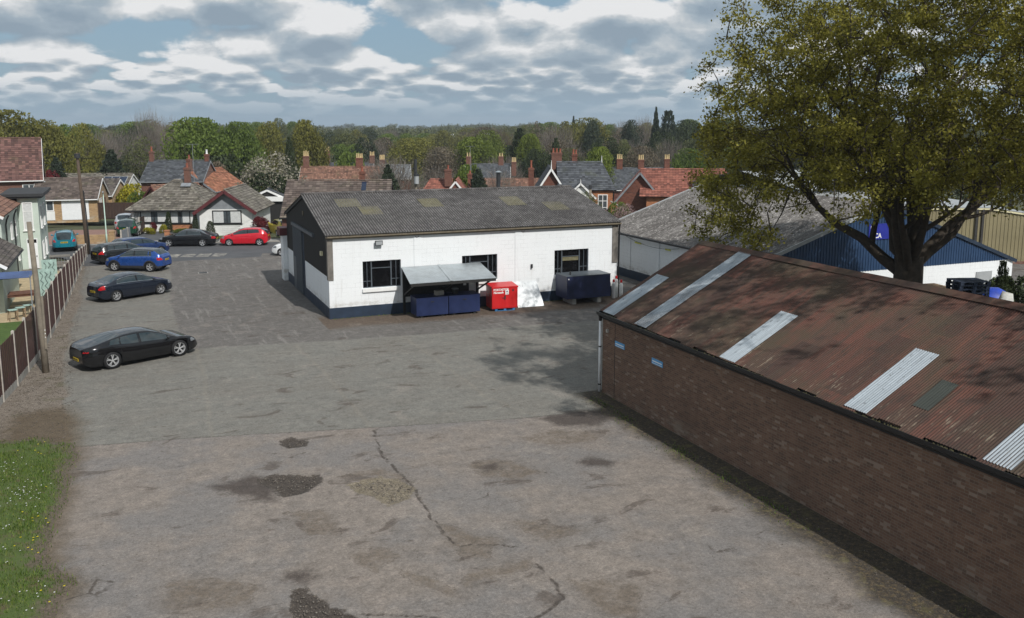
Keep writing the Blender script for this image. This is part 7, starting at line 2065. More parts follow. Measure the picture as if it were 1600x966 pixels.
car('bright blue compact crossover with black roof, facing left', (0.28, 67.35, 0), R(158 - 8), 'bright_blue_paint', L=4.24, W=1.82, H=1.57, wb=2.6, fo=0.82, r=0.345, style='suv', roof_mat='black_paint', cladding=True, spokes=5, sill=0.24, chrome_line=True,
    belt=[(-2.12, 0.92), (-2.05, 1.05), (-1.4, 1.07), (0.8, 1.0), (1.2, 0.98), (1.7, 0.93), (2.05, 0.80), (2.12, 0.62)],
    roofline=[(-2.12, 0.95), (-2.06, 1.08), (-1.95, 1.16), (-1.5, 1.50), (-0.9, 1.565), (-0.1, 1.57), (0.3, 1.52), (1.15, 1.05), (1.3, 1.01), (1.7, 0.96), (2.05, 0.82), (2.12, 0.64)],
    glass_x=(0.92, -1.45), bpillar=-0.15, cpillar=-1.2, lights_z=(0.70, 0.86), tail_z=(0.82, 1.0), tumble=0.36)
car('black estate hatchback parked behind the bright blue crossover', (-0.65, 72.1, 0), R(27), 'black_hatch_paint', L=4.4, W=1.8, H=1.5, wb=2.65, fo=0.88, r=0.33, style='suv', spokes=5, chrome_line=True,
    belt=[(-2.2, 0.88), (-2.13, 1.0), (-1.4, 1.02), (0.9, 0.96), (1.4, 0.93), (1.9, 0.84), (2.13, 0.72), (2.2, 0.54)],
    roofline=[(-2.2, 0.92), (-2.12, 1.06), (-1.95, 1.25), (-1.65, 1.46), (-1.0, 1.50), (0.0, 1.50), (0.35, 1.44), (1.15, 1.0), (1.35, 0.96), (1.9, 0.86), (2.13, 0.74), (2.2, 0.56)],
    glass_x=(0.95, -1.6), bpillar=-0.1, cpillar=-1.1, tail_z=(0.78, 0.98), tumble=0.38)
car('deep blue hatchback, farthest in the row beside the fence', (0.45, 75.0, 0), R(27), 'deep_blue_paint', L=4.3, W=1.8, H=1.47, wb=2.62, fo=0.86, r=0.32, style='suv',
    belt=[(-2.15, 0.86), (-2.08, 0.98), (-1.4, 1.0), (0.9, 0.94), (1.4, 0.91), (1.85, 0.82), (2.08, 0.7), (2.15, 0.52)],
    roofline=[(-2.15, 0.9), (-2.07, 1.04), (-1.9, 1.22), (-1.6, 1.43), (-1.0, 1.47), (0.0, 1.47), (0.35, 1.41), (1.15, 0.98), (1.35, 0.94), (1.85, 0.84), (2.08, 0.72), (2.15, 0.54)],
    glass_x=(0.95, -1.55), bpillar=-0.1, cpillar=-1.1, tumble=0.38)
p_ = (Vector((2.81, 79.22, 0)) + Vector((5.39, 78.34, 0))) / 2
car('older black saloon with bright alloy wheels parked along the kerb', (p_.x + 0.26, p_.y + 0.80, 0), R(161), 'black_paint', L=4.72, W=1.78, H=1.42, wb=2.75, fo=0.93, r=0.325, spokes=5, chrome_line=True,
    belt=[(-2.36, 0.80), (-2.28, 0.92), (-1.5, 0.96), (0.9, 0.90), (1.5, 0.87), (2.0, 0.79), (2.28, 0.68), (2.36, 0.52)],
    roofline=[(-2.36, 0.82), (-2.28, 0.96), (-1.7, 1.01), (-1.0, 1.33), (-0.45, 1.42), (0.1, 1.42), (0.4, 1.36), (1.15, 0.93), (1.35, 0.90), (2.0, 0.81), (2.28, 0.70), (2.36, 0.54)],
    glass_x=(0.92, -1.25), bpillar=-0.05, cpillar=-1.9, tail_z=(0.66, 0.84), tumble=0.42)
p_ = (Vector((7.39, 77.92, 0)) + Vector((9.69, 77.16, 0))) / 2
car('bright red three door hatchback parked along the kerb', (p_.x + 0.25, p_.y + 0.72, 0), R(161), 'red_paint', L=3.95, W=1.72, H=1.48, wb=2.49, fo=0.82, r=0.305, style='suv',
    belt=[(-1.97, 0.84), (-1.9, 1.02), (-1.3, 1.06), (-0.2, 0.97), (0.8, 0.91), (1.3, 0.88), (1.7, 0.78), (1.9, 0.66), (1.97, 0.50)],
    roofline=[(-1.97, 0.88), (-1.9, 1.08), (-1.75, 1.26), (-1.45, 1.44), (-0.8, 1.485), (0.0, 1.45), (0.3, 1.38), (1.15, 0.93), (1.3, 0.90), (1.7, 0.80), (1.9, 0.68), (1.97, 0.52)],
    glass_x=(0.92, -1.35), bpillar=-0.35, tail_z=(0.80, 1.02), tumble=0.40)
suv_b = [(-2.08, 0.90), (-2.02, 1.04), (-1.4, 1.06), (0.8, 1.02), (1.2, 1.0), (1.7, 0.96), (2.02, 0.84), (2.08, 0.62)]
suv_r = [(-2.08, 0.94), (-2.0, 1.10), (-1.85, 1.38), (-1.6, 1.56), (-0.9, 1.61), (0.0, 1.61), (0.35, 1.54), (1.1, 1.08), (1.25, 1.03), (1.7, 0.99), (2.02, 0.86), (2.08, 0.64)]
t_, S_, x_s = car('teal blue small off-roader with roof rails, seen from behind', spot(96, 72.6), R(92), 'teal_paint', L=4.17, W=1.78, H=1.61, wb=2.5, fo=0.82, r=0.34, style='suv', cladding=True, sill=0.26, belt=suv_b, roofline=suv_r, glass_x=(0.92, -1.5), bpillar=-0.1, cpillar=-1.05, tail_z=(0.82, 1.02), tumble=0.3)
for sg in (-1, 1):
    b_ = MB(); b_.tube([(-1.5, sg * 0.56, 1.60), (-1.35, sg * 0.56, 1.68), (0.0, sg * 0.56, 1.69), (0.2, sg * 0.56, 1.6)], 0.02, 6); b_.build('roof_rail', M('black_plastic'), t_)
car('dark green crossover parked on the driveway, seen from behind', spot(198, 81.8, 0.02), R(84), 'dark_green_paint', L=4.3, W=1.84, H=1.6, wb=2.62, fo=0.85, r=0.34, style='suv', cladding=True, sill=0.25,
    belt=[(x * 1.035, z) for x, z in suv_b], roofline=[(x * 1.035, z) for x, z in suv_r], glass_x=(0.92, -1.5), bpillar=-0.1, cpillar=-1.05, tail_z=(0.84, 1.0), tumble=0.34, detail=False)
car('silver hatchback in front of the green crossover on the driveway', spot(194, 87.0, 0.02), R(84), 'silver_paint', L=4.1, W=1.76, H=1.55, wb=2.55, fo=0.82, r=0.32, style='suv',
    belt=suv_b, roofline=[(x, z - 0.05) for x, z in suv_r], glass_x=(0.92, -1.5), bpillar=-0.1, cpillar=-1.05, tumble=0.36, detail=False)
car('white small hatchback half hidden behind the workshop corner', (11.9, 70.5, 0), R(159), 'white_car_paint', L=3.9, W=1.7, H=1.5, wb=2.45, fo=0.8, r=0.3, style='suv',
    belt=[(-1.95, 0.86), (-1.88, 1.0), (-1.3, 1.02), (0.8, 0.94), (1.3, 0.90), (1.7, 0.80), (1.88, 0.68), (1.95, 0.52)],
    roofline=[(-1.95, 0.9), (-1.88, 1.08), (-1.75, 1.3), (-1.5, 1.47), (-0.8, 1.50), (0.0, 1.48), (0.3, 1.42), (1.15, 0.96), (1.3, 0.92), (1.7, 0.82), (1.88, 0.70), (1.95, 0.54)], glass_x=(0.92, -1.4), bpillar=-0.2, cpillar=-1.0, tumble=0.36)
car('pale yellow hatchback on the drive beside the workshop gable', spot(438, 82.5), R(97), 'yellow_paint', L=4.0, W=1.72, H=1.5, wb=2.5, fo=0.8, r=0.31, style='suv',
    belt=[(x * 0.96, z - 0.05) for x, z in suv_b], roofline=[(x * 0.96, z - 0.1) for x, z in suv_r], glass_x=(0.9, -1.4), bpillar=-0.1, cpillar=-1.0, tail_z=(0.78, 0.98), tumble=0.36, detail=False)
car('red car glimpsed beyond the railings at the right edge', spot(1592, 74, -0.2), R(10), 'red_paint', L=4.2, W=1.78, H=1.5, wb=2.6, fo=0.84, r=0.32, style='suv', belt=suv_b, roofline=[(x, z - 0.1) for x, z in suv_r], glass_x=(0.92, -1.5), bpillar=-0.1, cpillar=-1.05, tumble=0.36, detail=False)

# ================================================================== trees
def leaf_quads(pts, size, rg, tint, up_bias=0.3, aspect=0.6, outward=None):
    k = len(pts)
    nrm = rg.normal(0, 1, (k, 3)); nrm[:, 2] += up_bias
    if outward is not None: nrm += outward * 0.8
    nrm /= np.linalg.norm(nrm, axis=1)[:, None] + 1e-9
    a = np.cross(nrm, rg.normal(0, 1, (k, 3))); a /= np.linalg.norm(a, axis=1)[:, None] + 1e-9
    b = np.cross(nrm, a)
    s = (size * rg.uniform(0.6, 1.35, k))[:, None]
    v = np.stack([pts - a * s, pts + b * s * aspect, pts + a * s, pts - b * s * aspect], 1).reshape(-1, 3)
    f = np.arange(4 * k).reshape(k, 4)
    return v, f

def limb_tree(seed, height, spread, trunk_r, levels, kids, lens, trunk_h=0.3, rise=(0.3, 1.2), sides=(9, 6, 5, 4, 3), wig=0.16, first=None, droop=0.0):
    """tapered trunk and limbs; returns tubes and the twig points that carry leaves"""
    rg = np.random.default_rng(seed); mb = MB(); twigs = []
    def grow(p, d, L, r, lv):
        n_ = 5 if lv <= 1 else 4
        pts = [p.copy()]; q = p.copy(); dd = d.copy()
        for i in range(n_):
            dd = dd + rg.normal(0, wig, 3); dd[2] += 0.05 - droop * (lv >= 2); dd /= np.linalg.norm(dd)
            q = q + dd * L / n_; pts.append(q.copy())
        rad = [r * (1 - 0.72 * i / n_) for i in range(n_ + 1)]
        mb.tube(pts, rad, sides[min(lv, len(sides) - 1)], cap=False)
        if lv >= levels - 1:
            twigs.extend(pts[1:]); 
            if lv >= levels: return
        elif lv == levels - 2: twigs.extend(pts[3:])
        for c in range(kids[lv]):
            t = rg.uniform(0.3, 1.0) if c else 1.0
            i = min(n_ - 1, int(t * n_)); w = t * n_ - i
            base = pts[i] * (1 - w) + pts[i + 1] * w
            side = rg.normal(0, 1, 3); side -= dd * side.dot(dd); side /= np.linalg.norm(side) + 1e-9
            ang = rg.uniform(0.45, 1.05)
            nd = dd * math.cos(ang) + side * math.sin(ang); nd[2] += 0.12; nd /= np.linalg.norm(nd)
            grow(base, nd, L * lens[lv] * rg.uniform(0.7, 1.2), max(0.006, rad[i] * 0.62), lv + 1)
    h0 = height * trunk_h
    tp = [np.array([0.0, 0, -0.4]), np.array([0, 0, 0.0]), np.array([0.02, 0, h0 * 0.5]), np.array([0, 0.03, h0])]
    mb.tube(tp, [trunk_r * 1.45, trunk_r * 1.15, trunk_r * 0.95, trunk_r * 0.92], 14, cap=False)
    if first is None:
        k0 = kids[0]; first = []
        for i in range(k0):
            az = 2 * math.pi * i / k0 + rg.uniform(-0.4, 0.4); e = rg.uniform(*rise)
            first.append((az, e, rg.uniform(0.8, 1.1), rg.uniform(0.7, 1.0)))
    for (az, e, lf, hf) in first:
        dd = np.array([math.cos(az) * math.cos(e), math.sin(az) * math.cos(e), math.sin(e)])
        L = lf * lerp(spread, height - h0, math.sin(e) ** 2) * 0.62
        grow(np.array([0, 0, h0 * hf * rg.uniform(0.82, 1.0)]), dd, L, trunk_r * (0.46 if lf > 0.94 else 0.34), 1)
    return mb, np.array(twigs)

def tree_object(name, label, cat, loc, trunk_mb, trunk_mat, lv, lf, tint, leaf_mat, group=None, rot=0.0):
    t = thing(name, label, cat, loc, rot, group)
    trunk_mb.build('trunk', M(trunk_mat), t, smooth=True, fix=False)
    np_mesh('crown', lv, lf, M(leaf_mat), t, attrs=dict(tint=tint))
    return t

# --- the oaks: limbs first, then leafy sprays fill the crown, each joined to the nearest bough
def oak(seed, loc, height, spread, label, first, inside, n_spray, per, leaf, r, trunk_h, box, spray=0.235):
    rg = np.random.default_rng(seed)
    mb, tw = limb_tree(seed, height, spread, r, 3, [0, 5, 5, 0], [0, 0.50, 0.55, 0.5], trunk_h, sides=(14, 10, 7, 5, 4), wig=0.17, first=first)
    (x0, x1), (y0, y1), (z0, z1) = box
    C = np.stack([rg.uniform(x0, x1, n_spray * 9), rg.uniform(y0, y1, n_spray * 9), rg.uniform(z0, z1, n_spray * 9)], 1)
    ok, depth = inside(C)
    lump = fbm(C[:, 0] + C[:, 2] * 0.8, C[:, 1] - C[:, 2] * 0.6, 0.55, 3, seed + 5)
    ok &= rg.uniform(0, 1, len(C)) < np.clip(0.55 + 2.6 * lump, 0.02, 1) * np.clip(0.25 + 1.3 * depth, 0, 1)
    C = C[ok][:n_spray]
    nodes = tw[np.linspace(0, len(tw) - 1, min(len(tw), 2600)).astype(int)]
    hub = np.array([0, 0, height * trunk_h])
    order = np.argsort(np.linalg.norm(C - hub, axis=1))
    P = np.concatenate([nodes, np.zeros((len(C), 3))]); n_ = len(nodes)
    for i in order:
        c = C[i]; d2 = ((P[:n_] - c) ** 2).sum(1) + 0.6 * np.maximum(0, np.linalg.norm(P[:n_] - hub, axis=1) - np.linalg.norm(c - hub)) ** 2
        q = P[int(np.argmin(d2))]; L = np.linalg.norm(c - q)
        m_ = (q + c) / 2 + rg.normal(0, 0.10, 3) * L + np.array([0, 0, 0.10 * L])
        mb.tube([q, m_, c], [0.022 + 0.012 * L, 0.016 + 0.006 * L, 0.008], 4, cap=False)
        P[n_] = c; n_ += 1
        for k in range(2):
            e_ = c + rg.normal(0, 0.3, 3); mb.tube([c, e_], [0.008, 0.003], 3, cap=False)
    k = rg.integers(int(per * 0.5), int(per * 1.5), len(C))
    idx = np.repeat(np.arange(len(C)), k)
    pts = C[idx] + rg.normal(0, spray, (len(idx), 3)) * np.array([1, 1, 0.72])
    tint = np.clip(rg.uniform(0.05, 0.95, len(C))[idx] + rg.normal(0, 0.18, len(idx)), 0, 1)
    v, f = leaf_quads(pts, leaf, rg, tint)
    return tree_object('oak_tree', label, 'tree', loc, mb, 'bark', v, f, tint, 'oak_leaf')
RA = math.atan2(RGT.y, RGT.x)          # azimuth of "rightwards" from the viewpoint
OAKP = spot(1428, 37.0)
F_ = lambda deg, e, l, h: (RA + R(deg), R(e), l, h)
def great_crown(p):
    """broad dome, lowest on its left side; leaves that would shade the workshop front are cut away"""
    l = -(p[:, 0] * RGT.x + p[:, 1] * RGT.y); f = p[:, 0] * FWD.x + p[:, 1] * FWD.y; z = p[:, 2]
    rm = np.interp(z, [4.2, 5, 6, 8, 10, 12, 14, 15.4, 17.4, 19.2], [0, 8.3, 9.1, 9.1, 8.9, 8.5, 8.1, 7.2, 5.0, 0])
    rm = rm * (1 + 0.22 * fbm(p[:, 0] * 1.2 + z, p[:, 1] * 1.2 - z, 0.35, 3, 91))
    r_ = np.hypot(l, f * 1.1)
    low = np.interp(l, [-9, -2, 1, 3, 5, 9], [6.9, 7.2, 7.3, 7.2, 6.0, 4.8])
    x_, y_ = p[:, 0] + OAKP.x, p[:, 1] + OAKP.y; t_ = (46.2 - y_) / 1.02
    ok = (r_ < rm) & (z > low) & ((x_ - 0.2 * t_ > 26.4) | (z < t_))  # far-side leaves whose shadow would reach the workshop wall are left out
    return ok, np.clip(r_ / np.maximum(rm, 0.1), 0, 1)
oak(11, (OAKP.x, OAKP.y, 0), 18.5, 8.4, 'big spreading oak in young olive leaf, standing behind the rusty shed roof',
    [F_(174, 36, 0.98, 0.95), F_(160, 54, 0.95, 1.0), F_(186, 60, 0.96, 1.0), F_(205, 40, 0.80, 0.9), F_(120, 44, 0.8, 1.0), F_(262, 46, 0.75, 1.0), F_(60, 66, 0.95, 1.0), F_(330, 42, 0.85, 0.95), F_(8, 36, 0.95, 1.0), F_(240, 76, 1.0, 1.0), F_(20, 58, 0.95, 1.0)],
    great_crown, 2000, 92, 0.066, 0.62, 0.25, ((-10, 10), (-10, 10), (4.2, 19.2)))
def ball(cx, cy, cz, rx, rz, zmin):
    def f(p):
        q = np.sqrt(((p[:, 0] - cx) ** 2 + (p[:, 1] - cy) ** 2) / rx ** 2 + (p[:, 2] - cz) ** 2 / rz ** 2)
        return (q < 1 + 0.5 * fbm(p[:, 0], p[:, 1] + p[:, 2], 0.4, 2, 14)) & (p[:, 2] > zmin), q
    return f
LIMBS = [(R(a_), R(e), l, h) for a_, e, l, h in ((150, 46, 0.95, 1), (108, 44, 0.95, 1), (180, 42, 0.95, 1), (20, 40, .9, 1), (300, 45, .9, 1), (245, 50, .9, 1), (60, 65, 1, 1), (160, 66, 1, 1))]
oak(23, (25.9, 14.0, 0), 20.5, 6.5, 'second oak standing close beside the far side of the shed', LIMBS, ball(-1.2, 1.0, 15.5, 8.2, 5.5, 13.9), 620, 60, 0.085, 0.42, 0.62, ((-11, 9), (-9, 10), (13.5, 21)))
oak(29, (26.2, 2.2, 0), 16.5, 7.5, 'third oak outside the picture, shading the near end of the shed', LIMBS, ball(1.0, 0, 12, 7.6, 5.0, 7), 620, 60, 0.12, 0.42, 0.45, ((-10, 9), (-9, 9), (7, 17)), 0.4)

# --- templates for the trees of the town: built once, then copied
def crown_cloud(seed, n_leaf, leaf, shape='round', lobes=14, gap=0.5, up=0.3, fill=0.35):
    """unit crown, radius 1, height 0..2, of many leaf faces gathered in uneven clumps"""
    rg = np.random.default_rng(seed)
    cs = []
    while len(cs) < lobes:
        p = rg.normal(0, 1, 3); p /= np.linalg.norm(p); rr = rg.uniform(0.35, 0.80)
        if p[2] < -0.65: continue
        cs.append((p * rr * np.array([1, 1, 0.95]), rg.uniform(0.26, 0.46)))
    C = np.array([c for c, _ in cs]); S = np.array([s for _, s in cs])
    i = rg.integers(0, lobes, n_leaf)
    d = rg.normal(0, 1, (n_leaf, 3)); d /= np.linalg.norm(d, axis=1)[:, None]
    rad = S[i] * (rg.uniform(fill, 1.0, n_leaf)) ** 0.6 * (1 + 0.2 * np.clip(rg.normal(0, 0.5, n_leaf), -1, 1))
    pts = C[i] + d * rad[:, None]
    pts = pts + 0.035 * rg.normal(0, 1, pts.shape)
    keep = rg.uniform(0, 1, n_leaf) < np.clip(1 - gap + 2.2 * fbm(pts[:, 0] * 3 + pts[:, 2], pts[:, 1] * 3 - pts[:, 2], 1.0, 3, seed), 0.1, 1)
    pts, i, d = pts[keep], i[keep], d[keep]
    pts[:, 2] = pts[:, 2] + 1.0
    tint = np.clip(rg.uniform(0.25, 0.75, lobes)[i] + rg.normal(0, 0.16, len(pts)), 0, 1)
    v, f = leaf_quads(pts, leaf, rg, tint, up, 0.65, d)
    return v, f, tint
def cone_cloud(seed, n_leaf, leaf, power=1.0, droop=0.35, width=1.0):
    rg = np.random.default_rng(seed)
    z = rg.uniform(0, 1, n_leaf) ** 1.35
    tiers = 11; zt = np.floor(z * tiers) / tiers + 0.5 / tiers
    az = rg.uniform(0, 2 * np.pi, n_leaf)
    bump_ = 1 + 0.25 * np.sin(az * 5 + zt * 40 + seed) + 0.15 * np.sin(az * 9 + zt * 71)
    R_ = (1 - zt) ** power * bump_ * width + 0.03
    rr = R_ * rg.uniform(0.45, 1.0, n_leaf) ** 0.5
    pts = np.stack([np.cos(az) * rr, np.sin(az) * rr, zt * 2 - droop * 0.22 * rr / np.maximum(R_, 0.05) + rg.normal(0, 0.035, n_leaf) + (z - zt) * 1.2], 1)
    tint = np.clip(0.35 + 0.4 * rr / np.maximum(R_, 0.05) * rg.uniform(0.4, 1, n_leaf) + rg.normal(0, 0.12, n_leaf), 0, 1)
    v, f = leaf_quads(pts, leaf, rg, tint, 0.6, 0.45)
    return v, f, tint
def twig_cloud(seed, n_twig, length, wid, lobes=16):
    """bare crown: fine twigs fanned out round the limb ends"""
    rg = np.random.default_rng(seed)
    d = rg.normal(0, 1, (n_twig, 3)); d[:, 2] = np.abs(d[:, 2]) * 0.9 - 0.25; d /= np.linalg.norm(d, axis=1)[:, None]
    rr = rg.uniform(0.15, 0.95, n_twig) ** 0.6
    wob = 1 + 0.45 * fbm(d[:, 0] * 2.4 + seed, d[:, 1] * 2.4 + d[:, 2] * 2, 1.0, 3, seed) * 2
    p = d * (rr * wob)[:, None] + np.array([0, 0, 1.0])
    dr = d * 0.75 + rg.normal(0, 0.45, (n_twig, 3)); dr[:, 2] += 0.45; dr /= np.linalg.norm(dr, axis=1)[:, None]
    sd_ = np.cross(dr, rg.normal(0, 1, (n_twig, 3))); sd_ /= np.linalg.norm(sd_, axis=1)[:, None]
    L = length * rg.uniform(0.5, 1.4, n_twig)[:, None]
    v = np.stack([p - sd_ * wid, p + sd_ * wid, p + dr * L + sd_ * wid * 0.3, p + dr * L - sd_ * wid * 0.3], 1).reshape(-1, 3)
    return v, np.arange(4 * n_twig).reshape(-1, 4), rg.uniform(0, 1, n_twig)
TPL = {}
def template(key, cloud, bark='bark', trunk=(0.07, 0.55), limbs=6, seed=0):
    rg = np.random.default_rng(seed + 77)
    mb = MB(); r, h = trunk
    mb.tube([(0, 0, -0.75), (0, 0, -0.5), (0.01, 0, 0.1), (0.0, 0.02, h)], [r * 1.5, r * 1.1, r * 0.9, r * 0.7], 8, cap=False)
    for i in range(limbs):
        az = 2 * math.pi * i / limbs + rg.uniform(-0.4, 0.4); e = rg.uniform(0.3, 1.3); L = rg.uniform(0.6, 0.95)
        a = Vector((0, 0, h * rg.uniform(0.4, 1.0))); dd = Vector((math.cos(az) * math.cos(e), math.sin(az) * math.cos(e), math.sin(e)))
        m_ = a + dd * L * 0.5 + Vector((rg.normal(0, .05), rg.normal(0, .05), 0.03)); b_ = a + dd * L + Vector((0, 0, 0.08))
        mb.tube([a, m_, b_], [r * 0.55, r * 0.33, r * 0.08], 5, cap=False)
        for j in range(3):
            q = m_.lerp(b_, rg.uniform(0, 0.8)); mb.tube([q, q + Vector((rg.normal(0, .25), rg.normal(0, .25), rg.uniform(0.1, 0.35)))], [r * 0.2, r * 0.04], 4, cap=False)
    tm = mb.build('trunk', M(bark), None, smooth=True, fix=False)
    me_t = tm.data; bpy.data.objects.remove(tm)
    v, f, tint = cloud
    ctr = v.reshape(-1, 4, 3).mean(1); rr_ = np.hypot(ctr[:, 0], ctr[:, 1])
    kp = (ctr[:, 2] < np.percentile(ctr[:, 2], 98.6)) & (rr_ < np.percentile(rr_, 99.2))
    v = v.reshape(-1, 4, 3)[kp].reshape(-1, 3); f = np.arange(len(v)).reshape(-1, 4); tint = tint[kp]
    lo, hi = np.percentile(v[:, 2], (1.0, 99.7)); v[:, 2] = (v[:, 2] - lo) / (hi - lo) * 2
    mz = np.repeat(v[:, 2].reshape(-1, 4).mean(1), 4); cc = np.repeat(v.reshape(-1, 4, 3).mean(1), 4, 0)
    if key[:4] in ('roun', 'dens', 'spar', 'shru'):      # domed, not flat, on top
        kq = 0.3 + 0.7 * np.sqrt(np.clip(1 - (np.clip(mz - 0.85, 0, 2) / 1.18) ** 2, 0, 1)); v[:, :2] += cc[:, :2] * (kq - 1)[:, None]
    v[:, :2] /= np.percentile(np.hypot(v[:, 0], v[:, 1]), 96)
    co_ = np_mesh('crown', v, f, M('olive_leaf'), None, attrs=dict(tint=tint)); me_c = co_.data; bpy.data.objects.remove(co_)
    TPL[key] = (me_t, me_c)
NEAR = 16000
template('round', crown_cloud(1, NEAR, 0.027, lobes=18, gap=0.32), seed=1); template('round2', crown_cloud(2, NEAR, 0.027, lobes=15, gap=0.32), seed=2); template('round3', crown_cloud(3, NEAR, 0.026, lobes=22, gap=0.42), seed=3)
template('dense', crown_cloud(4, 19000, 0.026, lobes=20, gap=0.25), seed=4)
template('sparse', crown_cloud(5, 9000, 0.026, lobes=22, gap=0.75), seed=5, limbs=9)
template('cone', cone_cloud(6, 11000, 0.045, 0.85), trunk=(0.05, 0.9), limbs=0, seed=6)
template('cone2', cone_cloud(7, 11000, 0.05, 1.1, 0.6), trunk=(0.05, 0.9), limbs=0, seed=7)
template('column', cone_cloud(8, 9000, 0.045, 0.45, 0.1, 0.8), trunk=(0.05, 0.9), limbs=0, seed=8)
template('bare', twig_cloud(9, 4200, 0.22, 0.0045), bark='grey_bark', trunk=(0.06, 0.75), limbs=10, seed=9)
template('bare2', twig_cloud(10, 3400, 0.24, 0.0045), bark='grey_bark', trunk=(0.05, 0.8), limbs=11, seed=10)
template('birch', twig_cloud(12, 1800, 0.3, 0.005), bark='pale_bark', trunk=(0.045, 1.2), limbs=12, seed=12)
template('shrub', crown_cloud(13, 8000, 0.045, lobes=12, gap=0.3), trunk=(0.03, 0.6), limbs=5, seed=13)

def tree(tpl, leaf, label, px, D, top, wid, base=None, name='tree', cat='tree', group=None, squash=1.0, bark=None, top_is_z=False):
    """tree D metres out at column px; its top at row `top` of the photograph's scale, half width wid metres"""
    p = spot(px, D); zb = land(p.x, p.y) if base is None else base
    zt = top if top_is_z else hz(top, D)
    H = max(0.6, zt - zb)
    ch = H * (0.78 if tpl not in ('cone', 'cone2', 'column', 'shrub') else 0.94)     # crown height
    sz = ch / 2.0; z0 = zt - ch * 1.02
    t = thing(name, label, cat, (p.x, p.y, zb), rnd.uniform(0, 6.28), group)
    me_t, me_c = TPL[tpl]
    a = bpy.data.objects.new('trunk', me_t); c = bpy.data.objects.new('crown', me_c)
    for o in (a, c):
        COL.objects.link(o); o.parent = t
        o.location = (0, 0, z0 - zb); o.scale = (wid, wid * rnd.uniform(0.9, 1.1), sz)
    # the trunk reaches the ground: stretch it below the crown
    a.scale = (wid * 0.9, wid * 0.9, max(sz, (z0 - zb) / 0.6))
    c.material_slots[0].link = 'OBJECT'; c.material_slots[0].material = M(leaf)
    return t

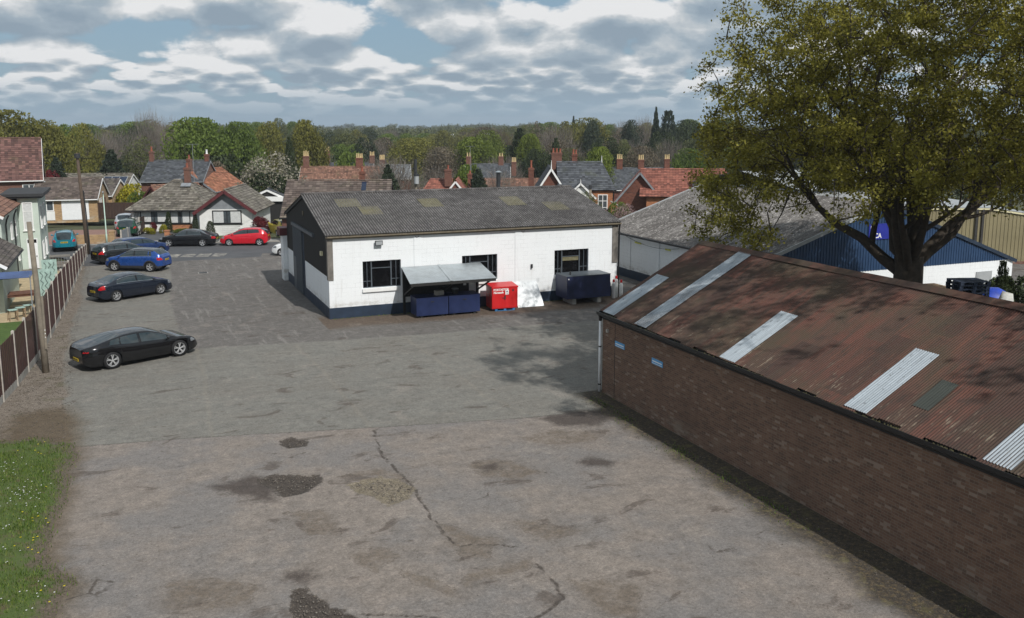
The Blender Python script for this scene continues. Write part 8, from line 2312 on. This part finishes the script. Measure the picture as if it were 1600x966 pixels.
TR = [
 # tpl, leaf, label, px, depth, top row, half width (m)
 ('round', 'olive_leaf', 'broad olive green tree at the far left edge behind the red tiled house', 30, 135, 172, 7.0),
 ('round3', 'olive_leaf', 'olive brown tree right of the broad tree at the far left', 78, 140, 186, 4.6),
 ('round2', 'green_leaf', 'mid green rounded tree above the left telephone pole', 112, 165, 194, 4.6),
 ('round2', 'olive_leaf', 'olive tree rising just left of the tall telephone pole', 132, 150, 192, 3.8),
 ('bare', 'twig', 'brown leafless tree just right of the telephone pole top', 158, 190, 200, 5.0),
 ('bare2', 'twig', 'grey brown leafless tree above the solar panels', 190, 200, 197, 5.2),
 ('cone', 'dark_needle', 'low dark conifer left of the telephone pole, behind the garage', 92, 118, 244, 2.7),
 ('cone2', 'dark_needle', 'broad dark conifer behind the solar panel roof', 178, 128, 232, 4.2),
 ('shrub', 'red_leaf', 'purple leaved shrub beside the red tiled house', 82, 112, 264, 1.7),
 ('bare', 'twig', 'tall bare tree standing clear of the skyline at left', 238, 170, 167, 3.4),
 ('bare2', 'twig', 'second bare tree on the skyline, right of the tall one', 266, 175, 179, 3.0),
 ('sparse', 'dull_leaf', 'thin leafed tree above the slate cottage', 225, 150, 212, 4.4),
 ('dense', 'green_leaf', 'large fresh green tree behind the slate cottage', 315, 140, 183, 5.8),
 ('round', 'green_leaf', 'fresh green tree joined to the right of the large one', 378, 145, 190, 4.4),
 ('round3', 'olive_leaf', 'brownish olive tree on the skyline left of the yellow olive one', 425, 172, 189, 4.3),
 ('dense', 'olive_leaf', 'yellow olive tree ending the left wood on the skyline', 482, 158, 187, 4.2),
 ('cone', 'dark_leaf', 'dark ivy clad tree in front of the yellow olive tree', 455, 145, 212, 2.0),
 ('shrub', 'dark_leaf', 'dark bushy undergrowth between the cottage and the blossom tree', 352, 128, 240, 5.0),
 ('shrub', 'brown_leaf', 'russet brown thicket at the foot of the fresh green trees', 330, 122, 250, 3.6),
 ('shrub', 'yellow_flower', 'yellow green bush beside the conservatory', 208, 112, 285, 2.3),
 ('shrub', 'green_leaf', 'green shrubs below the solar panel bungalow', 218, 104, 298, 1.8),
 ('round3', 'dull_leaf', 'dull brown tree right of the left wood', 540, 230, 208, 6.5),
 ('round2', 'dark_needle', 'dark spreading pine above the terrace chimneys', 572, 168, 214, 3.6),
 ('shrub', 'green_leaf', 'yellow green bush between two terrace chimneys', 553, 158, 236, 3.4),
 ('cone2', 'dark_needle', 'dark pointed conifer right of the terrace roof', 607, 92, 255, 2.4),
 ('cone', 'dark_needle', 'dark pointed conifer right of the red hipped roof', 747, 98, 262, 2.2),
 ('shrub', 'green_leaf', 'small fresh green tree behind the right dark conifer', 733, 112, 255, 2.4),
 ('round3', 'olive_leaf', 'olive brown tree beyond the transformer pole', 650, 205, 214, 6.5),
 ('round3', 'brown_leaf', 'brown tinged tree below the white factory', 690, 185, 228, 4.8),
 ('dense', 'bright_leaf', 'yellow green tree below the factory roof', 742, 190, 213, 6.2),
 ('round', 'bright_leaf', 'bright yellow green dome above the slate house', 762, 215, 203, 4.6),
 ('bare', 'twig', 'pale bare tree above the slate house ridge', 785, 165, 240, 4.4),
 ('birch', 'twig', 'white stemmed birch with bare branches behind the workshop', 622, 108, 238, 3.4),
 ('birch', 'twig', 'white stemmed birch left of the transformer pole', 595, 118, 240, 3.0),
 ('birch', 'twig', 'bare tree with pale stem right of the dark conifer', 782, 104, 258, 2.6),
 ('bare2', 'twig', 'bare thicket in front of the cream gabled house', 690, 118, 258, 3.6),
 ('bare', 'brown_leaf', 'brown leafless tree left of the dark green pair', 778, 230, 196, 6.5),
 ('cone', 'dark_leaf', 'dark green tree at the heart of the right wood', 812, 185, 199, 4.6),
 ('dense', 'bright_leaf', 'bright green tree beside the dark one in the right wood', 828, 183, 208, 3.0),
 ('sparse', 'brown_leaf', 'brown rounded tree on the skyline above the Victorian house', 838, 225, 190, 6.0),
 ('bare', 'twig', 'grey brown bare tree behind the Victorian chimneys', 872, 215, 192, 6.0),
 ('cone', 'dark_leaf', 'dark ivy covered tree behind the Victorian chimneys', 868, 170, 214, 2.6),
 ('round', 'olive_leaf', 'olive dome of a tree on the right skyline', 915, 235, 184, 6.8),
 ('round3', 'dark_needle', 'dark pine crown on top of the olive dome', 925, 228, 187, 3.4),
 ('cone', 'dark_needle', 'small dark pine standing proud of the skyline', 895, 270, 181, 1.9),
 ('round2', 'dark_leaf', 'dark evergreen mass right of the olive dome', 948, 180, 214, 5.0),
 ('dense', 'bright_leaf', 'bright green domed tree behind the slate roof', 935, 138, 228, 3.4),
 ('round3', 'brown_leaf', 'purple brown domed tree above the red tiled house', 1000, 146, 227, 3.2),
 ('round', 'green_leaf', 'green tree left of the oak crown above the red roof', 1072, 146, 231, 3.8),
 ('round2', 'dark_needle', 'spreading dark cedar on the right skyline', 985, 225, 187, 4.4),
 ('cone2', 'dark_needle', 'dark tiered conifer on the right skyline', 1022, 228, 167, 3.0),
 ('column', 'dark_needle', 'dense dark column shaped conifer on the right skyline', 1041, 222, 172, 3.0),
 ('bare', 'twig', 'bare trees left of the tiered conifer', 1004, 245, 179, 4.5),
 ('round3', 'dark_leaf', 'dark tree right of the column shaped conifer', 1070, 235, 187, 5.0),
 ('sparse', 'brown_leaf', 'brown tree behind the cedar', 965, 235, 200, 5.0),
 ('round2', 'dark_leaf', 'dark green tree under the tiered conifers', 1030, 195, 205, 5.0),
 ('bare', 'twig', 'grey brown bare tree under the cedar', 985, 185, 214, 4.6),
 ('round', 'dull_leaf', 'dull green tree beside the oak crown', 1095, 200, 203, 5.0),
 ('round2', 'olive_leaf', 'olive tree seen through the oak, left of its trunk', 1180, 190, 205, 6.0),
 ('round', 'dull_leaf', 'dull tree seen through the oak behind its upper limbs', 1260, 200, 200, 6.5),
 ('round3', 'brown_leaf', 'brown tree seen through the oak right of the limbs', 1350, 190, 206, 6.5),
 ('dense', 'olive_leaf', 'olive tree seen behind the right half of the oak', 1440, 175, 208, 6.0),
 ('round2', 'dark_leaf', 'dark evergreen behind the tan building', 1510, 130, 225, 5.0),
 ('round', 'dull_leaf', 'dull tree behind the right edge of the oak', 1580, 150, 210, 6.0),
 ('sparse', 'blossom_leaf', 'white flowering tree at the left edge among the olives', 4, 132, 186, 2.4),
 ('shrub', 'dark_leaf', 'dark evergreen bush at the right edge below the railings', 1592, 44, 430, 1.7),
]
for tpl, leaf, lab, px, D, top, wd in TR:
    tree(tpl, leaf, lab, px, D, top, wd)
# the blossom tree, yellow forsythia, front garden shrubs
tree('sparse', 'blossom_leaf', 'large hawthorn like tree in pale blossom right of the bungalow', 430, 101, 236, 4.3, name='blossom_tree')
tree('shrub', 'dark_leaf', 'dark shaded bush under the blossom tree', 415, 98, 268, 3.0, name='shrub', cat='shrub')
tree('shrub', 'yellow_flower', 'bright yellow forsythia hedge behind the white garage', 405, 97.5, 290, 2.3, name='shrub', cat='shrub')
tree('shrub', 'yellow_flower', 'yellow forsythia bush above the grey brown tiled roof', 505, 90, 289, 1.9, name='shrub', cat='shrub')
tree('shrub', 'red_leaf', 'deep red rounded shrub beside the bungalow, behind the red hatchback', 403, 83.5, 337, 1.05, base=0, name='shrub', cat='shrub')
tree('shrub', 'red_leaf', 'small dark red shrub below the bungalow front window', 236, 83.6, 346, 0.42, base=0, name='shrub', cat='shrub')
tree('shrub', 'yellow_flower', 'golden low shrub beside the driveway edge', 229, 82.6, 354, 0.6, base=0, name='shrub', cat='shrub')
tree('shrub', 'yellow_flower', 'pale yellow flowering shrub under the bungalow window', 252, 83.4, 349, 0.36, base=0, name='shrub', cat='shrub')
tree('column', 'dark_leaf', 'climber on the post left of the brick bungalow window', 261, 84.2, 329, 0.35, base=0, name='climber', cat='climber')
tree('column', 'dark_leaf', 'climber on the post beside the white bungalow door', 303, 84.0, 328, 0.3, base=0, name='climber', cat='climber')
tree('column', 'dark_leaf', 'dark clipped evergreen beside the bungalow gable', 326, 82.4, 344, 0.5, base=0, name='shrub', cat='shrub')
tree('shrub', 'green_leaf', 'low green planting along the foot of the bungalow', 285, 83.6, 356, 1.0, base=0, name='shrub', cat='shrub')
tree('sparse', 'pink_blossom', 'small tree in pink blossom at the foot of the red tiled house', 978, 78, 316, 1.5, name='blossom_tree')
tree('shrub', 'green_leaf', 'fresh green shrub beside the pink blossom', 966, 80, 314, 1.1, name='shrub', cat='shrub')
tree('sparse', 'dull_leaf', 'straggly shrub in front of the Victorian house bay', 915, 80, 298, 1.5, name='shrub', cat='shrub')
tree('shrub', 'dark_leaf', 'climbing plant spilling over the fence beside the log cage', 104, 66, 415, 0.5, base=0, name='shrub', cat='shrub')
tree('shrub', 'dull_leaf', 'leafy shrub inside the fence by the green screens', 92, 61, 430, 0.55, base=0, name='shrub', cat='shrub')
tree('column', 'dark_leaf', 'ivy growing up the right corner of the warehouse', 1577, 40.5, 405, 0.45, base=-0.6, name='climber', cat='climber')
# trees filling the wood in the middle distance, each one its own
kinds = [('round', 'olive_leaf', 'olive green'), ('round2', 'dull_leaf', 'dull green'), ('round3', 'brown_leaf', 'brown budded'), ('bare', 'twig', 'bare grey'), ('dense', 'green_leaf', 'fresh green'), ('round2', 'dark_leaf', 'dark evergreen')]
kn = ('cedar clump', )
for i in range(84):
    px = -60 + i * 20.6 + rnd.uniform(-8, 8); D = rnd.uniform(265, 420)
    k = kinds[rnd.choice((0, 0, 1, 1, 2, 3, 4, 4, 5))]
    tree(k[0], k[1], k[2] + ' tree in the middle of the distant wood, one of many alike', px, D, (rnd.uniform(184, 203) if px < 500 or px > 800 else rnd.uniform(197, 209)), rnd.uniform(4.5, 8.0), group='%s trees in the distant wood' % k[2])
for i in range(46):
    px = -40 + i * 26 + rnd.uniform(-10, 10); D = rnd.uniform(175, 245)
    if 560 < px < 800 and D < 200: D += 40
    k = kinds[rnd.choice((0, 1, 1, 2, 2, 3, 4, 5))]
    tree(k[0], k[1], k[2] + ' tree among the town gardens, below the skyline', px, D, rnd.uniform(213, 232), rnd.uniform(3.5, 5.5), group='%s trees among the gardens' % k[2])
# the far-off wood, one mass to the horizon
rg = np.random.default_rng(99)
V_, F__, T_ = [], [], []; o_ = 0
cv, cf, ct = crown_cloud(31, 900, 0.085, lobes=10, gap=0.2)
for i in range(900):
    D = 430 + 1300 * rg.uniform(0, 1) ** 1.3; px = rg.uniform(-250, 1850)
    p = spot(px, D); zb = land(p.x, p.y)
    H = rg.uniform(8, 12.5); zt = min(zb + H + 1, hz(rg.uniform(195, 203) - 10 * float(vnoise(px, 0 * px, 0.02, 5)) * rg.uniform(0.2, 1), D)); w_ = rg.uniform(5, 11)
    hgt = max(6, zt - zb + 2)
    V_.append(cv * np.array([w_, w_, hgt / 2]) + np.array([p.x, p.y, zt - hgt])); F__.append(cf + o_); o_ += len(cv)
    T_.append(np.clip(ct * 0.5 + rg.uniform(0, 0.5), 0, 1))
fw = np_mesh('far_wood', np.concatenate(V_), np.concatenate(F__), M('dull_leaf'), attrs=dict(tint=np.concatenate(T_)))
tag(fw, 'far-off woodland running along the whole horizon', 'woodland', kind='stuff')

# a bird in flight
bd = thing('bird', 'small dark bird flying in the sky left of the oak', 'bird', spot(1086, 60, hz(145, 60)), R(30)); bd.scale = (0.55, 0.55, 0.55)
b_ = MB(); b_.tube([(-0.24, 0, 0), (-0.12, 0, 0.01), (0, 0, 0.03), (0.12, 0, 0.045), (0.18, 0, 0.06), (0.23, 0, 0.05)], [0.01, 0.05, 0.065, 0.05, 0.035, 0.006], 8); b_.build('body', M('bird_feather'), bd, smooth=True)
for sg in (-1, 1):
    w_ = MB(); vs = [(0.08, sg * 0.04, 0.04), (0.10, sg * 0.22, 0.20), (0.02, sg * 0.42, 0.24), (-0.08, sg * 0.38, 0.22), (-0.10, sg * 0.18, 0.15), (-0.08, sg * 0.04, 0.03)]
    w_.add(vs + [(x, y, z + 0.012) for x, y, z in vs], [(0,1,2,3,4,5), (11,10,9,8,7,6)] + [(i, (i+1) % 6, 6 + (i+1) % 6, 6 + i) for i in range(6)]); w_.build('wing', M('bird_feather'), bd)
w_ = MB(); vs = [(-0.2, -0.02, 0.0), (-0.2, 0.02, 0.0), (-0.36, 0.07, 0.0), (-0.36, -0.07, 0.0)]; w_.add(vs + [(x, y, z + 0.01) for x, y, z in vs], [(0,1,2,3),(7,6,5,4),(0,4,5,1),(1,5,6,2),(2,6,7,3),(3,7,4,0)]); w_.build('tail', M('bird_feather'), bd)

# ------------------------------------------------------------------ the air between here and the horizon
hb = MB(); hb.box(-2700, 2700, -2700, 2700, -9, 34)
m, n, b = new_mat('hazy_air')
m.node_tree.nodes.remove(b)
pv_ = n.new('ShaderNodeVolumePrincipled')
pv_.inputs['Color'].default_value = (0.82, 0.90, 1.0, 1)
pv_.inputs['Density'].default_value = 0.00024
pv_.inputs['Anisotropy'].default_value = 0.2
n.t.links.new(pv_.outputs[0], m.node_tree.nodes['Material Output'].inputs['Volume'])
tag(hb.build('haze', m), 'thin bluish haze filling the air out to the horizon', 'haze', kind='stuff')
